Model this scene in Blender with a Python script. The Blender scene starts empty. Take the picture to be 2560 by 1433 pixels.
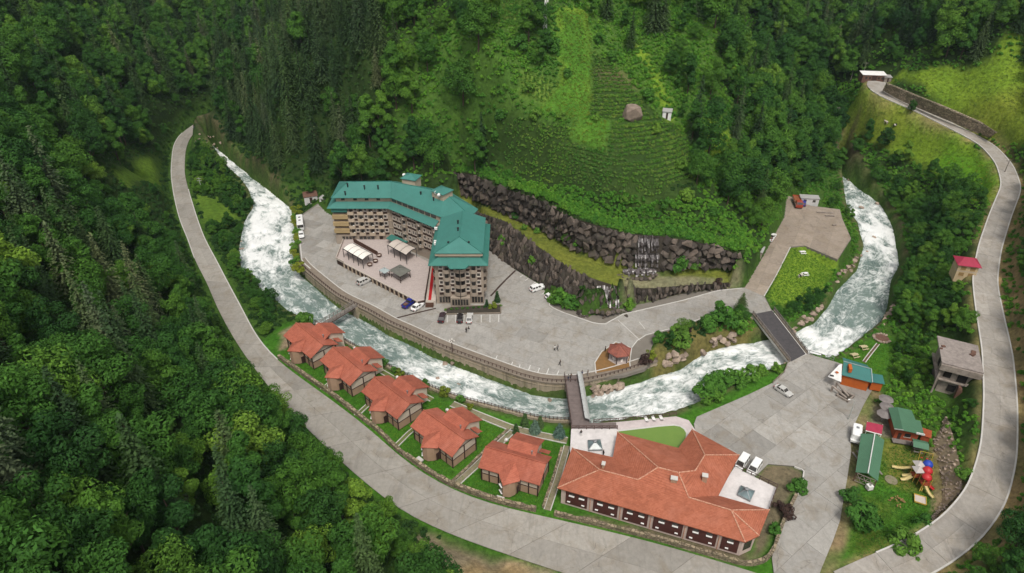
import bpy, bmesh, math, random
import numpy as np
from mathutils import Vector, Matrix

random.seed(7); np.random.seed(7)
SC = bpy.context.scene
COL = SC.collection
R = math.radians

# ---------------------------------------------------------------- camera
CAM_F, CAM_PITCH, CAM_H = 1707.0, R(33.0), 108.0      # focal length in px of a 2560 px wide frame
cam_d = bpy.data.cameras.new('camera')
cam = bpy.data.objects.new('camera', cam_d); COL.objects.link(cam)
cam_d.sensor_width = 36.0
cam_d.lens = 36.0 * CAM_F / 2560.0
cam_d.clip_start, cam_d.clip_end = 1.0, 6000.0
cam.location = (0, 0, CAM_H)
cam.rotation_euler = (math.pi / 2 - CAM_PITCH, 0, 0)
SC.camera = cam

# ---------------------------------------------------------------- sky, sun, exposure
SUN_EL, SUN_AZ = R(60), R(172)          # azimuth from +Y towards +X
w = bpy.data.worlds.new('World'); SC.world = w; w.use_nodes = True
wn = w.node_tree; wn.nodes.clear()
sky = wn.nodes.new('ShaderNodeTexSky'); sky.sky_type = 'NISHITA'; sky.sun_disc = False
sky.sun_elevation = SUN_EL; sky.sun_rotation = SUN_AZ
sky.air_density, sky.dust_density, sky.ozone_density = 1.0, 4.0, 1.0
hs = wn.nodes.new('ShaderNodeHueSaturation'); hs.inputs['Saturation'].default_value = 0.08   # cloud cover greys the sky light
bg = wn.nodes.new('ShaderNodeBackground'); bg.inputs['Strength'].default_value = 0.12
wo = wn.nodes.new('ShaderNodeOutputWorld')
wn.links.new(sky.outputs[0], hs.inputs['Color']); wn.links.new(hs.outputs[0], bg.inputs['Color'])
wn.links.new(bg.outputs[0], wo.inputs['Surface'])
sd = bpy.data.lights.new('sun', 'SUN'); sd.energy = 1.5; sd.angle = R(10); sd.color = (1.0, 0.93, 0.82)
so = bpy.data.objects.new('sun', sd); COL.objects.link(so)
to_sun = Vector((math.sin(SUN_AZ) * math.cos(SUN_EL), math.cos(SUN_AZ) * math.cos(SUN_EL), math.sin(SUN_EL)))
so.rotation_euler = (-to_sun).to_track_quat('-Z', 'Y').to_euler()
so.location = to_sun * 300
SC.view_settings.view_transform = 'Standard'; SC.view_settings.look = 'None'
SC.view_settings.gamma = 1.0; SC.view_settings.use_curve_mapping = False
SC.view_settings.exposure = 0.45
SC.cycles.max_bounces = 5; SC.cycles.diffuse_bounces = 3; SC.cycles.glossy_bounces = 2
SC.cycles.transmission_bounces = 2; SC.cycles.volume_bounces = 0; SC.cycles.transparent_max_bounces = 4
SC.cycles.caustics_reflective = False; SC.cycles.caustics_refractive = False
SC.cycles.use_denoising = True

# ---------------------------------------------------------------- surveying: photo pixel + height -> place
_c, _s = math.cos(CAM_PITCH), math.sin(CAM_PITCH)
def pr(u, v):
    a = (u - 1280) / CAM_F; d = (v - 716.5) / CAM_F
    return (a, _c - d * _s, -_s - d * _c)
def px(u, v, z=0.0):
    dx, dy, dz = pr(u, v); t = (z - CAM_H) / dz
    return Vector((dx * t, dy * t, z))
def pxy(u, v, z=0.0):
    p = px(u, v, z); return (p.x, p.y)
def project(x, y, z):
    z = z - CAM_H; dep = y * _c - z * _s
    return 1280 + CAM_F * x / dep, 716.5 - CAM_F * (y * _s + z * _c) / dep, dep

# ---------------------------------------------------------------- materials
MATS = {}
def lin(c):
    f = lambda x: x / 12.92 if x <= .04045 else ((x + .055) / 1.055) ** 2.4
    return tuple(f(x / 255.0) for x in c)
class NT:
    def __init__(s, name):
        s.m = bpy.data.materials.new(name); s.m.use_nodes = True; s.t = s.m.node_tree; s.t.nodes.clear()
        s.o = s.t.nodes.new('ShaderNodeOutputMaterial'); s.p = s.t.nodes.new('ShaderNodeBsdfPrincipled')
        s.t.links.new(s.p.outputs[0], s.o.inputs[0]); MATS[name] = s.m
    def n(s, kind, **kw):
        x = s.t.nodes.new('ShaderNode' + kind)
        for k, v in kw.items():
            if k in x.inputs: x.inputs[k].default_value = v
            else: setattr(x, k, v)
        return x
    def l(s, a, b): s.t.links.new(a, b)
    def coord(s, kind='world'):
        if kind == 'world': return s.n('NewGeometry').outputs['Position']
        if kind == 'uv': return s.n('TexCoord').outputs['UV']
        return s.n('TexCoord').outputs['Object']
    def noise(s, vec, scale, detail=4, rough=.6, stretch=None, dist=0.0):
        if stretch:
            mp = s.n('Mapping'); mp.inputs['Scale'].default_value = stretch; s.l(vec, mp.inputs['Vector']); vec = mp.outputs[0]
        x = s.n('TexNoise', Scale=scale, Detail=detail, Roughness=rough, Distortion=dist); s.l(vec, x.inputs['Vector'])
        return x.outputs['Fac']
    def ramp(s, fac, stops):
        x = s.n('ValToRGB'); e = x.color_ramp.elements
        while len(e) < len(stops): e.new(.5)
        for q, (p, c) in zip(e, stops): q.position = p; q.color = (*c, 1) if len(c) == 3 else c
        s.l(fac, x.inputs[0]); return x.outputs[0]
    def mix(s, fac, a, b, mode='MIX'):
        x = s.n('Mix', data_type='RGBA', blend_type=mode)
        for val, i in ((fac, 0), (a, 6), (b, 7)):
            if isinstance(val, (int, float)): x.inputs[i].default_value = val
            elif isinstance(val, tuple): x.inputs[i].default_value = (*val, 1) if len(val) == 3 else val
            else: s.l(val, x.inputs[i])
        return x.outputs[2]
    def bump(s, h, strength=.4, dist=.1):
        b = s.n('Bump', Strength=strength, Distance=dist); s.l(h, b.inputs['Height']); s.l(b.outputs[0], s.p.inputs['Normal'])
    def math(s, op, a, b=None):
        x = s.n('Math', operation=op)
        for i, v in ((0, a), (1, b)):
            if v is None: continue
            if isinstance(v, (int, float)): x.inputs[i].default_value = v
            else: s.l(v, x.inputs[i])
        return x.outputs[0]

def mat(name, c, c2=None, scale=.6, rough=.85, metal=0.0, bump=0.0, bscale=6, grime=0.0, rnd=0.0, spec=.3, coord='world'):
    """plain surface: two tones of noise, an optional dirt layer and per-object tone"""
    if name in MATS: return MATS[name]
    k = NT(name); v = k.coord(coord)
    c2 = c2 or tuple(x * .82 for x in c)
    f = k.noise(v, scale, 6, .65)
    col = k.ramp(f, [(.32, c2), (.68, c)])
    if grime:
        g = k.noise(v, scale * .35, 8, .75, dist=.6)
        col = k.mix(k.math('MULTIPLY', k.ramp(g, [(.48, (0, 0, 0)), (.72, (1, 1, 1))]), grime), col, tuple(x * .45 for x in c2))
    if rnd:
        oi = k.n('ObjectInfo'); mr = k.n('MapRange'); mr.inputs['To Min'].default_value = 1 - rnd; mr.inputs['To Max'].default_value = 1 + rnd
        k.l(oi.outputs['Random'], mr.inputs['Value'])
        col = k.mix(1.0, col, mr.outputs[0], 'MULTIPLY')
    k.l(col, k.p.inputs['Base Color'])
    k.p.inputs['Roughness'].default_value = rough; k.p.inputs['Metallic'].default_value = metal
    k.p.inputs['Specular IOR Level'].default_value = spec
    if bump: k.bump(k.noise(v, bscale, 5, .7), bump, .08)
    return k.m

# ---------------------------------------------------------------- mesh building
class MB:
    def __init__(s): s.v = []; s.f = []
    def add(s, vs, fs):
        o = len(s.v); s.v += [tuple(p) for p in vs]; s.f += [tuple(i + o for i in f) for f in fs]; return s
    def quad(s, a, b, c, d): return s.add([a, b, c, d], [(0, 1, 2, 3)])
    def poly(s, pts): return s.add(pts, [tuple(range(len(pts)))])
    def box(s, x0, x1, y0, y1, z0, z1, rot=0.0, at=(0, 0, 0)):
        c, q = math.cos(rot), math.sin(rot)
        vs = [(x, y, z) for z in (z0, z1) for (x, y) in ((x0, y0), (x1, y0), (x1, y1), (x0, y1))]
        vs = [(at[0] + x * c - y * q, at[1] + x * q + y * c, at[2] + z) for x, y, z in vs]
        return s.add(vs, [(3, 2, 1, 0), (4, 5, 6, 7), (0, 1, 5, 4), (1, 2, 6, 5), (2, 3, 7, 6), (3, 0, 4, 7)])
    def prism(s, poly, z0, z1):
        """vertical prism over a 2-D outline; z0/z1 numbers or per-vertex lists"""
        if sum(a[0] * b[1] - b[0] * a[1] for a, b in zip(poly, list(poly[1:]) + [poly[0]])) < 0: 
            poly = list(poly)[::-1]
            z0 = z0 if isinstance(z0, (int, float)) else list(z0)[::-1]; z1 = z1 if isinstance(z1, (int, float)) else list(z1)[::-1]
        n = len(poly)
        g = lambda z, i: z if isinstance(z, (int, float)) else z[i]
        vs = [(p[0], p[1], g(z0, i)) for i, p in enumerate(poly)] + [(p[0], p[1], g(z1, i)) for i, p in enumerate(poly)]
        return s.add(vs, [tuple(range(n))[::-1], tuple(range(n, 2 * n))] + [(i, (i + 1) % n, n + (i + 1) % n, n + i) for i in range(n)])
    def bar(s, a, b, r, r2=None, n=4, up=None):
        """straight bar with a square/round section"""
        a, b = Vector(a), Vector(b); d = (b - a)
        if d.length < 1e-6: return s
        d.normalize(); u = d.cross(Vector((0, 0, 1)) if abs(d.z) < .95 else Vector((1, 0, 0))).normalized(); w_ = d.cross(u)
        r2 = r if r2 is None else r2; vs = []
        for p, q in ((a, r), (b, r2)):
            for i in range(n):
                t = 2 * math.pi * (i + .5) / n; k = q * (1.414 if n == 4 else 1)
                vs.append(p + (u * math.cos(t) + w_ * math.sin(t)) * k)
        return s.add(vs, [tuple(range(n)), tuple(range(2 * n - 1, n - 1, -1))] + [(i, i + n, (i + 1) % n + n, (i + 1) % n) for i in range(n)])
    def tube(s, pts, r, n=6, taper=None):
        pts = [Vector(p) for p in pts]
        for i in range(len(pts) - 1):
            ra = r if taper is None else r + (taper - r) * i / (len(pts) - 1); rb = r if taper is None else r + (taper - r) * (i + 1) / (len(pts) - 1)
            s.bar(pts[i], pts[i + 1], ra, rb, n)
        return s
    def lathe(s, prof, n=10, at=(0, 0, 0)):
        vs = [(at[0] + r * math.cos(2 * math.pi * i / n), at[1] + r * math.sin(2 * math.pi * i / n), at[2] + z) for r, z in prof for i in range(n)]
        fs = [(j * n + i, j * n + (i + 1) % n, (j + 1) * n + (i + 1) % n, (j + 1) * n + i) for j in range(len(prof) - 1) for i in range(n)]
        fs += [tuple(range(n))[::-1], tuple(range((len(prof) - 1) * n, len(prof) * n))]
        return s.add(vs, fs)
    def shift(s, d): s.v = [(x + d[0], y + d[1], z + d[2]) for x, y, z in s.v]; return s
    def mesh(s, name, m=None, smooth=False):
        me = bpy.data.meshes.new(name); me.from_pydata(s.v, [], s.f)
        if m: me.materials.append(m)
        if smooth: me.polygons.foreach_set('use_smooth', [True] * len(me.polygons))
        me.update(); return me
def M(x): return MATS[x] if isinstance(x, str) else x
def link(name, me, parent=None):
    o = bpy.data.objects.new(name, me); COL.objects.link(o)
    if parent: o.parent = parent
    return o
def tag(o, label=None, cat=None, group=None, kind=None):
    if label: o['label'] = label
    if cat: o['category'] = cat
    if group: o['group'] = group
    if kind: o['kind'] = kind
    return o
def part(name, mb, m, parent=None, smooth=False): return link(name, mb.mesh(name, M(m), smooth), parent)
def thing(name, label, cat, loc=(0, 0, 0), rz=0.0, group=None):
    o = bpy.data.objects.new(name, None); COL.objects.link(o); o.empty_display_size = .5
    o.location = loc; o.rotation_euler = (0, 0, rz); return tag(o, label, cat, group)
KIDS = {}
def kids(o):
    return [c for c in COL.objects if c.parent == o]
def tree_of(o): return [(c, tree_of(c)) for c in kids(o)]
def copy_tree(o, tr, loc=None, rz=None, label=None, parent=None):
    c = o.copy(); COL.objects.link(c)
    if parent is not None: c.parent = parent
    if loc is not None: c.location = loc
    if rz is not None: c.rotation_euler = (0, 0, rz)
    if label: c['label'] = label
    for ch, sub in tr: copy_tree(ch, sub, parent=c)
    return c
def struct(name, mb, m, smooth=False): return tag(part(name, mb, m, None, smooth), kind='structure')
def resample(pts, n):
    pts = np.array(pts, float); d = np.r_[0, np.cumsum(np.linalg.norm(np.diff(pts, axis=0), axis=1))]
    t = np.linspace(0, d[-1], n); return np.stack([np.interp(t, d, pts[:, k]) for k in range(pts.shape[1])], 1)
def smooth_line(pts, n=60, it=3):
    p = resample(pts, n)
    for _ in range(it): p[1:-1] = (p[:-2] + 2 * p[1:-1] + p[2:]) / 4
    return p
def poly_sd(X, Y, poly):
    """signed distance (negative inside) of points to a closed 2-D outline"""
    poly = np.asarray(poly, float); d = np.full(X.shape, 1e18); ins = np.zeros(X.shape, bool); n = len(poly)
    for i in range(n):
        a, b = poly[i], poly[(i + 1) % n]; e = b - a; L = max(e @ e, 1e-9)
        t = np.clip(((X - a[0]) * e[0] + (Y - a[1]) * e[1]) / L, 0, 1)
        d = np.minimum(d, (X - a[0] - t * e[0]) ** 2 + (Y - a[1] - t * e[1]) ** 2)
        c = (a[1] > Y) != (b[1] > Y)
        if abs(e[1]) > 1e-9: ins ^= c & (X < e[0] * (Y - a[1]) / e[1] + a[0])
    d = np.sqrt(d); return np.where(ins, -d, d)
def line_d(X, Y, line, vals=None):
    """distance to an open polyline and the interpolated value there"""
    d = np.full(X.shape, 1e18); out = np.zeros(X.shape)
    for i in range(len(line) - 1):
        a, b = np.asarray(line[i][:2]), np.asarray(line[i + 1][:2]); e = b - a; L = max(e @ e, 1e-9)
        t = np.clip(((X - a[0]) * e[0] + (Y - a[1]) * e[1]) / L, 0, 1)
        q = (X - a[0] - t * e[0]) ** 2 + (Y - a[1] - t * e[1]) ** 2; mk = q < d
        d = np.where(mk, q, d)
        if vals is not None: out = np.where(mk, vals[i] + (vals[i + 1] - vals[i]) * t, out)
    return np.sqrt(d), out
def sstep(x): x = np.clip(x, 0, 1); return x * x * (3 - 2 * x)

# ---------------------------------------------------------------- living forms (grown once, while the scene is still empty)
def skin_mesh(name, verts, edges, radii, root=0, sub=2):
    me_ = bpy.data.meshes.new(name); me_.from_pydata(verts, edges, []); o = bpy.data.objects.new('tmp', me_); COL.objects.link(o); md = o.modifiers.new('s', 'SKIN'); sv = me_.skin_vertices[0].data
    for i, r_ in enumerate(radii): sv[i].radius = (r_, r_) if not isinstance(r_, tuple) else r_
    sv[root].use_root = True; o.modifiers.new('u', 'SUBSURF').levels = sub
    dg = bpy.context.evaluated_depsgraph_get(); out = bpy.data.meshes.new_from_object(o.evaluated_get(dg)); out.name = name; bpy.data.objects.remove(o); return out
def person_form(pose):
    st = {'stand': (0.0, .0, .15), 'walk': (.30, -.30, .35), 'wide': (.05, -.05, .3)}[pose]; la, lb_, arm = st
    V = [(0, 0, .95), (0, 0, 1.18), (0, 0, 1.40), (0, 0.0, 1.52), (0, .02, 1.62), (0, .02, 1.74),
         (.10, 0, .90), (.11, la * .5, .50), (.11, la, .09), (.11, la + .16, .03), (-.10, 0, .90), (-.11, lb_ * .5 + .03, .50), (-.11, lb_, .09), (-.11, lb_ + .16, .03),
         (.19, 0, 1.40), (.25, -la * .35, 1.14), (.25 + arm * .1, -la * .5 + .1, .90), (.25 + arm * .1, -la * .5 + .14, .80), (-.19, 0, 1.40), (-.25, -lb_ * .35, 1.14), (-.25 - arm * .1, -lb_ * .5 + .1, .90), (-.25 - arm * .1, -lb_ * .5 + .14, .80)]
    E_ = [(0, 1), (1, 2), (2, 3), (3, 4), (4, 5), (0, 6), (6, 7), (7, 8), (8, 9), (0, 10), (10, 11), (11, 12), (12, 13), (2, 14), (14, 15), (15, 16), (16, 17), (2, 18), (18, 19), (19, 20), (20, 21)]
    Rr = [.15, .14, .16, .06, .10, .09, .095, .07, .05, .045, .095, .07, .05, .045, .075, .052, .042, .04, .075, .052, .042, .04]
    return skin_mesh('body', V, E_, Rr)
def cow_form():
    V = [(0, 0, 1.0), (.55, 0, 1.05), (.95, 0, 1.2), (1.25, 0, 1.05), (1.45, 0, .8), (-.55, 0, 1.05), (-.85, 0, 1.15), (-1.0, 0, .7)]; E_ = [(0, 1), (1, 2), (2, 3), (3, 4), (0, 5), (5, 6), (6, 7)]; Rr = [.36, .34, .2, .14, .09, .35, .12, .03]
    for x, s_ in ((.6, 1), (.6, -1), (-.6, 1), (-.6, -1)):
        b = 1 if x > 0 else 5; k_ = len(V); V += [(x, s_ * .2, .75), (x + (.04 if x > 0 else .1), s_ * .21, .42), (x, s_ * .21, .03)]; E_ += [(b, k_), (k_, k_ + 1), (k_ + 1, k_ + 2)]; Rr += [.13, .07, .06]
    return skin_mesh('body', V, E_, Rr)
FORMS = {p: person_form(p) for p in ('stand', 'walk', 'wide')}; FORMS['cow'] = cow_form()

# ================================================================ the ground
W = lambda pts, z=0.0: [pxy(u, v, z) for u, v in pts]
RIVER_A = [(521, 350), (548, 374), (600, 420), (690, 490), (735, 530), (735, 600), (738, 660), (752, 688), (774, 708), (849, 771), (877, 784), (924, 806), (977, 839), (1024, 858), (1083, 889), (1157, 919), (1273, 962), (1336, 984), (1412, 991), (1459, 985), (1520, 972), (1599, 947), (1640, 932), (1696, 917), (1724, 896), (1766, 871), (1822, 856), (1878, 848), (1940, 838), (1990, 822), (2033, 800), (2068, 760), (2090, 720), (2140, 670), (2160, 610), (2145, 554), (2118, 518), (2104, 470), (2087, 428), (2079, 405)]
RIVER_B = [(506, 358), (530, 388), (575, 432), (620, 480), (640, 520), (617, 561), (605, 629), (612, 672), (640, 700), (660, 722), (690, 740), (715, 764), (760, 788), (800, 812), (858, 848), (893, 868), (988, 924), (1083, 970), (1154, 996), (1237, 1017), (1347, 1046), (1425, 1052), (1490, 1050), (1599, 1036), (1682, 1023), (1760, 996), (1850, 940), (1930, 914), (1966, 902), (2020, 882), (2083, 898), (2125, 868), (2175, 830), (2203, 811), (2226, 769), (2236, 699), (2256, 660), (2248, 615), (2237, 560), (2206, 506), (2153, 466), (2111, 432), (2100, 408)]
def river_z(t): return -3.2 - 1.5 * min(1, max(0, (t - .15) / .5))
NR = 240
ra_ = resample([pxy(u, v, -3.9) for u, v in RIVER_A], NR); rb_ = resample([pxy(u, v, -2.1 if 650 < u < 1970 and v > 700 else -3.9) for u, v in RIVER_B], NR)
# match each bank station to its closest partner so that the ribs stay square to the flow
def warp(a, b):
    out = []; lo = 0
    for i, p in enumerate(a):
        j0, j1 = max(lo, int(i - 30)), min(len(b) - 1, i + 30)
        d = np.linalg.norm(b[j0:j1 + 1] - p, axis=1) + .04 * np.abs(np.arange(j0, j1 + 1) - i)
        lo = j0 + int(np.argmin(d)); out.append(lo)
    k = np.array(out, float)
    for _ in range(40): k[1:-1] = (k[:-2] + k[1:-1] * 2 + k[2:]) / 4
    k[0] = 0; k[-1] = len(b) - 1
    return np.stack([np.interp(k, np.arange(len(b)), b[:, c]) for c in (0, 1)], 1)
rb_ = warp(ra_, rb_)
RIVER_POLY = np.vstack([ra_, rb_[::-1]])
RZ = np.array([river_z(i / (NR - 1)) for i in range(NR)])

PLATEAU = [(795, 508), (744, 543), (744, 593), (750, 640), (752, 662), (770, 672), (786, 683), (815, 707), (886, 754), (924, 777), (1000, 812), (1100, 858), (1180, 892), (1286, 927), (1386, 949), (1470, 948), (1560, 938), (1612, 922), (1634, 900), (1628, 870), (1640, 845), (1690, 826), (1760, 800), (1822, 776), (1872, 782), (1892, 784), (1930, 778), (1912, 740), (1940, 690), (1975, 618), (2012, 614), (2094, 649), (2128, 596), (2106, 546), (2100, 523), (2027, 514), (2000, 500), (1966, 486), (1960, 543), (1950, 562), (1912, 632), (1862, 718), (1794, 724), (1710, 733), (1560, 770), (1470, 790), (1373, 745), (1347, 710), (1289, 676), (1219, 622), (1205, 575), (1190, 556), (1120, 552), (1000, 552), (850, 548), (815, 530)]
NEAR = [(640, 860), (720, 800), (800, 818), (893, 874), (988, 930), (1083, 976), (1154, 1002), (1237, 1024), (1347, 1053), (1425, 1060), (1500, 1058), (1690, 1030), (1760, 1012), (1850, 965), (1960, 908), (2000, 885), (2085, 905), (2130, 880), (2200, 830), (2235, 850), (2210, 960), (2190, 1000), (2300, 1080), (2340, 1200), (2330, 1290), (2250, 1390), (2150, 1433), (2000, 1500), (1600, 1500), (1400, 1440), (1148, 1350), (984, 1275), (850, 1160), (760, 1065), (680, 960)]
PLAT_W, NEAR_W = W(PLATEAU, 0), W(NEAR, -2)

# near road: both edges
ROAD_R = [(600, 262), (533, 288), (498, 320), (476, 338), (463, 372), (460, 431), (471, 475), (490, 538), (512, 599), (532, 632), (571, 708), (603, 766), (640, 840), (690, 897), (763, 950), (834, 1000), (873, 1030), (945, 1085), (980, 1125), (1044, 1172), (1117, 1217), (1175, 1240), (1253, 1265), (1369, 1288), (1470, 1312), (1637, 1352), (1839, 1411), (1928, 1440), (2030, 1470)]
ROAD_L = [(585, 255), (510, 293), (449, 333), (432, 362), (426, 431), (434, 489), (449, 550), (471, 598), (485, 647), (517, 703), (537, 756), (565, 810), (600, 870), (645, 930), (700, 1000), (770, 1070), (850, 1150), (946, 1229), (984, 1265), (1075, 1311), (1148, 1341), (1274, 1384), (1400, 1425), (1500, 1458), (1600, 1490), (1700, 1520), (1900, 1540)]
def rzf(t): return -2.0 + .5 * max(0, (.30 - t) / .30)
n_rd = 90
rl = resample([pxy(u, v, -1.5) for u, v in ROAD_L], n_rd); rr = resample([pxy(u, v, -1.5) for u, v in ROAD_R], n_rd)
for arr in (rl, rr):
    for _ in range(4): arr[1:-1] = (arr[:-2] + 2 * arr[1:-1] + arr[2:]) / 4
road_z = np.array([rzf(i / (n_rd - 1)) for i in range(n_rd)])
road_c = (rl + rr) / 2; road_w = np.linalg.norm(rl - rr, axis=1)
# valley road on the right, climbing
RR = [(2120, 1470, -1.8, 7), (2200, 1432, -1.3, 7), (2300, 1392, 0, 7), (2400, 1325, 1.5, 6.6), (2468, 1240, 3, 6.4), (2498, 1130, 5, 6.2), (2502, 1000, 7, 6.2), (2494, 880, 9, 6.2), (2474, 780, 10.5, 6), (2461, 700, 12, 5.6), (2474, 620, 13.5, 5.4), (2500, 540, 15, 5.4), (2530, 465, 16.5, 5.4), (2512, 410, 18, 5), (2470, 362, 19.5, 5), (2400, 325, 21, 5), (2300, 275, 24, 5), (2222, 243, 26, 5), (2182, 217, 27.4, 6), (2195, 203, 28, 7)]
rr3 = np.array([[*pxy(u, v, z), z, wd] for u, v, z, wd in RR]); rr3 = smooth_line(rr3, 110, 4)

CP = [(900, 700, 0), (1100, 820, 0), (1400, 850, 0), (1300, 700, 0), (1800, 760, .5), (800, 600, 0), (800, 520, 1), (1000, 1100, -2), (1300, 1250, -2), (1700, 1200, -2), (1900, 1050, -2), (2050, 1150, -2), (2050, 1400, -1.5), (1600, 1420, -1.5), (600, 800, -2), (500, 600, -1), (440, 430, -1.6), (500, 312, -1.5), (560, 285, -1), (560, 560, -2.5), (560, 700, -2.5), (650, 780, -2.5),
      (2150, 1250, -2), (2250, 1250, -1.6), (2250, 1080, -1), (2150, 880, -2.5), (2260, 900, -1), (2330, 900, .5), (2350, 1000, .0), (2410, 1003, .6), (2440, 1100, 3), (2500, 800, 10), (2480, 650, 13), (2350, 650, 6), (2300, 760, 0), (2290, 620, -1), (2400, 780, 6), (2300, 520, 1), (2400, 520, 9), (2510, 480, 16), (2545, 430, 17.5), (2400, 320, 21.5), (2180, 210, 27.5), (2250, 470, 0), (2150, 370, 3), (2350, 430, 10), (2200, 300, 17), (2480, 250, 32), (2560, 300, 30), (2300, 210, 31),
      (2400, 200, 34), (2560, 180, 40), (2560, 1200, 9), (2560, 900, 13), (2560, 1433, 6), (2560, 600, 19), (2640, 1000, 25), (2640, 700, 30), (2640, 400, 32),
      (1500, 560, 19.5), (1500, 400, 30), (1500, 200, 45), (1500, 0, 63), (1250, 430, 21), (1150, 400, 21), (1050, 430, 14), (900, 440, 6), (760, 480, 0), (700, 440, 2), (640, 380, 4), (700, 300, 24), (700, 100, 50), (620, 300, 8), (580, 200, 24), (900, 300, 28), (900, 100, 53), (1200, 250, 40), (1200, 50, 61), (1800, 560, 16), (1800, 430, 23), (1800, 250, 38), (1800, 50, 58), (1950, 460, 6), (1950, 350, 11), (2000, 245, 12), (2060, 300, 6), (2100, 250, 16), (1880, 100, 33), (1880, 250, 24), (1930, 210, 20), (2050, 110, 24), (2000, 0, 44), (1700, 580, 15.5), (1860, 600, 6), (1920, 540, 3), (2040, 440, 0),
      (2250, 120, 30), (2400, 60, 46), (2560, 60, 54), (2250, 0, 54), (2560, 0, 62),
      (480, 250, 8), (540, 150, 14), (540, 60, 24), (540, 0, 33), (400, 250, 14), (380, 330, 8), (400, 100, 26), (350, 0, 38), (340, 450, 5), (250, 300, 25), (200, 150, 38), (100, 0, 52), (0, 150, 55), (0, 350, 48), (150, 500, 26), (300, 620, 11), (0, 600, 44), (200, 750, 26), (350, 800, 14), (0, 850, 46), (250, 950, 26), (450, 950, 9), (0, 1100, 48), (250, 1200, 33), (500, 1150, 17), (650, 1100, 7), (0, 1433, 50), (300, 1433, 32), (600, 1433, 18), (800, 1433, 9), (700, 1250, 11), (900, 1330, 3), (1000, 1433, 3), (1250, 1433, -1)]
cp = np.array([[*pxy(u, v, z), z] for u, v, z in CP])
extra = np.array([[-260, 60, 110], [-260, 200, 100], [-260, 350, 90], [-120, 20, 62], [-60, 10, 36], [0, 20, 12], [60, 20, 4], [130, 20, 16], [200, 60, 45], [260, 150, 62], [300, 300, 70], [230, 460, 75], [0, 420, 120], [0, 330, 95], [-130, 420, 80], [120, 420, 85], [-260, 470, 100]], float)
cp = np.vstack([cp, extra])
def rbf_fit(p, z, sm=2.0):
    n = len(p); d = np.linalg.norm(p[:, None] - p[None], axis=2)
    A = np.zeros((n + 3, n + 3)); A[:n, :n] = -d + sm * np.eye(n); A[:n, n] = 1; A[:n, n + 1:] = p; A[n, :n] = 1; A[n + 1:, :n] = p.T
    return np.linalg.solve(A, np.r_[z, 0, 0, 0])
wts = rbf_fit(cp[:, :2], cp[:, 2])
def rbf(X, Y):
    out = wts[-3] + wts[-2] * X + wts[-1] * Y
    for (x, y), q in zip(cp[:, :2], wts[:-3]): out = out - q * np.sqrt((X - x) ** 2 + (Y - y) ** 2)
    return out
def axis(lo, hi, step, far):
    a = list(np.arange(lo, hi + .01, step)); s_ = step
    while a[-1] < far: s_ *= 1.35; a.append(a[-1] + s_)
    s_ = step
    while a[0] > -far: s_ *= 1.35; a.insert(0, a[0] - s_)
    return np.array(a)
GX, GY = axis(-170, 190, 1.0, 2500), axis(48, 360, 1.0, 2500)
X, Y = np.meshgrid(GX, GY)
Hh = rbf(np.clip(X, -260, 300), np.clip(Y, -20, 470))
Hh = np.where(Hh > 90, 90 + (Hh - 90) * .5, Hh)
outd = np.maximum(0, np.maximum(np.abs(X) - 300, np.maximum(Y - 470, -20 - Y)))
Hh = Hh + np.minimum(outd * .25, 160)
def vnoise(X, Y, s_, seed):
    rs = np.random.RandomState(seed); g = rs.rand(64, 64)
    x, y = X / s_, Y / s_; xi, yi = np.floor(x).astype(int), np.floor(y).astype(int); fx, fy = sstep(x - xi), sstep(y - yi)
    q = lambda a, b: g[a % 64, b % 64]
    return (q(xi, yi) * (1 - fx) + q(xi + 1, yi) * fx) * (1 - fy) + (q(xi, yi + 1) * (1 - fx) + q(xi + 1, yi + 1) * fx) * fy - .5
for _ in range(6):
    Hh[1:-1, 1:-1] = (Hh[:-2, 1:-1] + Hh[2:, 1:-1] + Hh[1:-1, :-2] + Hh[1:-1, 2:] + 2 * Hh[1:-1, 1:-1]) / 6
rough_ = sstep((Hh - 4) / 12)
Hh += rough_ * (vnoise(X, Y, 17, 1) * 3.0 + vnoise(X, Y, 6, 2) * 1.1) + (vnoise(X, Y, 3, 3)) * .25
def level(poly, z, feather):
    global Hh
    k = sstep(poly_sd(X, Y, poly) / feather); Hh = z * (1 - k) + Hh * k
# rock tiers behind the hotel
LW_B = [(1219, 620, 0), (1258, 654, 0), (1289, 673, 0), (1320, 691, 0), (1347, 707, 0), (1385, 738, 0), (1440, 765, 0), (1500, 772, 0), (1557, 757, 0), (1627, 755, 0), (1710, 731, 0), (1794, 721, 0), (1822, 716, 0)]
LW_T = [(1188, 529, 8), (1216, 537, 8), (1264, 554, 8), (1336, 610, 8), (1375, 638, 8), (1417, 666, 7.5), (1459, 688, 7), (1490, 699, 6.5), (1530, 712, 5.5), (1565, 720, 4.6), (1627, 721, 4.2), (1710, 714, 3.2), (1780, 710, 2.4), (1822, 706, 1.6)]
UW_B = [(1120, 470, 8), (1180, 496, 8), (1236, 521, 8), (1292, 544, 8), (1331, 565, 8), (1375, 588, 8), (1426, 619, 8), (1459, 633, 8), (1501, 647, 7.5), (1540, 660, 7), (1590, 672, 6), (1641, 680, 5.5), (1710, 672, 5), (1794, 668, 4), (1840, 668, 3.5)]
UW_T = [(1125, 432, 15), (1180, 434, 17), (1236, 465, 17), (1292, 481, 18), (1359, 504, 19), (1417, 540, 18.5), (1487, 562, 18), (1557, 582, 17), (1599, 587, 16), (1654, 591, 15.5), (1724, 602, 14.5), (1794, 616, 12), (1850, 637, 9)]
L3 = lambda a: np.array([list(px(*p)) for p in a])
lwb, lwt, uwb, uwt = (resample(L3(a), 40) for a in (LW_B, LW_T, UW_B, UW_T))
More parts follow.
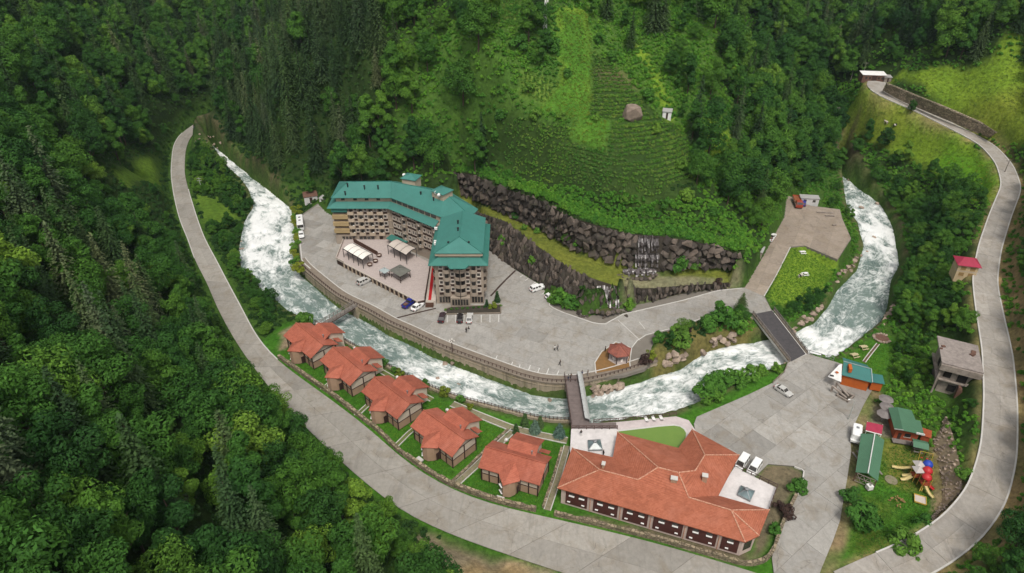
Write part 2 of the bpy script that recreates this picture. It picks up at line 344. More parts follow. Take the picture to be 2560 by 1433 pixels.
def lev_var(poly, line, feather):
    global Hh
    _, zz = line_d(X, Y, line, line[:, 2]); k = sstep(poly_sd(X, Y, poly) / feather); Hh = (zz - .5) * (1 - k) + Hh * k
hill_poly = np.vstack([uwt[:, :2], uwt[::-1, :2] + np.array([1.0, 7.0])]); lev_var(hill_poly, uwt, 9)
lev_var(np.vstack([lwt[:, :2], uwb[::-1, :2]]), (lwt + uwb) / 2, .8)
RT_B = [(2206, 226), (2235, 243), (2265, 258), (2290, 268), (2340, 289), (2390, 310), (2435, 330), (2474, 346)]
RT_T = [(2217, 208), (2250, 221), (2295, 240), (2335, 256), (2376, 273), (2415, 290), (2454, 307), (2492, 331)]
rtb, rtt = [], []
for (u, v), (u2, v2) in zip(RT_B, RT_T):
    z = 26.0
    for _ in range(6): p_ = px(u, v, z); z = float(np.interp(p_.y, rr3[-50:, 1], rr3[-50:, 2])) + .1
    rtb.append(list(px(u, v, z))); rtt.append(list(px(u2, v2, z + 4.2)))
rtb, rtt = np.array(rtb), np.array(rtt)
def behind_face(b, t, dz=.9):
    global Hh
    poly = np.vstack([b[:, :2], t[::-1, :2]]); d1, z1 = line_d(X, Y, b, b[:, 2]); d2, z2 = line_d(X, Y, t, t[:, 2]); f = d1 / (d1 + d2 + 1e-6)
    zf = z1 + (z2 - z1) * f - dz; s_ = poly_sd(X, Y, poly); Hh = np.where(s_ < .9, np.minimum(Hh, np.where(d1 < d2, zf, zf + .2)), Hh)
level(PLAT_W, -.35, 1.0); level(NEAR_W, -2.3, 2.5)
level(W([(2335, 880), (2425, 905), (2430, 1005), (2345, 998)], .2), .2, 4.0)
kd, kz = line_d(X, Y, road_c, road_z); _, kw = line_d(X, Y, road_c, road_w / 2)
k = sstep((kd - kw - .8) / 3.5); Hh = (kz - .3) * (1 - k) + Hh * k
kd, kz = line_d(X, Y, rr3[:, :2], rr3[:, 2]); _, kw = line_d(X, Y, rr3[:, :2], rr3[:, 3] / 2)
k = sstep((kd - kw - .8) / 3.5); Hh = (kz - .3) * (1 - k) + Hh * k
TOE = resample(np.array([list(px(u, v, z)) for u, v, z in ((2362, 1048, .6), (2332, 1105, -1.5), (2346, 1160, -1.9), (2358, 1215, -1.9), (2354, 1262, -1.9), (2322, 1305, -1.7))]), 24); TOPL = resample(np.array([list(px(u, v, z)) for u, v, z in ((2368, 1044, 2.2), (2386, 1100, 2.6), (2398, 1150, 2.4), (2405, 1200, 1.6), (2402, 1228, .9), (2330, 1300, -1.2))]), 24)
behind_face(TOE, TOPL, .35); behind_face(lwb, lwt); behind_face(uwb, uwt); behind_face(rtb, rtt, .6)
rsd = poly_sd(X, Y, RIVER_POLY); k = sstep((rsd + 1.3) / 1.7)
psd = poly_sd(X, Y, PLAT_W)
Hh = np.where(psd < -1.2, Hh, -6.4 * (1 - k) + Hh * k)

_ix = lambda x: np.clip(np.searchsorted(GX, x) - 1, 0, len(GX) - 2)
_iy = lambda y: np.clip(np.searchsorted(GY, y) - 1, 0, len(GY) - 2)
def hgt(x, y):
    x, y = np.asarray(x, float), np.asarray(y, float); i, j = _ix(x), _iy(y)
    fx = (x - GX[i]) / (GX[i + 1] - GX[i]); fy = (y - GY[j]) / (GY[j + 1] - GY[j])
    return (Hh[j, i] * (1 - fx) + Hh[j, i + 1] * fx) * (1 - fy) + (Hh[j + 1, i] * (1 - fx) + Hh[j + 1, i + 1] * fx) * fy
TS = np.arange(40, 620, .5)
def G(u, v):
    """the place on the ground that a photo pixel shows"""
    d = pr(u, v); xs, ys, zs = d[0] * TS, d[1] * TS, CAM_H + d[2] * TS
    below = np.nonzero(zs < hgt(xs, ys))[0]; t = TS[below[0]] if len(below) else TS[-1]
    lo, hi = t - .5, t
    for _ in range(12):
        m_ = (lo + hi) / 2
        if CAM_H + d[2] * m_ < float(hgt(d[0] * m_, d[1] * m_)): hi = m_
        else: lo = m_
    return Vector((d[0] * hi, d[1] * hi, float(hgt(d[0] * hi, d[1] * hi))))
def Gxy(u, v): p = G(u, v); return (p.x, p.y)

# ---------------------------------------------------------------- ground sheet with its soil and grass colours
def gpoly(pts): return np.array([Gxy(u, v) for u, v in pts])
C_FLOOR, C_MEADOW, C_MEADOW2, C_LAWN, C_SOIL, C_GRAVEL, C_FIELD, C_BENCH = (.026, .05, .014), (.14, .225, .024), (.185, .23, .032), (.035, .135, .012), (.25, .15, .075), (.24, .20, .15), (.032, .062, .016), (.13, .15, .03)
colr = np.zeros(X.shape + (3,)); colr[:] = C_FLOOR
def paint(poly, c, feather=2.0, amp=2.5, amount=1.0):
    global colr
    k = sstep(.5 - (poly_sd(X, Y, poly) + vnoise(X, Y, 4, 11) * amp) / feather)[..., None] * amount
    colr = colr * (1 - k) + np.array(c) * k
paint(gpoly([(1010, 130), (1180, 20), (1420, 0), (1700, 20), (1800, 200), (1900, 420), (1800, 480), (1600, 500), (1250, 420), (1150, 400), (1010, 380)]), (.06, .125, .024), 8, 8)
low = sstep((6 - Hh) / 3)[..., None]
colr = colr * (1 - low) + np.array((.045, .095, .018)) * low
paint(NEAR_W, (.05, .15, .016), 3, 1)
MEADOW_R = [(2070, 300), (2110, 212), (2165, 214), (2200, 244), (2300, 290), (2420, 345), (2490, 420), (2515, 470), (2480, 505), (2380, 455), (2290, 410), (2230, 385), (2110, 345)]
MEADOW_UR = [(2215, 203), (2400, 180), (2570, 165), (2570, 350), (2500, 335), (2440, 310), (2340, 265)]
paint(gpoly(MEADOW_R), C_MEADOW, 3); paint(gpoly([(2380, 360), (2490, 420), (2510, 480), (2440, 490), (2330, 420)]), (.09, .23, .015), 10)
paint(gpoly([(2080, 290), (2180, 250), (2260, 290), (2230, 350), (2110, 340)]), C_MEADOW2, 8)
paint(gpoly(MEADOW_UR), C_MEADOW, 3); paint(gpoly([(2430, 260), (2560, 230), (2560, 320), (2480, 320)]), C_MEADOW2, 8)
for p in ([(285, 440), (330, 405), (400, 400), (395, 470), (330, 480)], [(485, 480), (540, 490), (600, 540), (560, 575), (510, 560)], [(1985, 610), (2095, 652), (2060, 720), (2000, 760), (1940, 770), (1912, 742)],
          [(1740, 290), (1780, 290), (1850, 370), (1840, 420), (1750, 400)], [(1580, 110), (1620, 130), (1700, 300), (1670, 310)], [(2500, 100), (2560, 90), (2560, 160), (2480, 160)], [(1820, 140), (1900, 200), (1840, 230)], [(1390, 20), (1470, 20), (1480, 290), (1400, 290)]):
    paint(gpoly(p), C_MEADOW if p[0][0] > 1000 else (.09, .16, .022), 3)
for p in ([(1395, 25), (1465, 30), (1482, 120), (1478, 290), (1440, 300), (1350, 270), (1400, 200)], [(1435, 300), (1522, 300), (1515, 380), (1420, 345)]):
    paint(gpoly(p), (.065, .16, .02), 4, 4.5)
FIELD_A = [(1482, 125), (1540, 170), (1600, 240), (1660, 300), (1590, 305), (1530, 300), (1478, 288)]
FIELD_B = [(1235, 320), (1330, 300), (1420, 318), (1430, 352), (1515, 382), (1530, 305), (1690, 310), (1735, 400), (1740, 450), (1640, 500), (1500, 490), (1360, 460), (1250, 410)]
FIELD_C = [(1200, 10), (1300, 10), (1290, 70), (1195, 60)]
FIELD_D = [(1300, 180), (1360, 190), (1400, 205), (1360, 260), (1300, 240)]
for p, c in ((FIELD_A, C_FIELD), (FIELD_B, C_FIELD), (FIELD_C, (.09, .15, .03)), (FIELD_D, (.10, .17, .03))): paint(gpoly(p), c, 2, 1.5)
paint(gpoly([(1500, 180), (1560, 175), (1600, 225), (1520, 215)]), (.12, .10, .06), 4, 3, .7)
# grassy bench between the rock tiers, undergrowth above
paint(np.vstack([lwt[:, :2], uwb[::-1, :2]]), C_BENCH, 1.0, 1.2)
paint(gpoly([(1560, 690), (1700, 690), (1850, 690), (1850, 715), (1560, 716)]), (.19, .18, .12), 2, 1)
# bare earth: road banks on the right, the scree by the road in front
RUBBLE = [(2362, 1050), (2375, 1080), (2400, 1180), (2400, 1230), (2350, 1290), (2345, 1200), (2320, 1120)]
paint(np.array(W(RUBBLE, 2.5)), (.27, .21, .14), 1.5, 1.2)
kd1, kz1 = line_d(X, Y, rr3[:, :2], rr3[:, 2])
east = sstep((X - rr3[:, 0][np.argmin(np.abs(rr3[:, 1][None, None] - Y[..., None]), axis=2)]) / 1.5)
k = (sstep((9 - kd1) / 4) * east * (.65 + .9 * vnoise(X, Y, 5, 21)) * (Y < 205))[..., None].clip(0, 1)
colr = colr * (1 - k) + np.array((.36, .25, .145)) * k
k = (sstep((5.2 - kd1) / 1.6) * (.5 + vnoise(X, Y, 3, 22)))[..., None].clip(0, 1); colr = colr * (1 - k) + np.array((.24, .2, .1)) * k
SCREE = W([(1040, 1345), (1150, 1352), (1270, 1390), (1370, 1420), (1360, 1470), (1150, 1470), (1090, 1400)], -1)
paint(np.array(SCREE), C_GRAVEL, 3, 4); paint(np.array(W([(1180, 1390), (1320, 1420), (1330, 1460), (1150, 1460)], -1)), (.31, .22, .12), 4, 4, .8)
paint(np.array(W([(1335, 1270), (1400, 1275), (1470, 1300), (1640, 1338), (1840, 1398), (1900, 1395), (1990, 1230), (2010, 1180), (1985, 1165), (1900, 1160), (1880, 1380), (1400, 1275)], -2)), (.15, .125, .09), 1.5, 1.5)
paint(np.array(W([(700, 830), (745, 800), (790, 818), (760, 845), (705, 870)], -2)), (.26, .2, .15), 1.5, 1.5)
paint(np.array(W([(2215, 1100), (2330, 1130), (2350, 1200), (2330, 1240), (2230, 1200)], -1.8)), (.17, .15, .04), 4, 3, .8)
paint(np.array(W([(2150, 1250), (2240, 1250), (2200, 1400), (2130, 1380)], -1.8)), (.13, .14, .03), 4, 4, .6)
paint(np.array(W([(2180, 1000), (2230, 1010), (2260, 1090), (2180, 1080)], -1.5)), (.2, .17, .14), 1.5, 1)
bank = (sstep((1.6 - np.abs(rsd - .9)) / 1.2) * .8 * (.5 + 1.2 * vnoise(X, Y, 2.5, 31)))[..., None].clip(0, 1)
colr = colr * (1 - bank) + np.array((.13, .105, .07)) * bank
paint(np.array(W([(1490, 934), (1487, 907), (1504, 880), (1540, 856), (1579, 872), (1573, 907), (1575, 921)])), (.12, .065, .02), .6, .3)
paint(np.array(W([(1640, 845), (1690, 828), (1822, 778), (1870, 790), (1870, 845), (1720, 895), (1640, 925)], -1.5)), (.15, .125, .05), 3, 5, .8)
dsh, _ = line_d(X, Y, W([(2185, 985), (2160, 1015), (2132, 1090), (2131, 1140), (2121, 1200), (2103, 1302), (2085, 1360), (2060, 1420)], -2)); k = (sstep((2.6 - dsh) / 1.4) * (.75 + .8 * vnoise(X, Y, 3, 61)))[..., None].clip(0, 1); colr = colr * (1 - k) + np.array((.215, .165, .105)) * k
ny, nx = X.shape
me = bpy.data.meshes.new('ground')
vs = np.stack([X, Y, Hh], -1).reshape(-1, 3)
idx = np.arange(ny * nx).reshape(ny, nx)
fs = np.stack([idx[:-1, :-1], idx[:-1, 1:], idx[1:, 1:], idx[1:, :-1]], -1).reshape(-1, 4)
me.vertices.add(len(vs)); me.vertices.foreach_set('co', vs.ravel())
me.loops.add(fs.size); me.loops.foreach_set('vertex_index', fs.ravel().astype(np.int32))
me.polygons.add(len(fs)); me.polygons.foreach_set('loop_start', np.arange(0, fs.size, 4, dtype=np.int32)); me.polygons.foreach_set('loop_total', np.full(len(fs), 4, np.int32))
me.polygons.foreach_set('use_smooth', np.ones(len(fs), bool))
at = me.color_attributes.new('soil', 'FLOAT_COLOR', 'POINT'); at.data.foreach_set('color', np.concatenate([colr.reshape(-1, 3), np.ones((ny * nx, 1))], 1).ravel())
me.update(); me.validate()
k = NT('ground'); v = k.coord(); a = k.n('VertexColor', layer_name='soil')
n1 = k.noise(v, .9, 7, .7); n2 = k.noise(v, .12, 4, .6)
col = k.mix(1.0, a.outputs[0], k.ramp(n1, [(.28, (.5, .5, .45)), (.72, (1.5, 1.5, 1.35))]), 'MULTIPLY')
col = k.mix(1.0, col, k.ramp(n2, [(.3, (.78, .84, .8)), (.7, (1.22, 1.15, 1.1))]), 'MULTIPLY')
k.l(col, k.p.inputs['Base Color']); k.p.inputs['Roughness'].default_value = .95; k.p.inputs['Specular IOR Level'].default_value = .1
k.bump(k.noise(v, 1.6, 8, .75), .9, .35)
me.materials.append(k.m); tag(link('ground', me), kind='structure')

# ---------------------------------------------------------------- river: grid between the banks, torn into waves
NS, NC = 760, 46
A3 = resample(np.c_[ra_, RZ], NS); B3 = resample(np.c_[rb_, RZ], NS)
A3 = np.array([np.interp(np.linspace(0, NR - 1, NS), np.arange(NR), np.c_[ra_, RZ][:, k]) for k in range(3)]).T
B3 = np.array([np.interp(np.linspace(0, NR - 1, NS), np.arange(NR), np.c_[rb_, RZ][:, k]) for k in range(3)]).T
s_len = np.r_[0, np.cumsum(np.linalg.norm(np.diff((A3 + B3) / 2, axis=0), axis=1))]
tt = np.linspace(-.06, 1.06, NC)
P3 = A3[:, None] * (1 - tt)[None, :, None] + B3[:, None] * tt[None, :, None]
wid = np.linalg.norm(A3 - B3, axis=1)
S_, T_ = np.repeat(s_len[:, None], NC, 1), tt[None] * wid[:, None]
q = vnoise(S_ + 2.5 * vnoise(S_, T_, 5, 5), T_ * 1.6 + 30, 4.2, 41); q2 = vnoise(S_, T_ * 1.4, 1.7, 42); q3 = vnoise(S_, T_, .8, 44)
turb = .58 + .9 * vnoise(S_, T_ * .6, 26, 43).clip(-.22, .5)
edge = sstep(np.minimum(tt, 1 - tt) / .12)[None]
zw = (q * .85 + q2 * .4 + q3 * .22) * turb * (.25 + .75 * edge)
P3[..., 2] += zw
mb = MB(); me = bpy.data.meshes.new('river')
idx = np.arange(NS * NC).reshape(NS, NC); fs = np.stack([idx[:-1, :-1], idx[:-1, 1:], idx[1:, 1:], idx[1:, :-1]], -1).reshape(-1, 4)[:, ::-1]
me.from_pydata(P3.reshape(-1, 3).tolist(), [], fs.tolist())
me.polygons.foreach_set('use_smooth', np.ones(len(fs), bool))
uvl = me.uv_layers.new(name='UVMap'); ii = np.zeros(len(me.loops), np.int32); me.loops.foreach_get('vertex_index', ii)
uvl.data.foreach_set('uv', np.stack([S_, T_], -1).reshape(-1, 2)[ii].ravel())
fa = me.attributes.new('wild', 'FLOAT', 'POINT'); fa.data.foreach_set('value', ((zw * 1.0 + .27 + (turb - .55) * .9) * (.4 + .6 * edge)).ravel())
k = NT('white_water'); uv = k.coord('uv')
wl = k.n('Attribute', attribute_name='wild').outputs['Fac']
f1 = k.noise(uv, .42, 9, .72, (.55, 1.0, 1), 1.6); f2 = k.noise(uv, 1.6, 7, .7, (.6, 1, 1), .9)
foam = k.math('ADD', k.math('ADD', k.math('MULTIPLY', f1, .9), k.math('MULTIPLY', f2, .35)), k.math('MULTIPLY', wl, .42))
fm = k.ramp(foam, [(.63, (0, 0, 0)), (.73, (.35,) * 3), (.87, (1, 1, 1))])
deep = k.ramp(k.noise(uv, .12, 4, .6, (.5, 1, 1), .5), [(.3, (.115, .17, .155)), (.7, (.21, .275, .25))])
k.l(k.mix(fm, deep, (.82, .83, .82)), k.p.inputs['Base Color'])
k.l(k.mix(fm, (.12,) * 3, (.7,) * 3), k.p.inputs['Roughness']); k.p.inputs['Specular IOR Level'].default_value = .4
k.bump(k.math('ADD', f1, f2), .9, .35)
me.materials.append(k.m); tag(link('river', me), kind='structure')

# ---------------------------------------------------------------- paved surfaces, slab by slab
def concrete(name, c, warm=(.17, .125, .07)):
    k = NT(name); v = k.coord(); oi = k.n('ObjectInfo')
    off = k.n('VectorMath', operation='ADD'); k.l(v, off.inputs[0]); sc_ = k.n('VectorMath', operation='SCALE'); sc_.inputs['Scale'].default_value = 3.0
    k.l(oi.outputs['Random'], sc_.inputs[0]); k.l(sc_.outputs[0], off.inputs[1])
    tone = k.ramp(oi.outputs['Random'], [(0, tuple(x * .8 for x in c)), (.1, tuple(x * .93 for x in c)), (.5, c), (.9, tuple(x * 1.04 for x in c)), (1, tuple(min(x * 1.16, 1) for x in c))])
    a = k.noise(v, .22, 7, .7, dist=.7); b = k.noise(off.outputs[0], 1.3, 8, .72); d = k.noise(v, .09, 6, .75, dist=1.2)
    col = k.mix(1.0, tone, k.ramp(b, [(.25, (.8, .8, .8)), (.75, (1.15, 1.15, 1.15))]), 'MULTIPLY')
    col = k.mix(k.math('MULTIPLY', k.ramp(a, [(.48, (0, 0, 0)), (.72, (1, 1, 1))]), .5), col, warm)
    col = k.mix(k.math('MULTIPLY', k.ramp(d, [(.55, (0, 0, 0)), (.66, (1, 1, 1))]), .35), col, tuple(min(1, x * 1.35) for x in c))
    tr_ = k.noise(v, .5, 7, .75, (1, .25, 1), .8); col = k.mix(k.math('MULTIPLY', k.ramp(tr_, [(.52, (0, 0, 0)), (.68, (1, 1, 1))]), .5), col, tuple(x * .58 for x in c))
    vo = k.n('TexVoronoi', feature='DISTANCE_TO_EDGE', Scale=.16); wv = k.n('VectorMath', operation='ADD')
    wob = k.n('TexNoise', Scale=.8, Detail=5); k.l(v, wob.inputs['Vector']); k.l(v, wv.inputs[0]); k.l(wob.outputs['Color'], wv.inputs[1]); k.l(wv.outputs[0], vo.inputs['Vector'])
    crack = k.math('MULTIPLY', k.ramp(vo.outputs['Distance'], [(0, (1, 1, 1)), (.011, (0, 0, 0))]), k.ramp(a, [(.46, (0, 0, 0)), (.6, (.65,) * 3)]))
    col = k.mix(crack, col, tuple(x * .35 for x in c))
    k.l(col, k.p.inputs['Base Color']); k.p.inputs['Roughness'].default_value = .8; k.p.inputs['Specular IOR Level'].default_value = .25
    k.bump(b, .25, .05); return k.m
concrete('lot_concrete', (.31, .295, .272)); concrete('road_concrete', (.30, .28, .25)); concrete('side_road', (.33, .305, .275)); concrete('yard_concrete', (.29, .24, .195))
mat('joint', (.19, .17, .145), rough=.95); mat('kerb', (.55, .53, .50), rough=.9, bump=.2); mat('line_paint', (.72, .71, .68), (.5, .49, .47), scale=2.5, rough=.7)
mat('asphalt', (.075, .068, .07), (.05, .047, .05), scale=1.2, rough=.9, bump=.3, bscale=20)
def clip_half(poly, n, c):
    out = []
    for i in range(len(poly)):
        a, b = poly[i], poly[(i + 1) % len(poly)]; da, db = a[0] * n[0] + a[1] * n[1] - c, b[0] * n[0] + b[1] * n[1] - c
        if da <= 0: out.append(a)
        if (da < 0) != (db < 0) and abs(da - db) > 1e-9:
            t = da / (da - db); out.append((a[0] + (b[0] - a[0]) * t, a[1] + (b[1] - a[1]) * t))
    return out
def area(p): return .5 * sum(a[0] * b[1] - b[0] * a[1] for a, b in zip(p, p[1:] + p[:1]))
def slabs(parent, poly, z, ang, la, lb, m, gap=.04, brick=True, th=.16, seed=1):
    rs = random.Random(seed); c, s_ = math.cos(ang), math.sin(ang); e1, e2 = (c, s_), (-s_, c)
    pa = [x * c + y * s_ for x, y in poly]; pb = [-x * s_ + y * c for x, y in poly]; n = 0
    for j in range(int(math.floor(min(pb) / lb)), int(max(pb) / lb) + 2):
        q = clip_half(clip_half(list(poly), e2, (j + 1) * lb - gap / 2), (-e2[0], -e2[1]), -(j * lb + gap / 2))
        if len(q) < 3: continue
        off = (j % 2) * la * .45 if brick else 0
        for i in range(int(math.floor(min(pa) / la)) - 1, int(max(pa) / la) + 2):
            r_ = clip_half(clip_half(q, e1, (i + 1) * la + off - gap / 2), (-e1[0], -e1[1]), -(i * la + off + gap / 2))
            if len(r_) < 3 or abs(area(r_)) < .5: continue
            part('slab', MB().prism(r_, z - th, z + rs.uniform(-.012, .012)), m, parent); n += 1
    return n
lot = struct('parking_lot', MB().prism(PLAT_W, -.9, -.06), 'joint')
MAIN = [(795, 512), (748, 545), (748, 593), (754, 655), (775, 672), (790, 683), (818, 706), (888, 753), (926, 776), (1002, 810), (1102, 855), (1182, 889), (1288, 923), (1386, 945), (1418, 945), (1490, 934), (1487, 907), (1504, 880), (1540, 854), (1579, 869), (1593, 852), (1615, 838), (1682, 821), (1822, 773), (1872, 782), (1892, 784), (1930, 776), (1908, 740), (1862, 720), (1794, 727), (1705, 752), (1557, 786), (1512, 811), (1487, 809), (1403, 780), (1373, 766), (1372, 738), (1345, 709), (1289, 675), (1222, 624), (1207, 577), (1190, 558), (1120, 555), (1000, 555), (850, 551), (818, 532)]
slabs(lot, W(MAIN), 0, R(-27), 7.5, 4.4, 'lot_concrete')
YARD = [(1908, 740), (1940, 690), (1975, 616), (2012, 614), (2094, 648), (2127, 596), (2105, 546), (2099, 524), (2027, 515), (2000, 502), (1968, 488), (1962, 543), (1951, 562), (1914, 632), (1862, 720)]
slabs(lot, W(YARD), 0, R(62), 7, 5, 'yard_concrete', seed=3)
near_lot = [(1969, 905), (2018, 884), (2084, 903), (2150, 925), (2180, 975), (2160, 1010), (2125, 1085), (2128, 1130), (2118, 1196), (2100, 1302), (2082, 1353), (2053, 1423), (2040, 1462), (1935, 1433), (1930, 1396), (1933, 1378), (1961, 1302), (1994, 1239), (2006, 1217), (2010, 1175), (1985, 1165), (1920, 1160), (1890, 1190), (1840, 1150), (1740, 1090), (1735, 1060), (1742, 1042), (1870, 987), (1932, 957), (1960, 930)]
low = struct('lower_lot', MB().prism(W(near_lot, -2), -2.7, -2.06), 'joint')
slabs(low, W(near_lot, -2), -2.0, R(38), 8.5, 6.0, 'lot_concrete', gap=.045, seed=5)
def ribbon_road(name, L, Rr, z, m, seg, seed):
    base = MB(); n = len(L)
    for i in range(n - 1): base.add([(*L[i], z[i] - .06), (*Rr[i], z[i] - .06), (*Rr[i + 1], z[i + 1] - .06), (*L[i + 1], z[i + 1] - .06)], [(0, 1, 2, 3)])
    o = struct(name, base, 'joint'); i = 0
    while i < n - 1:
        j = min(n - 1, i + seg); mid = lambda k_, f: np.array(L[k_]) * (1 - f) + np.array(Rr[k_]) * f
        for f0, f1 in ((0, .4985), (.5015, 1)):
            ring = [(*mid(k_, f0), z[k_]) for k_ in range(i, j + 1)] + [(*mid(k_, f1), z[k_]) for k_ in range(j, i - 1, -1)]
            cx_, cy_ = sum(p[0] for p in ring) / len(ring), sum(p[1] for p in ring) / len(ring)
            mb = MB(); nn = j - i + 1; tops = []
            e0, e1 = .012, .012
            for k_ in range(i, j + 1):
                a, b = mid(k_, f0), mid(k_, f1); tops.append(((*a, z[k_]), (*b, z[k_])))
            def sh(p, q, f): return tuple(p[c_] * (1 - f) + q[c_] * f for c_ in range(3))
            tops[0] = tuple(sh(tops[0][c_], tops[1][c_], .012) for c_ in (0, 1)); tops[-1] = tuple(sh(tops[-1][c_], tops[-2][c_], .012) for c_ in (0, 1))
            vs = [p for t in tops for p in t] + [(p[0], p[1], p[2] - .14) for t in tops for p in t]; o2 = 2 * nn
            fsx = [(2 * q_, 2 * q_ + 1, 2 * q_ + 3, 2 * q_ + 2) for q_ in range(nn - 1)] + [(2 * q_, 2 * q_ + 2, o2 + 2 * q_ + 2, o2 + 2 * q_) for q_ in range(nn - 1)] + [(2 * q_ + 1, o2 + 2 * q_ + 1, o2 + 2 * q_ + 3, 2 * q_ + 3) for q_ in range(nn - 1)]
            fsx += [(0, o2, o2 + 1, 1), (2 * nn - 2, 2 * nn - 1, o2 + 2 * nn - 1, o2 + 2 * nn - 2)]
            part('slab', mb.add(vs, fsx), m, o)
        i = j
    return o
valley_road = ribbon_road('valley_road', rl, rr, road_z, 'road_concrete', 3, 1)
tan = np.gradient(rr3[:, :2], axis=0); tan /= np.linalg.norm(tan, axis=1)[:, None]; nor = np.stack([-tan[:, 1], tan[:, 0]], 1)
side_road = ribbon_road('side_road', rr3[:, :2] + nor * rr3[:, 3:4] / 2, rr3[:, :2] - nor * rr3[:, 3:4] / 2, rr3[:, 2], 'side_road', 4, 2)

# ================================================================ the hotel
mat('render_taupe', (.36, .30, .245), (.29, .235, .185), scale=.5, rough=.9, grime=.25, bump=.15)
mat('render_tan', (.40, .30, .16), (.34, .25, .13), scale=.5, rough=.9, grime=.2)
mat('render_cream', (.47, .38, .29), (.41, .33, .25), scale=.5, rough=.9, grime=.2)
mat('trim_light', (.50, .44, .385), (.42, .365, .32), scale=1.5, rough=.8)
mat('dark_wood', (.055, .03, .022), (.035, .02, .016), scale=2, rough=.7)
mat('black_metal', (.03, .03, .032), rough=.5, metal=.3); mat('grey_metal', (.33, .34, .35), rough=.45, metal=.6)
mat('white_paint', (.78, .77, .75), (.68, .67, .65), scale=1.2, rough=.6); mat('canvas_white', (.80, .76, .70), (.70, .66, .61), scale=1, rough=.8); mat('canvas_beige', (.52, .46, .41), (.47, .41, .36), scale=1, rough=.8)
mat('terrace_stone', (.46, .39, .36), (.36, .305, .29), scale=1.8, rough=.85, grime=.2, bump=.2)
mat('red_carpet', (.42, .012, .014), (.35, .01, .012), scale=3, rough=.95)
mat('brown_rattan', (.09, .045, .03), rough=.9)
def glassy(name, c, rough=.12):
    k = NT(name); v = k.coord(); k.l(k.ramp(k.noise(v, .5, 3), [(.35, tuple(x * .5 for x in c)), (.65, c)]), k.p.inputs['Base Color'])
    k.p.inputs['Roughness'].default_value = rough; k.p.inputs['Specular IOR Level'].default_value = .7; return k.m
glassy('glass_dark', (.06, .055, .05)); glassy('glass_blue', (.16, .22, .23), .2)
def seam_roof(name, c, step=.55):
    """painted sheet metal: standing seams as relief, faded and streaked paint"""
    k = NT(name); v = k.coord('obj'); g = k.n('NewGeometry')
    col = k.ramp(k.noise(v, .25, 6, .7, dist=.5), [(.3, tuple(x * .88 for x in c)), (.7, tuple(min(1, x * 1.07) for x in c))])
    st = k.noise(v, .8, 6, .75, (1, 1, .25), .4); col = k.mix(k.math('MULTIPLY', k.ramp(st, [(.5, (0, 0, 0)), (.7, (1, 1, 1))]), .3), col, tuple(x * .6 + .02 for x in c))
    sep = k.n('SeparateXYZ'); k.l(v, sep.inputs[0])
    wv = k.math('ABSOLUTE', k.math('SUBTRACT', k.math('FRACT', k.math('DIVIDE', sep.outputs['X'], step)), .5))
    line = k.ramp(wv, [(.44, (0, 0, 0)), (.5, (1, 1, 1))])
    k.l(k.mix(k.math('MULTIPLY', line, .22), col, tuple(x * .55 for x in c)), k.p.inputs['Base Color'])
    k.p.inputs['Roughness'].default_value = .55; k.p.inputs['Specular IOR Level'].default_value = .35
    k.bump(line, .5, .05); return k.m
seam_roof('green_metal_roof', (.05, .185, .158)); seam_roof('green_soffit', (.04, .172, .142))

HB = Vector((-30, 175, 0))
hotel = thing('hotel', 'large taupe hotel of three wings with teal green metal roofs below the rock walls', 'hotel', HB)
def hp(name, mb, m, parent=None, smooth=False):
    return part(name, mb.shift(-HB) if parent is None or parent == hotel or True else mb, m, parent or hotel, smooth)
# masses
LWp = [(-56, 191.7), (-38, 191.7), (-38, 203.6), (-56, 203.6)]
MWp = [(-38, 191.7), (-22, 178.9), (-12.4, 178.9), (-10.3, 184.3), (-20, 196), (-38, 203.6)]
TWp = [(-21, 157.6), (-7.8, 157.6), (-7.8, 178.9), (-21, 178.9)]
hp('wall', MB().prism(LWp, 3.3, 13.6), 'render_taupe'); hp('wall', MB().prism(MWp, .0, 13.62), 'render_taupe'); hp('wall', MB().prism(TWp, 0, 13.6), 'render_taupe')
hp('base_wall', MB().prism([(-56.2, 191.5), (-38.1, 191.5), (-38.1, 203.7), (-56.2, 203.7)], 0, 3.3), 'render_taupe')
# recessed top storey
ct = hp('top_storey', MB().prism([(-54.8, 192.9), (-37.9, 192.9), (-37.9, 203.0), (-54.8, 203.0)], 13.6, 16.05), 'render_cream')
hp('top_storey', MB().prism([(-37.8, 192.9), (-21.6, 180.0), (-12.6, 180.0), (-11.0, 184.0), (-20.4, 195.4), (-37.8, 202.9)], 13.62, 16.06), 'render_cream')
hp('top_storey', MB().prism([(-20.0, 158.7), (-8.6, 158.7), (-8.6, 178.5), (-20.0, 178.5)], 13.6, 15.9), 'render_cream')
# skirt roofs
def skirt(eave, inner, z0=13.15, z1=14.35, th=.14):
    mb = MB()
    for i in range(len(eave) - 1):
        a, b, c, d = (*eave[i], z0), (*eave[i + 1], z0), (*inner[i + 1], z1), (*inner[i], z1)
        lo = lambda p: (p[0], p[1], p[2] - th)
        mb.add([a, b, c, d, lo(a), lo(b), lo(c), lo(d)], [(0, 1, 2, 3), (4, 7, 6, 5), (0, 4, 5, 1), (2, 6, 7, 3), (1, 5, 6, 2), (0, 3, 7, 4)])
    return mb
hp('skirt_roof', skirt([(-57.4, 204.6), (-57.4, 190.4), (-38.5, 190.4), (-22.9, 177.9)], [(-54.8, 203), (-54.8, 192.9), (-37.9, 192.9), (-21.6, 180.0)]), 'green_metal_roof')
hp('skirt_roof', skirt([(-22.5, 177.9), (-22.5, 156.3), (-6.4, 156.3), (-6.4, 180.0)], [(-20.0, 178.5), (-20.0, 158.7), (-8.6, 158.7), (-8.6, 178.5)]), 'green_soffit')
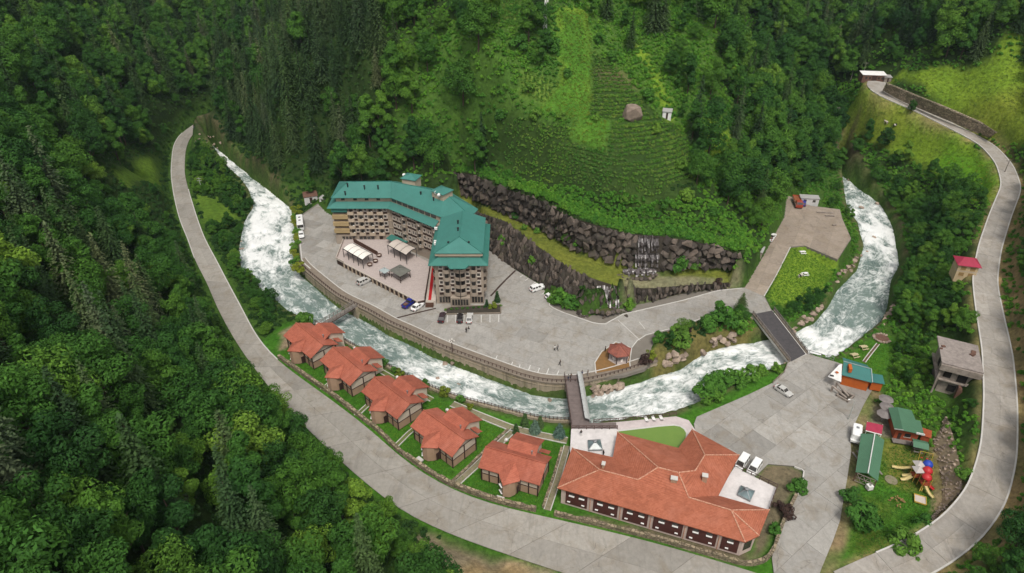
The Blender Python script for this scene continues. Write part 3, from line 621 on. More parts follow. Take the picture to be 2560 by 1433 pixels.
# porch roof over the middle of the tower front
hp('porch_roof', MB().add([(-16.6, 155.2, 12.9), (-12.4, 155.2, 12.9), (-11.6, 156.4, 13.35), (-17.4, 156.4, 13.35), (-14.5, 157.6, 14.0), (-16.6, 155.2, 12.7), (-12.4, 155.2, 12.7), (-11.6, 156.4, 12.7), (-17.4, 156.4, 12.7)], [(0, 1, 4), (1, 2, 4), (3, 0, 4), (0, 5, 6, 1), (1, 6, 7, 2), (3, 8, 5, 0), (5, 8, 7, 6)]), 'green_soffit')
# main roofs (thick sheets)
def roof(faces, th=.16):
    mb = MB()
    for f in faces: mb.poly(f); mb.poly([(x, y, z - th) for x, y, z in f][::-1])
    es = {}
    for f in faces:
        for a, b in zip(f, f[1:] + f[:1]):
            if (b, a) in es: del es[(b, a)]
            else: es[(a, b)] = 1
    for a, b in es: mb.quad(a, (a[0], a[1], a[2] - th), (b[0], b[1], b[2] - th), b)
    return mb
E0, E1 = (-56.0, 191.9, 16.05), (-37.4, 191.9, 16.05); E2, E3 = (-21.2, 179.2, 16.05), (-11.9, 179.2, 16.05); E4, E5 = (-10.1, 184.2, 16.05), (-19.6, 196.4, 16.05); E6, E7 = (-37.6, 204.2, 16.05), (-56.0, 204.2, 16.05)
K0, K1, K2 = (-51.6, 198.0, 18.7), (-38.0, 198.2, 18.7), (-20.6, 190.4, 18.7)
main_roof = hp('roof', roof([[E0, E1, K1, K0], [E7, E0, K0], [E6, E7, K0, K1], [E1, E2, K2, K1], [E2, E3, K2], [E3, E4, E5, K2], [E5, E6, K1, K2]]), 'green_metal_roof')
T0, T1, T2, T3 = (-20.9, 158.0, 15.95), (-7.7, 158.0, 15.95), (-7.7, 178.8, 15.95), (-20.9, 178.8, 15.95)
U0, U1 = (-14.3, 163.0, 18.3), (-14.3, 178.8, 18.3)
tower_roof = hp('roof', roof([[T0, T1, U0], [T1, T2, U1, U0], [T3, T0, U0, U1]]), 'green_metal_roof')
hp('fascia', MB().box(-20.7, -7.9, 158.2, 158.6, 15.0, 15.75), 'render_cream')
for a, b in ((T0, U0), (T1, U0), (U0, U1)): hp('ridge_cap', MB().bar((a[0], a[1], a[2] + .06), (b[0], b[1], b[2] + .06), .09), 'green_soffit', tower_roof)
for a, b in ((E0, K0), (K0, K1), (K1, K2), (E1, K1), (K2, E3)): hp('ridge_cap', MB().bar((a[0], a[1], a[2] + .06), (b[0], b[1], b[2] + .06), .09), 'green_soffit', main_roof)
# stair heads on the roof
for u, v, ang, wd, dp in ((1029, 456, R(-20), 4.6, 4.0), (1106, 490, R(-38), 4.6, 4.2)):
    p = px(u, v, 18.0); mb = MB().box(-wd / 2, wd / 2, -dp / 2, dp / 2, -1.5, 1.9, ang, p)
    st = hp('stair_head', mb, 'render_cream')
    c, s_ = math.cos(ang), math.sin(ang); q = lambda x, y, z: (p.x + x * c - y * s_, p.y + x * s_ + y * c, p.z + z)
    a_, b_ = wd / 2 + .35, dp / 2 + .35
    hp('stair_roof', roof([[q(-a_, -b_, 1.92), q(a_, -b_, 1.92), q(0, 0, 3.0)], [q(a_, -b_, 1.92), q(a_, b_, 1.92), q(0, 0, 3.0)], [q(a_, b_, 1.92), q(-a_, b_, 1.92), q(0, 0, 3.0)], [q(-a_, b_, 1.92), q(-a_, -b_, 1.92), q(0, 0, 3.0)]]), 'green_metal_roof', st)
vent = MB().lathe([(.2, -.6), (.2, .5), (.32, .5), (.32, .72), (.1, .85)], 8).mesh('roof_vent', M('black_metal'))
def on_roof(u, v, z0, z1):     # pixel -> point on the sloping main roof by a few fixed-point steps
    z = (z0 + z1) / 2; p = px(u, v, z)
    return p
for u, v, z, prt in ((869, 464, 18.3, main_roof), (863, 484, 17.0, main_roof), (911, 469, 18.0, main_roof), (945, 469, 18.0, main_roof), (1052, 485, 18.0, main_roof), (1084, 499, 17.8, main_roof), (1145, 557, 18.3, tower_roof), (1145, 575, 18.3, tower_roof), (1121, 610, 17.1, tower_roof), (1172, 610, 17.1, tower_roof)):
    o = link('roof_vent', vent, prt); o.location = px(u, v, z) - HB
ac = MB().box(-.45, .45, -.3, .3, 0, .7).mesh('air_conditioner', M('white_paint'))
for u, v in ((1090, 574), (1089, 607), (1089, 612), (1199, 575), (1203, 606)):
    o = link('air_conditioner', ac, hotel); o.location = px(u, v, 14.0) - HB
dish = MB().lathe([(.05, 0), (.5, .1), (.6, .25)], 10).mesh('satellite_dish', M('white_paint'), True)
for u, v in ((1010, 438), (1090, 482), (1097, 488)):
    o = link('satellite_dish', dish, hotel); o.location = px(u, v, 19.6) - HB; o.rotation_euler = (R(60), 0, R(20))
# clerestory openings
clw = MB().box(-.55, .55, -.06, .06, 0, .75).mesh('clerestory_window', M('glass_dark'))
for x in (-52.6, -48.8, -45.2, -41.6): o = link('clerestory_window', clw, ct); o.location = Vector((x, 192.86, 14.75)) - HB
dd = Vector((16.2, -12.9, 0)).normalized(); mrot = math.atan2(dd.y, dd.x); mn = Vector((-.623, -.782, 0))
gl = MB().box(-1.0, 1.0, -.06, .06, 0, 1.15).mesh('gallery_window', M('glass_dark'))
for i in range(8):
    o = link('gallery_window', gl, hotel); p = Vector((-37.8, 192.9, 14.6)) + dd * (1.6 + i * 2.42) + mn * .05; o.location = p - HB; o.rotation_euler.z = mrot
# window, spandrel, balcony templates (front looks to -y)
def frame_mb(w_, h_, t=.17, d=.3):
    return MB().box(-w_ / 2, w_ / 2, -d, 0, 0, t).box(-w_ / 2, w_ / 2, -d, 0, h_ - t, h_).box(-w_ / 2, -w_ / 2 + t, -d, 0, t, h_ - t).box(w_ / 2 - t, w_ / 2, -d, 0, t, h_ - t)
WFm = frame_mb(1.35, 1.5, .28).mesh('window', M('trim_light')); PNm = MB().box(-.42, .42, -.12, -.02, .26, 1.24).mesh('pane', M('glass_dark'))
WNm = frame_mb(.95, 1.5, .2).mesh('window', M('trim_light')); PNn = MB().box(-.3, .3, -.12, -.02, .2, 1.3).mesh('pane', M('glass_dark'))
SPm = MB().box(-.68, .68, -.26, 0, 0, .72).mesh('spandrel', M('dark_wood'))
def bal_mb(r, hgt_=.95, n=10, th=.12, dep=.8):
    mb = MB(); pts = [(-math.cos(math.pi * i / n) * r, -math.sin(math.pi * i / n) * dep) for i in range(n + 1)]
    mb.prism([(r, 0)] + [(x, y) for x, y in pts[::-1]][1:-1] + [(-r, 0)], -.16, 0)
    for (a, b) in zip(pts[:-1], pts[1:]):
        k_ = 1 - th / r; mb.prism([a, b, (b[0] * k_, b[1] * k_), (a[0] * k_, a[1] * k_)], 0, hgt_)
    return mb
BLm = bal_mb(1.15).mesh('balcony', M('render_taupe')); BCm = bal_mb(1.75, .95, 12, .12, 1.2).mesh('balcony', M('render_taupe'))
BRm = MB().box(-.95, .95, -.95, 0, -.16, 0).box(-.95, .95, -.95, -.83, 0, .95).box(-.95, -.83, -.83, 0, 0, .95).box(.83, .95, -.83, 0, 0, .95).mesh('balcony', M('render_cream'))
DRm = MB().box(-.5, .5, -.07, -.01, 0, 2.0).mesh('balcony_door', M('glass_dark'))
RCm = MB().box(-.85, .85, -.05, .0, 0, 2.15).mesh('recess', M('dark_wood'))
CHm = MB().box(-.28, .28, -.28, .28, .0, .42).box(-.28, .28, .2, .28, .42, .85).mesh('chair', M('white_paint'))
FZ = [3.45, 5.9, 8.35, 10.8]
def put(name, me_, p, rz, parent=None):
    o = link(name, me_, parent or hotel); o.location = Vector(p) - (HB if parent is None else Vector((0, 0, 0))); o.rotation_euler.z = rz; return o
def window(p, rz, narrow=False, spandrel=True):
    w_ = put('window', WNm if narrow else WFm, (p[0], p[1], p[2] + .75), rz); link('pane', PNn if narrow else PNm, w_)
    if spandrel: put('spandrel', SPm, p, rz)
def balcony(p, rz, me_=None, seat=False):
    b = put('balcony', me_ or BLm, p, rz); link('balcony_door', DRm, b)
    if seat: o = link('chair', CHm, b); o.location = (.3, -.45, 0); o.rotation_euler.z = random.uniform(-1, 1)
for f, z in enumerate(FZ):
    # tan stair bay on the left wing
    hp('parapet_band', MB().box(-56.3, -51.4, 191.0, 191.69, z + .72, z + 2.1), 'render_tan' if f < 3 else 'green_soffit')
    hp('recess_shade', MB().box(-55.9, -51.7, 191.62, 191.72, z + .02, z + .7), 'dark_wood')  # dark strip on the wall, shade of the recess put in as colour
    for x in (-48.9, -45.8, -42.7, -39.7):
        window((x, 191.7, z), 0)
    for x in (-50.35, -47.35, -44.25, -41.2):
        balcony((x, 191.7, z), 0, BRm, True)
    # end wall of the left wing
    for y in (194.5, 199.0): balcony((-56, y, z), -math.pi / 2, BRm)
    # middle wing
    for b in range(3):
        base = Vector((-38, 191.7, z)) + dd * (.9 + b * 6.6)
        window(base + dd * .8, mrot); window(base + dd * 2.4, mrot, True); window(base + dd * 3.5, mrot, True)
        balcony(base + dd * 5.0, mrot, BLm, True)
    # tower front
    for x in (-19.3, -9.1): window((x, 157.6, z - .25), 0)
    for x in (-17.8, -10.5): balcony((x, 157.6, z - .45), 0)
    for x in (-16.2, -12.1): window((x, 157.6, z), 0)
    b = put('balcony', BCm, (-14.15, 157.6, z - .1), 0)
    for x in (-.75, .75): o = link('balcony_door', DRm, b); o.location = (x, 0, 0)
    # tower sides
    for y in (159.8, 163.6, 167.4, 171.2, 175.0):
        balcony((-21, y, z), -math.pi / 2); 
        if y < 176: balcony((-7.8, y, z), math.pi / 2)
    for y in (161.7, 165.5, 169.3, 173.1): window((-21, y, z), -math.pi / 2, True); window((-7.8, y, z), math.pi / 2, True)
for f, z in enumerate(FZ):
    hp('storey_band', MB().box(-51.3, -38.1, 191.55, 191.69, z - .22, z), 'render_cream')
    a = Vector((-38, 191.7, z)); b = Vector((-22, 178.9, z)); o_ = mn * .12
    hp('storey_band', MB().prism([(a.x, a.y), (b.x, b.y), (b.x + o_.x, b.y + o_.y), (a.x + o_.x, a.y + o_.y)], z - .24, z - .02), 'render_cream')
hp('downpipe', MB().bar((-14.15, 156.3, .2), (-14.15, 156.3, 13.0), .07), 'black_metal')
# ground floor of the tower: wide dark shop windows
for x, w_ in ((-18.6, 3.2), (-9.6, 3.2), (-14.3, 4.6)):
    y = 157.55 if w_ < 4 else 156.2
    if w_ > 4: hp('porch', MB().box(-17.0, -11.6, 156.25, 157.59, 0, 2.75), 'render_taupe')
    o = hp('shop_window', MB().box(x - w_ / 2, x + w_ / 2, y - .12, y, .5, 2.3), 'glass_dark')
    n = 4 if w_ < 4 else 6
    for i in range(n + 1):
        xx = x - w_ / 2 + w_ * i / n; hp('mullion', MB().box(xx - .06, xx + .06, y - .18, y - .12, .45, 2.35), 'render_taupe', o)
for u0, u1, zz in ((-54.2, -50.0, 1.9), (-48.8, -43.8, 1.9)):
    o = hp('shop_window', MB().box(u0, u1, 191.36, 191.48, 1.75, 2.7), 'glass_dark')
    for i in range(5): xx = u0 + (u1 - u0) * i / 4; hp('mullion', MB().box(xx - .08, xx + .08, 191.3, 191.36, 1.7, 2.75), 'render_taupe', o)
hp('door', MB().box(-42.3, -41.2, 191.36, 191.48, 1.7, 3.2), 'dark_wood')
hp('canopy', MB().prism([(-38.4, 191.2), (-32.5, 186.6), (-34.3, 184.2), (-39.6, 188.6)], 3.4, 3.7), 'green_soffit')

# ---------------------------------------------------------------- terrace in front of the hotel
TZ = 1.7
TER = [(-53.6, 191.3), (-53.4, 179.0), (-50.6, 176.6), (-26.2, 156.2), (-24.3, 156.9), (-24.6, 176.8), (-37.9, 188.6), (-38.3, 191.3)]
terr = thing('terrace', 'paved stone terrace with dark arcaded front wall and balustrade before the hotel', 'terrace', (-38, 172, 0)); TL = Vector((-38, 172, 0))
tp = lambda n, mb, m, p=None, sm=False: part(n, mb.shift(-TL), m, p or terr, sm)
tp('platform', MB().prism(TER, 0, TZ - .12), 'dark_wood'); tp('paving', MB().prism(TER, TZ - .12, TZ), 'terrace_stone')
f0, f1 = Vector((-50.6, 176.6, 0)), Vector((-26.2, 156.2, 0)); fd = (f1 - f0).normalized(); fn = Vector((fd.y, -fd.x, 0)); L_ = (f1 - f0).length
fr = math.atan2(fd.y, fd.x)
pm = MB().box(-.18, .18, -.3, .05, 0, TZ - .05).mesh('pillar', M('render_cream'))
for i in range(18):
    p = f0 + fd * (L_ * i / 17); o = link('pillar', pm, terr); o.location = p - TL + fn * .02; o.rotation_euler.z = fr
a, b = f0 + fn * .3, f1 + fn * .3
tp('coping', MB().prism([(f0.x, f0.y), (f1.x, f1.y), (b.x, b.y), (a.x, a.y)], TZ - .02, TZ + .28), 'trim_light')
for (x0, y0), (x1, y1) in (((-53.4, 179.0), (-50.6, 176.6)), ((-53.6, 190.5), (-53.4, 179.0)), ((-24.3, 156.9), (-24.6, 176.8))):
    d_ = Vector((x1 - x0, y1 - y0, 0)).normalized(); n_ = Vector((d_.y, -d_.x, 0)) * .2
    tp('balustrade', MB().prism([(x0, y0), (x1, y1), (x1 + n_.x, y1 + n_.y), (x0 + n_.x, y0 + n_.y)], TZ - .02, TZ + .75), 'trim_light' if x0 < -40 else 'dark_wood')
def pergola(corners, zt, panels, canvas, label):
    P_ = [px(u, v, zt) for u, v in corners]           # left, back, right, front
    ctr = sum(P_, Vector()) / 4; ctr.z = TZ
    t = thing('pergola', label, 'pergola', ctr, 0, None)
    l, bk, r_, fr_ = [p - ctr for p in P_]            # long side l->fr_ and bk->r_
    for i in range(panels):
        f0_, f1_ = (i + .04) / panels, (i + .96) / panels
        q = lambda a, b, f: a + (b - a) * f
        mb = MB(); n = 6
        for k_ in range(n):
            g0, g1 = k_ / n, (k_ + 1) / n; h = lambda g: .42 * math.sin(math.pi * g)
            c = [q(q(l, fr_, f), q(bk, r_, f), g) + Vector((0, 0, h(g))) for f, g in ((f0_, g0), (f1_, g0), (f1_, g1), (f0_, g1))]
            mb.add(c + [x - Vector((0, 0, .04)) for x in c], [(0, 1, 2, 3), (7, 6, 5, 4), (0, 4, 5, 1), (2, 6, 7, 3)])
        part('canvas_panel', mb, canvas, t)
    for i in range(panels + 1):
        f = i / panels; a, b = l + (fr_ - l) * f, bk + (r_ - bk) * f
        pts = [a + (b - a) * g + Vector((0, 0, .42 * math.sin(math.pi * g) - .1)) for g in (0, .25, .5, .75, 1)]
        part('rafter', MB().tube(pts, .07, 4), 'black_metal', t)
        for p in (a, b): part('post', MB().bar((p.x, p.y, 0), (p.x, p.y, p.z), .08), 'black_metal', t)
    part('beam', MB().bar(l, fr_, .09), 'black_metal', t); part('beam', MB().bar(bk, r_, .09), 'black_metal', t)
    return t
pergola([(857, 622), (882, 608), (931, 635), (906, 650)], TZ + 3.0, 4, 'canvas_white', 'bright white arched canvas pergola of four panels on the hotel terrace')
pergola([(969, 613), (993, 598), (1040, 621), (1015, 638)], TZ + 3.2, 3, 'canvas_beige', 'greyish beige canvas pergola of three panels against the hotel middle wing')
def hip_gazebo(name, label, corners, zt, rise, m, base=TZ, group=None, posts=.09, over=.86):
    P_ = [px(u, v, zt) for u, v in corners]; ctr = sum(P_, Vector()) / 4; ctr.z = base
    t = thing(name, label, 'gazebo', ctr, 0, group); q = [p - ctr for p in P_]; top = Vector((0, 0, zt - base + rise))
    part('roof', roof([[tuple(q[i]), tuple(q[(i + 1) % 4]), tuple(top)] for i in range(4)], .1), m, t)
    part('finial', MB().lathe([(.12, 0), (.16, .25), (.04, .5)], 6, top - Vector((0, 0, .1))), m, t)
    for p in q: part('post', MB().bar((p.x * over, p.y * over, 0), (p.x * over, p.y * over, p.z), posts), 'dark_wood', t)
    for i in range(4):
        a, b = q[i] * over, q[(i + 1) % 4] * over; a.z = b.z = .75; part('rail', MB().bar(a, b, .05), 'dark_wood', t)
    return t
mat('slate_roof', (.15, .15, .13), (.11, .11, .095), scale=1.2, rough=.85); mat('pale_roof', (.36, .42, .42), scale=1, rough=.7)
hip_gazebo('gazebo', 'square gazebo with dark grey pyramid roof on the hotel terrace', [(973, 675), (1000, 661), (1028, 676), (1000, 692)], TZ + 2.5, .9, 'slate_roof')
hip_gazebo('gazebo', 'small pavilion with pale blue grey roof beside the dark gazebo on the terrace', [(947, 676), (961, 668), (975, 676), (961, 684)], TZ + 2.1, .6, 'pale_roof')
# open-air seats and the closed brown parasols of the terrace
for i, (u, v) in enumerate(((948, 642), (939, 656), (925, 665))):
    p = px(u, v, TZ); t = thing('rattan_tub', 'round brown rattan tub seat at the end of the white pergola', 'seat', p, 0, 'rattan tubs')
    part('shell', MB().lathe([(.35, 0), (.75, .35), (.85, .8), (.7, .75), (.55, .45)], 12), 'brown_rattan', t, True); part('cushion', MB().lathe([(.5, .38), (.55, .5), (.3, .55)], 10), 'canvas_beige', t)
fence = thing('terrace_screen', 'dark brown wooden screen along the back of the white pergola', 'screen', px(895, 610, TZ))
a, b = px(884, 606, TZ) - px(895, 610, TZ), px(945, 640, TZ) - px(895, 610, TZ)
for i in range(16):
    p0, p1 = a + (b - a) * (i / 16), a + (b - a) * ((i + .92) / 16); part('panel', MB().prism([(p0.x, p0.y), (p1.x, p1.y), (p1.x + .08, p1.y + .1), (p0.x + .08, p0.y + .1)], 0, 1.5), 'brown_rattan', fence)
# white ramp with the red carpet
rp = thing('entrance_ramp', 'white stone entrance walkway between the terrace and the tower', 'walkway', (-23, 166, 0)); RL = Vector((-23, 166, 0))
part('walkway', MB().prism([(-24.5, 176.6), (-21.9, 176.6), (-21.2, 157.0), (-24.0, 157.0)], 0, TZ - .3).shift(-RL), 'trim_light', rp)
for i in range(4): part('step', MB().box(-24.0, -21.8, 155.6 + i * .36, 155.98 + i * .36, 0, .3 + i * .3).shift(-RL), 'brown_rattan' if i < 3 else 'trim_light', rp)
c_ = thing('red_carpet', 'long red carpet with pale edges laid on the entrance walkway', 'carpet', (-23, 166, TZ - .29))
part('runner', MB().prism([(-24.0, 175.8), (-23.2, 175.8), (-22.9, 170), (-22.7, 164), (-22.5, 157.2), (-23.3, 157.2), (-23.6, 164), (-23.8, 170)], 0, .02).shift((23, -166, 0)), 'red_carpet', c_)

# ================================================================ red tiled roofs: cottages and the restaurant
def tile_roof(name, c, c2, pitch=.15):
    """clay tiles: courses follow the contour lines of the slope, every tile slightly off in tone"""
    k = NT(name); v = k.coord('obj'); sep = k.n('SeparateXYZ'); k.l(v, sep.inputs[0])
    cs = k.math('FRACT', k.math('DIVIDE', sep.outputs['Z'], pitch))
    course = k.ramp(cs, [(0, (0, 0, 0)), (.25, (1, 1, 1)), (1, (.75,) * 3)])
    vo = k.n('TexVoronoi', Scale=2.2); mp = k.n('Mapping'); mp.inputs['Scale'].default_value = (1, 1, 2.2); k.l(v, mp.inputs[0]); k.l(mp.outputs[0], vo.inputs['Vector'])
    sv = k.n('SeparateColor'); k.l(vo.outputs['Color'], sv.inputs[0])
    col = k.ramp(sv.outputs[0], [(0, c2), (1, c)])
    col = k.mix(k.math('MULTIPLY', k.ramp(k.noise(v, .35, 7, .75, dist=.8), [(.44, (0, 0, 0)), (.7, (1, 1, 1))]), .65), col, tuple(x * .62 for x in c2))
    col = k.mix(k.math('MULTIPLY', k.ramp(k.noise(v, .16, 6, .7, dist=1.0), [(.5, (0, 0, 0)), (.72, (1, 1, 1))]), .4), col, tuple(min(1, x * 1.15 + .05) for x in c))
    col = k.mix(1.0, col, k.ramp(course, [(0, (.62,) * 3), (1, (1.0,) * 3)]), 'MULTIPLY')
    oi = k.n('ObjectInfo'); col = k.mix(1.0, col, k.ramp(oi.outputs['Random'], [(0, (.92,) * 3), (1, (1.06,) * 3)]), 'MULTIPLY')
    k.l(col, k.p.inputs['Base Color']); k.p.inputs['Roughness'].default_value = .85; k.p.inputs['Specular IOR Level'].default_value = .2
    k.bump(k.math('ADD', cs, k.math('MULTIPLY', sv.outputs[0], .3)), .5, .08); return k.m
tile_roof('red_tiles', (.44, .135, .085), (.36, .105, .065)); tile_roof('orange_tiles', (.42, .14, .082), (.34, .108, .06))
mat('wall_cream', (.58, .49, .40), (.50, .42, .34), scale=.8, rough=.9, grime=.2); mat('wall_sand', (.40, .27, .185), (.34, .225, .15), scale=.8, rough=.9, grime=.2)
mat('timber_dark', (.05, .025, .02), rough=.8); mat('maroon_panel', (.085, .03, .024), (.065, .022, .018), scale=.9, rough=.8, grime=.15); mat('pink_render', (.55, .44, .39), (.47, .37, .33), scale=.5, rough=.9, grime=.3)
mat('ridge_mortar', (.62, .40, .28), (.33, .09, .05), scale=3.5, rough=.9)

def make_cottage():
    t = thing('cottage', '', 'cottage', group='row of red roofed cottages')
    L, D, HE, HR = 13.2, 8.0, 4.0, 6.0
    # walls
    part('lower_wall', MB().box(.6, 12.6, .6, 7.4, 0, 2.05), 'wall_sand', t)
    up = MB().add([(.62, .62, 2.05), (12.58, .62, 2.05), (12.58, 7.38, 2.05), (.62, 7.38, 2.05), (.62, .62, 4.2), (12.58, .62, 4.2), (12.58, 7.38, 4.2), (.62, 7.38, 4.2), (.62, 4, 5.9), (12.58, 4, 5.9)],
                  [(0, 1, 5, 4), (2, 3, 7, 6), (1, 2, 6, 9, 5), (3, 0, 4, 8, 7), (4, 5, 9, 8), (6, 7, 8, 9)])
    part('upper_wall', up, 'wall_cream', t)
    part('rear_wall', MB().box(4.6, 9.8, 7.38, 11.4, 0, 4.1).add([(4.6, 7.4, 4.1), (9.8, 7.4, 4.1), (9.8, 11.4, 4.1), (4.6, 11.4, 4.1), (4.6, 8, 5.9), (9.8, 8, 5.9)], [(0, 4, 5, 1), (2, 5, 4, 3), (1, 5, 2), (0, 3, 4)]), 'wall_cream', t)
    for z, a in ((2.0, .14), (4.05, .16)):
        part('storey_band', MB().box(.55, 12.65, .52, .6, z, z + a).box(12.6, 12.68, .6, 7.4, z, z + a).box(.52, .6, .6, 7.4, z, z + a), 'timber_dark', t)
    for x, y in ((.55, .55), (2.2, .55), (4.2, .55), (8.9, .55), (10.7, .55), (12.65, .55), (12.65, 4.0), (12.65, 7.42), (.55, 7.42), (.55, 4.0)):
        part('timber_post', MB().box(x - .11, x + .11, y - .09, y + .09, 0, 4.1), 'timber_dark', t)
    # roofs
    A, B, C, D_ = (0, 0, HE), (L, 0, HE), (L, 4, HR), (0, 4, HR)
    r1 = part('roof', roof([[A, B, C, D_], [D_, C, (L, 8, HE), (0, 8, HE)]], .16), 'red_tiles', t)
    part('rear_roof', roof([[(4, 5.4, 4.75), (10.3, 5.4, 4.75), (10.3, 8, 6.05), (4, 8, 6.05)], [(4, 8, 6.05), (10.3, 8, 6.05), (10.3, 12, 4.05), (4, 12, 4.05)]], .15), 'red_tiles', t)
    part('side_canopy', roof([[(10.2, 8.2, 4.3), (12.4, 8.2, 4.3), (12.4, 9.8, 3.6), (10.2, 9.8, 3.6)]], .12), 'red_tiles', t)
    part('ridge', MB().bar((0, 4, HR + .05), (L, 4, HR + .05), .1), 'red_tiles', r1)
    Lf, Tip, Rt, Hp, T = (4.4, .1, 4.02), (6.4, -2.6, 4.0), (9.2, -.3, 4.02), (6.75, .0, 4.95), (7.0, 2.9, 5.52)
    part('turret_roof', roof([[Lf, Tip, Hp], [Tip, Rt, Hp], [Lf, Hp, T], [Hp, Rt, T]], .13), 'red_tiles', t)
    tw = [(4.9, .62), (5.05, -.9), (6.2, -2.0), (7.4, -1.75), (8.3, -.7), (8.5, .62)]
    tur = part('turret_wall', MB().prism(tw, 0, 4.0), 'wall_sand', t)
    # turret windows with pale sills and the entrance step
    d_ = Vector((6.2 - 5.05, -2.0 + .9, 0)); ang = math.atan2(d_.y, d_.x); mid = Vector((5.6, -1.48, 0))
    for z in (.8, 2.6):
        part('window', MB().box(-.45, .45, -.06, .0, 0, 1.0, ang, (mid.x, mid.y, z)), 'glass_dark', tur)
        part('window_sill', MB().box(-.6, .6, -.28, .0, -.16, -.02, ang, (mid.x, mid.y, z)), 'white_paint', tur)
    part('door', MB().box(8.62, 8.68, -.3, .5, 0, 1.9).box(8.5, 8.62, -.3, .5, 0, 1.9), 'timber_dark', t)
    part('doorstep', MB().box(5.0, 6.6, -3.0, -2.2, 0, .25), 'kerb', t)
    part('chimney_pot', MB().lathe([(.13, 4.7), (.13, 5.9), (.2, 5.9), (.2, 6.05)], 6, (9.4, 6.2, 0)), 'grey_metal', t)
    dsh = part('satellite_dish', MB().lathe([(.05, 0), (.36, .07), (.45, .18)], 10), 'white_paint', t, True); dsh.location = (3.0, 8.3, 4.9); dsh.rotation_euler = (R(55), 0, R(30))
    return t
cot = make_cottage(); ctr_ = tree_of(cot)
cots = [(-58.7, 140.1, -45.1), (-47.0, 130.1, -45.7), (-34.8, 118.8, -43.8), (-22.1, 107.6, -42.4), (-6.9, 96.0, -20.6)]
clab = ['red roofed cottage at the end of the row beside the wooden footbridge', 'red roofed cottage second in the row from the wooden footbridge', 'red roofed cottage third in the row from the wooden footbridge', 'red roofed cottage fourth in the row, beside the wide open lawn', 'red roofed cottage turned squarely to the road, next to the restaurant']
for i, ((x, y, a), lb) in enumerate(zip(cots, clab)):
    if i == 0: cot.location = (x, y, -2); cot.rotation_euler.z = R(a); cot['label'] = lb
    else: copy_tree(cot, ctr_, (x, y, -2), R(a), lb)

# ---------------------------------------------------------------- restaurant
RB = Vector((28, 90, -2)); rest = thing('restaurant', 'long restaurant with angular orange red tiled roof and maroon front panels beside the road', 'restaurant', RB)
rp_ = lambda n, mb, m, p=None, sm=False: part(n, mb.shift(-RB), m, p or rest, sm)
EZ = 2.8
pe = {n: tuple(px(u, v, EZ)) for n, (u, v) in dict(a=(1393, 1220), b=(1430, 1120), c=(1532, 1143), d=(1543, 1080), e=(1696, 1120), f=(1730, 1073), g=(1849, 1138), h=(1796, 1239), i=(1924, 1275), j=(1898, 1340), k=(1863, 1356)).items()}
pk = {n: tuple(px(u, v, z)) for n, (u, v, z) in dict(R1=(1499, 1175, 5.4), R2=(1595, 1200, 5.4), R3=(1645, 1169, 6.5), R4=(1696, 1182, 6.5), R5=(1738, 1177, 6.0), R6=(1762, 1138, 5.7), R7=(1722, 1244, 5.5), R8=(1828, 1276, 5.4)).items()}
q = {**pe, **pk}
faces = [['a', 'k', 'R8', 'R7'], ['a', 'R7', 'R4', 'R3', 'R2', 'R1'], ['b', 'a', 'R1'], ['c', 'b', 'R1', 'R2'], ['d', 'c', 'R2', 'R3'], ['e', 'd', 'R3', 'R4', 'R5'], ['f', 'e', 'R5', 'R6'], ['g', 'f', 'R6'], ['h', 'g', 'R6', 'R5', 'R4', 'R7'], ['i', 'h', 'R7', 'R8'], ['j', 'i', 'R8'], ['k', 'j', 'R8']]
rroof = rp_('roof', roof([[q[n] for n in f] for f in faces], .2), 'orange_tiles')
for a, b in (('a', 'R1'), ('b', 'R1'), ('R1', 'R2'), ('R2', 'R3'), ('R3', 'R4'), ('R4', 'R5'), ('R5', 'R6'), ('R6', 'f'), ('R6', 'g'), ('R3', 'd'), ('R4', 'R7'), ('R7', 'R8'), ('R8', 'k'), ('R8', 'j'), ('R8', 'i')):
    A_, B_ = Vector(q[a]), Vector(q[b]); rp_('ridge_cap', MB().bar(A_ + Vector((0, 0, .07)), B_ + Vector((0, 0, .07)), .13, n=6), 'ridge_mortar', rroof)
def inset(poly, d):
    n = len(poly); out = []; s_ = 1 if area([p[:2] for p in poly]) > 0 else -1
    for i in range(n):
        p0, p1, p2 = Vector(poly[i - 1][:2]), Vector(poly[i][:2]), Vector(poly[(i + 1) % n][:2]); e1, e2 = (p1 - p0).normalized(), (p2 - p1).normalized()
        n1, n2 = Vector((-e1.y, e1.x)) * s_, Vector((-e2.y, e2.x)) * s_; b = (n1 + n2); b = b / max(.35, b.length_squared / 2) if b.length > .1 else n1
        out.append(tuple(p1 + b * d))
    return out
ring = [pe[n] for n in 'akjihgfedcb']
wl = inset(ring, .7); rp_('wall', MB().prism(wl, -2.1, EZ - .05), 'pink_render')
A_, B_ = Vector((*wl[0], 0)), Vector((*wl[1], 0)); fd = (B_ - A_).normalized(); fl = (B_ - A_).length; ang = math.atan2(fd.y, fd.x); fn = Vector((fd.y, -fd.x, 0))
sill = MB().box(-.55, .55, -.3, -.02, 0, .16).mesh('window_sill', M('white_paint')); wgl = MB().box(-.5, .5, -.05, .0, .16, 1.0).mesh('window', M('glass_dark')); sl2 = MB().box(-.3, .3, -.25, -.02, 0, .14).mesh('window_sill', M('white_paint'))
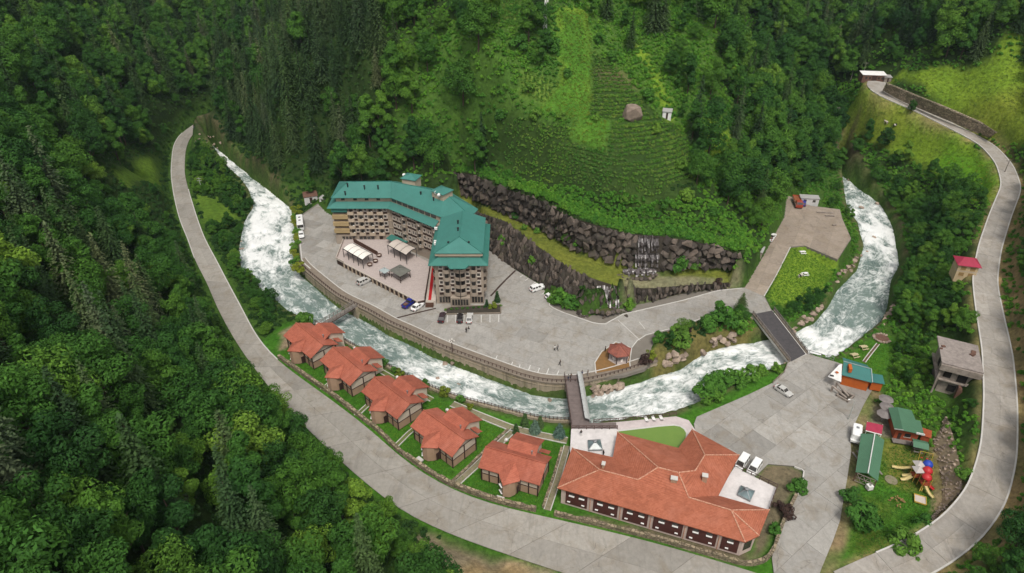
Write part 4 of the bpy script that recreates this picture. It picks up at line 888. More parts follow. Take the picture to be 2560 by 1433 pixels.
for f0, f1 in ((.028, .155), (.19, .33), (.36, .50), (.53, .69), (.715, .87), (.895, .985)):
    x0, x1 = f0 * fl, f1 * fl
    pn = rp_('maroon_panel', MB().box(x0, x1, -.1, .0, -1.55, EZ - .1, ang, A_), 'maroon_panel')
    for fx in ((.28, .74) if f1 - f0 > .1 else (.5,)):
        for z, me_ in ((.95, sill), (-.85, sl2)):
            p = A_ + fd * (x0 + (x1 - x0) * (fx + (.0 if z > 0 else -.12 + .2 * (fx > .5)))) + fn * .1
            o = link('window_sill', me_, pn); o.location = Vector((p.x, p.y, z)) - RB; o.rotation_euler.z = ang
            if z > 0: o2 = link('window', wgl, pn); o2.location = Vector((p.x, p.y, z)) - RB; o2.rotation_euler.z = ang
for f in (.172, .345, .515, .70, .882):
    p = A_ + fd * (f * fl) + fn * .12; rp_('downpipe', MB().bar((p.x, p.y, -2), (p.x, p.y, EZ - .2), .06), 'ridge_mortar')
o = Vector((*wl[2], 0)); e_ = Vector((*wl[1], 0)); fd2 = (o - e_).normalized(); rp_('window', MB().box(.5, (o - e_).length - .4, -.06, .02, -.9, 1.6, math.atan2(fd2.y, fd2.x), e_), 'glass_dark')
for u, v, z, wd in ((1508, 1168, 5.0, .5), (1684, 1205, 5.8, 1.1), (1761, 1198, 5.3, .9)):
    p = px(u, v, z); ch = rp_('chimney', MB().box(-wd / 2, wd / 2, -.4, .4, -.8, 1.0, R(-15), p), 'wall_sand', rroof); rp_('chimney_cap', MB().box(-wd / 2 - .12, wd / 2 + .12, -.5, .5, 1.0, 1.16, R(-15), p), 'kerb', rroof)
def skylight(corners, zt):
    P_ = [px(u, v, zt) for u, v in corners]; c = sum(P_, Vector()) / 4
    sk = rp_('skylight', MB().prism([(p.x, p.y) for p in P_], zt - .4, zt), 'grey_metal')
    for i in range(4):
        a, b = [c + (P_[k_ % 4] - c) * .95 for k_ in (i, i + 1)]; t = c + Vector((0, 0, .95)); a.z = b.z = zt + .02
        rp_('pane', MB().add([a, b, t], [(0, 1, 2)] if (b - a).cross(t - a).z > 0 else [(2, 1, 0)]), 'glass_blue', sk)
        rp_('glazing_bar', MB().bar(a, t, .05), 'grey_metal', sk)
    rp_('cap', MB().lathe([(.35, .85), (.4, 1.15), (.1, 1.25)], 8, c), 'grey_metal', sk)
mat('white_deck', (.66, .62, .61), (.52, .49, .48), scale=.7, rough=.8, grime=.3, bump=.1)
def terrace(poly, z, name='roof_terrace'):
    P_ = [px(u, v, z) for u, v in poly]; return rp_(name, MB().prism([(p.x, p.y) for p in P_], -2.1, z), 'white_deck')
terrace([(1428, 1072), (1543, 1072), (1546, 1082), (1538, 1160), (1425, 1135)], .3)
skylight([(1469, 1100), (1501, 1098), (1507, 1124), (1471, 1125)], .8)
terrace([(1836, 1168), (1942, 1220), (1921, 1278), (1786, 1248)], .9)
skylight([(1852, 1213), (1888, 1227), (1876, 1252), (1843, 1235)], 1.4)
mat('rail_wood', (.10, .06, .05), (.07, .045, .04), rough=.8)
def railing(name, label, cat, pts, h=1.0, step=1.8, m='rail_wood', loc=None, cross=True, r=.055, parent=None, group=None):
    """posts, two rails and cross braces along a line of 3-D points"""
    P_ = [Vector(p) for p in pts]; base = P_[0].copy()
    t = parent or thing(name, label, cat, base, 0, group); off = base if not parent else (loc or Vector((0, 0, 0)))
    for a, b in zip(P_[:-1], P_[1:]):
        n = max(1, round((b - a).length / step)); up = Vector((0, 0, h))
        part('rail', MB().bar(a - off + up, b - off + up, r), m, t); part('rail', MB().bar(a - off + up * .35, b - off + up * .35, r * .8), m, t)
        for i in range(n):
            p = a + (b - a) * (i / n); p2 = a + (b - a) * ((i + 1) / n)
            part('post', MB().bar(p - off, p - off + up * 1.1, r * 1.3), m, t)
            if cross: part('brace', MB().bar(p - off + up * .35, p2 - off + up, r * .6), m, t)
    part('post', MB().bar(P_[-1] - off, P_[-1] - off + Vector((0, 0, h * 1.1)), r * 1.3), m, t); return t
railing('railing', '', '', [px(1428, 1073, .3), px(1543, 1073, .3)], parent=rest, loc=RB)
railing('railing', '', '', [px(1836, 1168, .9), px(1942, 1220, .9), px(1921, 1278, .9)], parent=rest, loc=RB)

# pool and its deck
mat('pool_water', (.145, .235, .045), (.125, .215, .04), scale=.5, rough=.12, spec=.5); mat('pool_deck', (.55, .48, .47), (.44, .385, .38), scale=.8, rough=.8, grime=.25)
PD = Vector((33, 108, 0)); pool = thing('swimming_pool', 'green swimming pool with curved end and pale deck behind the restaurant', 'pool', PD)
deck = [(1480, 1058), (1545, 1055), (1690, 1041), (1722, 1051), (1738, 1075), (1746, 1092), (1735, 1112), (1560, 1112), (1540, 1085), (1480, 1075)]
part('deck', MB().prism([(p.x, p.y) for p in (px(u, v, -.1) for u, v in deck)], -5.5, -.1).shift(-PD), 'pool_deck', pool)
pw = [(1546, 1079), (1600, 1073), (1650, 1067), (1685, 1064.5), (1700, 1067), (1710, 1074), (1715, 1083), (1714, 1094), (1705, 1125), (1560, 1112)]
wp = [px(u, v, .0) for u, v in pw]
part('coping', MB().prism([(p[0], p[1]) for p in inset([tuple(p) for p in wp], -.45)], -.1, .02).shift(-PD), 'kerb', pool); part('water', MB().prism([(p.x, p.y) for p in wp], -.1, .04).shift(-PD), 'pool_water', pool)
def lounger(p, rz, lab):
    t = thing('sun_lounger', lab, 'sun lounger', p, rz, 'white loungers on the pool deck')
    part('seat', MB().box(-.34, .34, -1.0, .35, .3, .36), 'white_paint', t); part('backrest', MB().add([(-.34, .35, .3), (.34, .35, .3), (.34, .95, .75), (-.34, .95, .75), (-.34, .35, .37), (.34, .35, .37), (.34, .95, .82), (-.34, .95, .82)], [(3, 2, 1, 0), (4, 5, 6, 7), (0, 1, 5, 4), (1, 2, 6, 5), (2, 3, 7, 6), (3, 0, 4, 7)]), 'white_paint', t)
    for x in (-.28, .28):
        for y in (-.8, .3): part('leg', MB().bar((x, y, 0), (x, y, .3), .03), 'white_paint', t)
    return t
for i, (u, v) in enumerate(((1616, 1052), (1634, 1050), (1653, 1048))):
    lounger(px(u, v, -.1), R(190), ['white sun lounger on the pool deck farthest from the parked vans', 'white sun lounger on the pool deck between two others', 'white sun lounger on the pool deck closest to the concrete lot'][i])
railing('pool_railing', 'dark timber railing along the pool deck above the river', 'railing', [px(u, v, -.1) for u, v in ((1484, 1057), (1545, 1054), (1620, 1046), (1690, 1040))], 1.0, 1.6)

# ================================================================ river walls, bridges, garden walls
k = NT('stained_wall'); v = k.coord(); c = (.35, .29, .21)
col = k.ramp(k.noise(v, .5, 6, .7), [(.3, tuple(x * .75 for x in c)), (.7, c)])
st = k.noise(v, .9, 6, .7, (1, 1, .06)); col = k.mix(k.math('MULTIPLY', k.ramp(st, [(.5, (0, 0, 0)), (.66, (1, 1, 1))]), .7), col, (.075, .06, .04))
ms = k.noise(v, .3, 5, .7, dist=.5); col = k.mix(k.math('MULTIPLY', k.ramp(ms, [(.52, (0, 0, 0)), (.7, (1, 1, 1))]), .5), col, (.14, .13, .04))
k.l(col, k.p.inputs['Base Color']); k.p.inputs['Roughness'].default_value = .92; k.bump(k.noise(v, 3, 6, .7), .4, .08)
mat('walkway_brown', (.23, .19, .15), (.17, .14, .11), scale=1.2, rough=.9, grime=.3, bump=.2)
def near_idx(arr, u, v, z=-3.9): return int(np.argmin(np.linalg.norm(arr - np.array(pxy(u, v, z)), axis=1)))
i0, i1 = near_idx(ra_, 745, 680), near_idx(ra_, 1640, 932)
wline = smooth_line(ra_[i0:i1 + 1], 56, 3); ctrp = PLAT_W
inner = []
tanw = np.gradient(wline, axis=0); tanw /= np.linalg.norm(tanw, axis=1)[:, None]; nw = np.stack([-tanw[:, 1], tanw[:, 0]], 1)
if poly_sd(*(wline[28] + nw[28] * 2)[:, None], PLAT_W)[0] > poly_sd(*(wline[28] - nw[28] * 2)[:, None], PLAT_W)[0]: nw = -nw
rw = thing('river_wall', 'tall stained concrete river wall with cornice below the hotel lot', 'retaining wall', (*wline[28], -6)); WB = Vector((*wline[28], -6))
def strip(line, n, off0, off1, z0, z1):
    mb = MB()
    for i in range(len(line) - 1):
        a0, a1 = line[i] + n[i] * off0, line[i] + n[i] * off1; b0, b1 = line[i + 1] + n[i + 1] * off0, line[i + 1] + n[i + 1] * off1
        za0, za1 = (z0, z1) if not hasattr(z0, '__len__') else (z0[i], z1[i]); zb0, zb1 = (z0, z1) if not hasattr(z0, '__len__') else (z0[i + 1], z1[i + 1])
        mb.add([(*a0, za0), (*b0, zb0), (*b1, zb0), (*a1, za0), (*a0, za1), (*b0, zb1), (*b1, zb1), (*a1, za1)], [(0, 4, 5, 1), (3, 2, 6, 7), (4, 7, 6, 5)] + ([(0, 3, 7, 4)] if i == 0 else []) + ([(1, 5, 6, 2)] if i == len(line) - 2 else []))
    return mb
part('wall_face', strip(wline, nw, 0, .7, -6.5, -.25).shift(-WB), 'stained_wall', rw)
part('cornice', strip(wline, nw, -.22, .7, -.25, .06).shift(-WB), 'walkway_brown', rw); part('ledge', strip(wline, nw, -.14, .0, -1.25, -1.05).shift(-WB), 'stained_wall', rw)
part('walkway', strip(wline, nw, .7, 2.6, -.4, .05).shift(-WB), 'walkway_brown', rw); part('kerb', strip(wline, nw, 2.6, 2.85, -.4, .13).shift(-WB), 'kerb', rw)
pil = MB().box(-.25, .25, -.2, .1, -6.4, -.25).mesh('pilaster', M('stained_wall')); pst = MB().box(-.09, .09, -.09, .09, 0, .75).mesh('post', M('rail_wood'))
for i in range(2, 56, 3):
    o = link('pilaster', pil, rw); a_ = math.atan2(nw[i][1], nw[i][0]) - math.pi / 2; o.location = Vector((*(wline[i] + nw[i] * .05), 0)) - WB; o.rotation_euler.z = a_
for i in range(0, 56):
    for fr_ in (0, .5):
        if i == 55 and fr_: continue
        j = min(55, i + 1); p = wline[i] * (1 - fr_) + wline[j] * fr_; n_ = nw[i]
        o = link('post', pst, rw); o.location = Vector((*(p + n_ * .3), .06)) - WB
part('rail', MB().tube([Vector((*(wline[i] + nw[i] * .3), .75)) - WB for i in range(56)], .05, 4), 'rail_wood', rw)
# west edge of the lot: low planted bank wall
# garden bank on the near side
j0, j1 = near_idx(rb_, 800, 812), near_idx(rb_, 1425, 1052)
gl_ = smooth_line(rb_[j0:j1 + 1], 46, 3); tg = np.gradient(gl_, axis=0); tg /= np.linalg.norm(tg, axis=1)[:, None]; ng = np.stack([-tg[:, 1], tg[:, 0]], 1)
if poly_sd(*(gl_[20] + ng[20] * 2)[:, None], NEAR_W)[0] > poly_sd(*(gl_[20] - ng[20] * 2)[:, None], NEAR_W)[0]: ng = -ng
GB = Vector((*gl_[20], -5)); gw = thing('garden_river_wall', 'low stone river wall with dark post fence along the cottage lawns', 'wall', GB)
part('wall_face', strip(gl_, ng, -.1, .7, -5.8, -1.85).shift(-GB), 'stained_wall', gw)
fpost = MB().box(-.07, .07, -.07, .07, 0, .95).mesh('post', M('rail_wood'))
for i in range(46):
    for fr_ in (0, .5):
        if i == 45 and fr_: continue
        p = gl_[i] * (1 - fr_) + gl_[min(45, i + 1)] * fr_ + ng[i] * .3; o = link('post', fpost, gw); o.location = Vector((*p, -1.85)) - GB
for z in (-1.45, -1.05): part('rail', MB().tube([Vector((*(gl_[i] + ng[i] * .3), z)) - GB for i in range(46)], .04, 4), 'rail_wood', gw)
# dry-stone garden walls along the road
def masonry(name, c, sc=1.3):
    k = NT(name); v = k.coord(); vo = k.n('TexVoronoi', Scale=sc); mp = k.n('Mapping'); mp.inputs['Scale'].default_value = (1, 1, 1.7); k.l(v, mp.inputs[0]); k.l(mp.outputs[0], vo.inputs['Vector'])
    ve = k.n('TexVoronoi', Scale=sc, feature='DISTANCE_TO_EDGE'); k.l(mp.outputs[0], ve.inputs['Vector'])
    sv = k.n('SeparateColor'); k.l(vo.outputs['Color'], sv.inputs[0])
    col = k.ramp(sv.outputs[0], [(0, tuple(x * .55 for x in c)), (1, tuple(min(1, x * 1.25) for x in c))])
    col = k.mix(k.ramp(ve.outputs['Distance'], [(.02, (1, 1, 1)), (.1, (0, 0, 0))]), col, tuple(x * .35 for x in c))
    col = k.mix(k.math('MULTIPLY', k.ramp(k.noise(v, .4, 5), [(.5, (0, 0, 0)), (.7, (1, 1, 1))]), .45), col, (.07, .09, .025))
    k.l(col, k.p.inputs['Base Color']); k.p.inputs['Roughness'].default_value = .95
    k.bump(k.ramp(ve.outputs['Distance'], [(0, (0, 0, 0)), (.12, (1, 1, 1))]), .9, .12); return k.m
masonry('dry_stone', (.30, .24, .16)); masonry('grey_stone', (.33, .285, .225), .9)
def stone_wall(name, label, pix, z, h, wd, m, n=40, jit=.12, flip=False):
    ln = smooth_line(np.array([pxy(u, v, z) for u, v in pix]), n, 2); t_ = np.gradient(ln, axis=0); t_ /= np.linalg.norm(t_, axis=1)[:, None]; nn = np.stack([-t_[:, 1], t_[:, 0]], 1)
    base = Vector((*ln[n // 2], z)); t = thing(name, label, 'wall', base)
    rs = np.random.RandomState(n); zt = z + h + rs.uniform(-jit, jit, n)
    part('wall_body', strip(ln, nn, -wd / 2, wd / 2, np.full(n, z - .6), zt).shift(-base), m, t)
    cap = MB()
    for i in range(n - 1):
        if rs.rand() < .9:
            a, b = ln[i] + (ln[i + 1] - ln[i]) * .04, ln[i] + (ln[i + 1] - ln[i]) * .96; e_ = nn[i] * (wd / 2 + .07)
            part('coping_stone', MB().prism([tuple(a - e_), tuple(b - e_), tuple(b + e_), tuple(a + e_)], float(min(zt[i], zt[i + 1])) - .05, float(max(zt[i], zt[i + 1])) + .1 + rs.rand() * .06).shift(-base), m, t)
    return t
stone_wall('stone_wall', 'long low mossy stone wall between the road and the cottages', [(697, 893), (770, 945), (840, 994), (880, 1026), (952, 1082), (988, 1120), (1050, 1166), (1122, 1210), (1180, 1232), (1258, 1258), (1340, 1276)], -2, .8, .6, 'dry_stone', 66)
stone_wall('stone_wall', 'stone wall below the maroon front of the restaurant beside the road', [(1385, 1286), (1470, 1305), (1637, 1346), (1839, 1405), (1868, 1414), (1915, 1404), (1930, 1385), (1958, 1305), (1990, 1240)], -2, .7, .5, 'dry_stone', 48)
for pix, lab in (([(1131, 1205), (1180, 1160), (1230, 1110), (1270, 1075)], 'stone edging wall of the path between the fourth cottage and the last one'), ([(1358, 1268), (1385, 1190), (1405, 1120)], 'stone edging of the path beside the restaurant wall')):
    stone_wall('stone_wall', lab, pix, -2, .3, .4, 'dry_stone', 16)
def flat_path(name, pix, z, wd, m):
    ln = smooth_line(np.array([pxy(u, v, z) for u, v in pix]), 40, 2); t_ = np.gradient(ln, axis=0); t_ /= np.linalg.norm(t_, axis=1)[:, None]; nn = np.stack([-t_[:, 1], t_[:, 0]], 1)
    o = struct(name, strip(ln, nn, -wd / 2, wd / 2, z - .3, z + .03), m)
    for s_ in (-1, 1): part('kerb', strip(ln, nn, s_ * (wd / 2) - .09, s_ * (wd / 2) + .09, z - .3, z + .12), 'kerb', o)
mat('path_stone', (.25, .215, .15), (.17, .16, .09), scale=1.5, rough=.95, grime=.3, bump=.3)
mat('mossy_path', (.15, .165, .06), (.11, .14, .04), scale=1.5, rough=.95, grime=.2, bump=.3)
flat_path('garden_path', [(820, 845), (893, 893), (990, 950), (1080, 1000)], -2.2, 1.3, 'mossy_path'); flat_path('garden_path', [(1130, 1010), (1190, 1035), (1278, 1070), (1340, 1086), (1418, 1102)], -2.2, 1.8, 'path_stone')
flat_path('garden_path', [(1138, 1212), (1190, 1165), (1240, 1117), (1284, 1076)], -2.2, 1.4, 'path_stone'); flat_path('garden_path', [(1368, 1275), (1395, 1195), (1418, 1115)], -2.2, 1.3, 'path_stone')
flat_path('garden_path', [(805, 975), (840, 945), (858, 925)], -2.2, 1.0, 'mossy_path'); flat_path('garden_path', [(890, 1040), (925, 1008), (945, 985)], -2.2, 1.0, 'mossy_path'); flat_path('garden_path', [(990, 1115), (1020, 1085), (1050, 1060)], -2.2, 1.0, 'mossy_path')
# ---- footbridge at the cottages' end
def frame_axes(a, b):
    d = (b - a); L = d.length; h = Vector((d.x, d.y, 0)).normalized(); return d.normalized(), Vector((-h.y, h.x, 0)), L
mat('old_wood', (.24, .21, .19), (.17, .15, .135), scale=1.5, rough=.9, grime=.3, rnd=.12)
a, b = px(797, 817, -1.6), px(888, 763, .1); dv, sv_, L_ = frame_axes(a, b); fb = thing('footbridge', 'narrow grey wooden footbridge with plank deck near the first cottage', 'footbridge', a)
n = 34
for i in range(n):
    p0, p1 = dv * (L_ * i / n), dv * (L_ * (i + .9) / n); w_ = sv_ * .85
    part('plank', MB().add([p0 - w_, p1 - w_, p1 + w_, p0 + w_] + [x - Vector((0, 0, .1)) for x in (p0 - w_, p1 - w_, p1 + w_, p0 + w_)], [(0, 1, 2, 3), (7, 6, 5, 4), (0, 4, 5, 1), (1, 5, 6, 2), (2, 6, 7, 3), (3, 7, 4, 0)]), 'old_wood', fb)
for s_ in (-1, 1):
    part('girder', MB().bar(sv_ * s_ * .7 - Vector((0, 0, .28)), dv * L_ + sv_ * s_ * .7 - Vector((0, 0, .28)), .14), 'rail_wood', fb)
    for z in (.55, 1.05): part('rail', MB().bar(sv_ * s_ * .85 + Vector((0, 0, z)), dv * L_ + sv_ * s_ * .85 + Vector((0, 0, z)), .05), 'old_wood', fb)
    for i in range(10): p = dv * (L_ * i / 9) + sv_ * s_ * .85; part('post', MB().bar(p, p + Vector((0, 0, 1.15)), .08), 'old_wood', fb)
for p in (Vector((0, 0, 0)), dv * L_): part('abutment', MB().box(-.5, .5, -1.1, 1.1, -4.5, -.3, math.atan2(dv.y, dv.x), p), 'stained_wall', fb)
# ---- bridge to the restaurant, one side under a curved sheet-metal shield
mat('bridge_deck', (.19, .15, .14), (.13, .105, .10), scale=1, rough=.85, grime=.3)
a, b = px(1452, 1066, .1), px(1432, 938, .1); dv, sv_, L_ = frame_axes(a, b); mbg = thing('restaurant_bridge', 'brown decked bridge with curved grey metal shield leading to the restaurant', 'bridge', a)
part('deck', MB().prism([tuple((p)[:2]) for p in (-sv_ * 2.1, dv * L_ - sv_ * 2.1, dv * L_ + sv_ * 2.1, sv_ * 2.1)], -.35, 0), 'bridge_deck', mbg)
for i in range(12):
    p0, p1 = dv * (L_ * (i + .04) / 12), dv * (L_ * (i + .96) / 12); part('deck_panel', MB().prism([tuple((p)[:2]) for p in (p0 - sv_ * 1.9, p1 - sv_ * 1.9, p1 + sv_ * 1.9, p0 + sv_ * 1.9)], 0, .04), 'bridge_deck', mbg)
for s_ in (-1.7, 1.7): part('girder', MB().bar(sv_ * s_ - Vector((0, 0, .75)), dv * L_ + sv_ * s_ - Vector((0, 0, .75)), .35), 'rail_wood', mbg)
shield = MB(); nseg = 8
e_ = -sv_ if sv_.x < 0 else sv_         # the shield stands on the +x side
for i in range(nseg):
    t0, t1 = math.pi * .5 * i / nseg, math.pi * .5 * (i + 1) / nseg
    f = lambda t: e_ * (2.3 - 1.35 * (1 - math.cos(t))) + Vector((0, 0, 1.5 * math.sin(t)))
    q0, q1 = f(t0), f(t1); shield.quad(q0 + dv * 1.0, q0 + dv * (L_ - .4), q1 + dv * (L_ - .4), q1 + dv * 1.0)
    shield.quad(q1 + dv * 1.0 + e_ * .05, q1 + dv * (L_ - .4) + e_ * .05, q0 + dv * (L_ - .4) + e_ * .05, q0 + dv * 1.0 + e_ * .05)
mat('shield_zinc', (.50, .51, .50), (.40, .41, .40), scale=1.5, rough=.5, metal=.2); part('metal_shield', shield, 'shield_zinc', mbg, True)
for i in range(9):
    p = dv * (1 + (L_ - 1.4) * i / 8); part('shield_rib', MB().tube([p + e_ * 2.36, p + e_ * 1.9 + Vector((0, 0, 1.08)), p + e_ * .95 + Vector((0, 0, 1.54))], .05, 4), 'grey_metal', mbg)
    q_ = p - e_ * 2.05; part('post', MB().bar(q_, q_ + Vector((0, 0, 1.1)), .06), 'rail_wood', mbg)
for z in (.5, 1.05): part('rail', MB().bar(-e_ * 2.05 + Vector((0, 0, z)), dv * L_ - e_ * 2.05 + Vector((0, 0, z)), .05), 'rail_wood', mbg)
part('landing', MB().prism([tuple((px(u, v, .1) - a)[:2]) for u, v in ((1428, 1058), (1540, 1056), (1543, 1072), (1428, 1074))], -5, -.01), 'bridge_deck', mbg)
# ---- road bridge
la, ra2, lb2, rb2 = px(1880, 786, 0), px(1936, 776, 0), px(1972, 905, -1.95), px(2020, 884, -1.95)
rbg = thing('road_bridge', 'road bridge with dark asphalt deck and concrete parapets over the rapids', 'bridge', (la + ra2 + lb2 + rb2) / 4); RBc = (la + ra2 + lb2 + rb2) / 4
def slab4(p, th, up=0): u_ = Vector((0, 0, up)); d_ = Vector((0, 0, th)); return MB().add([x - RBc + u_ for x in p] + [x - RBc + u_ - d_ for x in p], [(0, 1, 2, 3), (7, 6, 5, 4), (0, 4, 5, 1), (1, 5, 6, 2), (2, 6, 7, 3), (3, 7, 4, 0)])
part('deck', slab4([la, lb2, rb2, ra2], .7, -.03), 'kerb', rbg); sd_ = (ra2 - la).normalized(); part('asphalt_deck', slab4([la + sd_ * .7, lb2 + sd_ * .7, rb2 - sd_ * .7, ra2 - sd_ * .7], .03, .015), 'asphalt', rbg)
for a, b, s_ in ((la, lb2, 1), (ra2, rb2, -1)):
    w_ = sd_ * s_ * .45; part('parapet', slab4([a, b, b + w_, a + w_], .45, .38) if s_ > 0 else slab4([a + w_, b + w_, b, a], .45, .38), 'walkway_brown', rbg)
    for z in (.75, 1.15): part('rail', MB().bar(a + w_ * .5 + Vector((0, 0, z)) - RBc, b + w_ * .5 + Vector((0, 0, z)) - RBc, .06), 'old_wood', rbg)
    for i in range(12): p = a + (b - a) * (i / 11) + w_ * .5; part('post', MB().bar(p - RBc, p + Vector((0, 0, 1.2)) - RBc, .08), 'old_wood', rbg)
for a, b in ((la, ra2), (lb2, rb2)):
    m_ = (a + b) / 2; part('abutment', MB().box(-4.0, 4.0, -1, 1, -6, -.75, math.atan2((b - a).y, (b - a).x), m_ - RBc), 'stained_wall', rbg)
railing('river_fence', 'grey two rail fence from the road bridge along the river bank', 'fence', [px(2022, 884, -1.95), px(2052, 893, -1.95), px(2083, 902, -1.95)], 1.0, 2.0, 'grey_metal', cross=False)
railing('river_fence', 'short fence on the kerb beside the road bridge above the lower lot', 'fence', [px(1970, 907, -1.95), px(1960, 932, -1.95), px(1932, 958, -1.95)], .6, 2.5, 'walkway_brown', cross=False)

# ================================================================ rock walls behind the hotel
k = NT('quarry_rock'); v = k.coord('obj'); oi = k.n('ObjectInfo'); w_ = k.coord()
col = k.ramp(oi.outputs['Random'], [(0, (.04, .034, .03)), (.55, (.082, .07, .061)), (1, (.155, .125, .105))])
col = k.mix(1.0, col, k.ramp(k.noise(w_, 1.1, 7, .75), [(.3, (.55, .55, .55)), (.7, (1.35, 1.3, 1.25))]), 'MULTIPLY')
col = k.mix(k.math('MULTIPLY', k.ramp(k.noise(w_, .35, 5, .7), [(.55, (0, 0, 0)), (.7, (1, 1, 1))]), .5), col, (.05, .065, .02))
k.l(col, k.p.inputs['Base Color']); k.p.inputs['Roughness'].default_value = .9; k.p.inputs['Specular IOR Level'].default_value = .25; k.bump(k.noise(w_, 2.2, 7, .75), .7, .15)
mat('river_rock', (.36, .28, .22), (.22, .17, .135), scale=1.0, rough=.9, bump=.4, bscale=3, rnd=.3); mat('dark_earth', (.055, .045, .035), (.035, .03, .022), scale=1, rough=1, bump=.5, bscale=2)
def hull(n, sx, sy, sz, seed, power=.55):
    rs = np.random.RandomState(seed); bm = bmesh.new()
    for _ in range(n):
        d = rs.normal(size=3); d /= np.abs(d).max() ** power * np.linalg.norm(d) ** (1 - power)
        bm.verts.new((d[0] * sx / 2, d[1] * sy / 2, d[2] * sz / 2))
    r_ = bmesh.ops.convex_hull(bm, input=bm.verts); bmesh.ops.delete(bm, geom=list({g for g in r_['geom_interior'] + r_['geom_unused'] if isinstance(g, bmesh.types.BMVert)}), context='VERTS')
    return bm
def hull_mesh(name, m, *a, **kw):
    bm = hull(*a, **kw); me_ = bpy.data.meshes.new(name); bm.to_mesh(me_); bm.free(); me_.materials.append(M(m)); return me_
UST = [hull_mesh('stone', 'quarry_rock', 11, 2.7, 1.7, 2.6, 100 + i, .9) for i in range(8)]; LST = [hull_mesh('stone', 'quarry_rock', 11, 1.35, 1.3, 3.0, 200 + i, .9) for i in range(8)]; RST = [hull_mesh('rock', 'river_rock', 16, 1, .9, .75, 300 + i, .35) for i in range(8)]
DST = [hull_mesh('stone', 'quarry_rock', 13, 1, .9, .8, 400 + i, .6) for i in range(5)]
def rock_wall(name, label, base, top, sw, sh, meshes, seed, lean=.2, skip=None):
    rs = random.Random(seed); d = np.r_[0, np.cumsum(np.linalg.norm(np.diff(base, axis=0), axis=1))]; ncol = int(d[-1] / sw); ctr = Vector(base[len(base) // 2])
    t = thing(name, label, 'rock wall', ctr); n = 0
    bk = MB()
    for i in range(len(base) - 1):
        a, b, c, e_ = [Vector(x) - ctr for x in (base[i], base[i + 1], top[i + 1], top[i])]; bk.quad(a, b, c, e_)
    part('earth_core', bk, 'dark_earth', t)
    for i in range(ncol + 1):
        f = i / ncol; bi = np.array([np.interp(f * d[-1], d, base[:, k_]) for k_ in range(3)]); ti = np.array([np.interp(f, np.linspace(0, 1, len(top)), top[:, k_]) for k_ in range(3)])
        f_ = np.interp(f * d[-1], d, np.linspace(0, 1, len(base))); ti = np.array([np.interp(f_, np.linspace(0, 1, len(top)), top[:, k_]) for k_ in range(3)])
        hh = np.linalg.norm(ti - bi); nr = max(1, int(round(hh / sh)))
        for r_ in range(nr):
            g = (r_ + .5 + rs.uniform(-.15, .15)) / nr; p = bi + (ti - bi) * g
            if skip and skip(p): continue
            o = link('stone', rs.choice(meshes), t); o.location = Vector(p) - ctr + Vector((rs.uniform(-.3, .3), rs.uniform(-.5, .1), rs.uniform(-.2, .2)))
            j = min(len(base) - 2, int(f * (len(base) - 1))); tg_ = base[j + 1] - base[j]
            o.rotation_euler = (rs.uniform(-.35, .15), rs.uniform(-.4, .4), math.atan2(tg_[1], tg_[0]) + rs.uniform(-.35, .35)); s_ = rs.uniform(.7, 1.2) * min(1.0, hh / nr / sh); o.scale = (rs.uniform(.7, 1.25) * max(.75, s_), rs.uniform(.8, 1.2), s_); n += 1
    return t
in_fall = lambda p: 1585 < project(*p)[0] < 1655
rock_wall('rock_wall', 'upper wall of huge grey brown boulders below the bushy slope', uwb, uwt, 1.95, 2.15, UST, 1, skip=in_fall)
rock_wall('rock_wall', 'lower wall of tall narrow dark slabs rising from the hotel lot', lwb, lwt, 1.15, 2.6, LST, 2, skip=lambda p: 1490 < project(*p)[0] < 1548)
# three-step waterfall
k = NT('falling_water'); v = k.coord()
f = k.ramp(k.noise(v, 2.2, 6, .7, (1.6, 1.6, .16)), [(.46, (.06, .05, .05)), (.60, (.17, .15, .15)), (.76, (.66, .65, .65))]); k.l(f, k.p.inputs['Base Color']); k.p.inputs['Roughness'].default_value = .3
mat('pond_water', (.085, .085, .035), (.06, .065, .025), scale=.8, rough=.15, spec=.6)
wf = thing('waterfall', 'artificial waterfall dropping in steps over the dark rock wall into small ponds', 'waterfall', px(1610, 668, 6)); WFc = px(1610, 668, 6)
def fall(u0, u1, v0, z0, v1, z1, n, seed, m='falling_water', name='cascade'):
    rs = random.Random(seed)
    for i in range(n):
        ua, ub = u0 + (u1 - u0) * i / n, u0 + (u1 - u0) * (i + .96) / n; st = 5; mb = MB(); pa = []
        j = rs.uniform(-.3, .3); vv = rs.uniform(-5, 5)
        for s_ in range(st + 1):
            g = s_ / st; z = z0 + (z1 - z0) * g; vb = v0 + (v1 + vv - v0) * g; bulge = .35 * math.sin(g * 9 + j * 4) - .5
            a, b = px(ua, vb, z), px(ub, vb, z); pa.append((a + Vector((0, bulge + j, 0)) - WFc, b + Vector((0, bulge + j, 0)) - WFc))
        for (a, b), (c, e_) in zip(pa[:-1], pa[1:]): mb.quad(a, c, e_, b)
        part(name, mb, m, wf, True)
fall(1594, 1646, 588, 16.2, 627, 11.5, 16, 1); fall(1588, 1648, 630, 11.4, 662, 7.2, 18, 2); fall(1556, 1640, 668, 6.6, 686, 5.2, 18, 4); fall(1492, 1548, 714, 5.4, 764, 1.6, 16, 5)
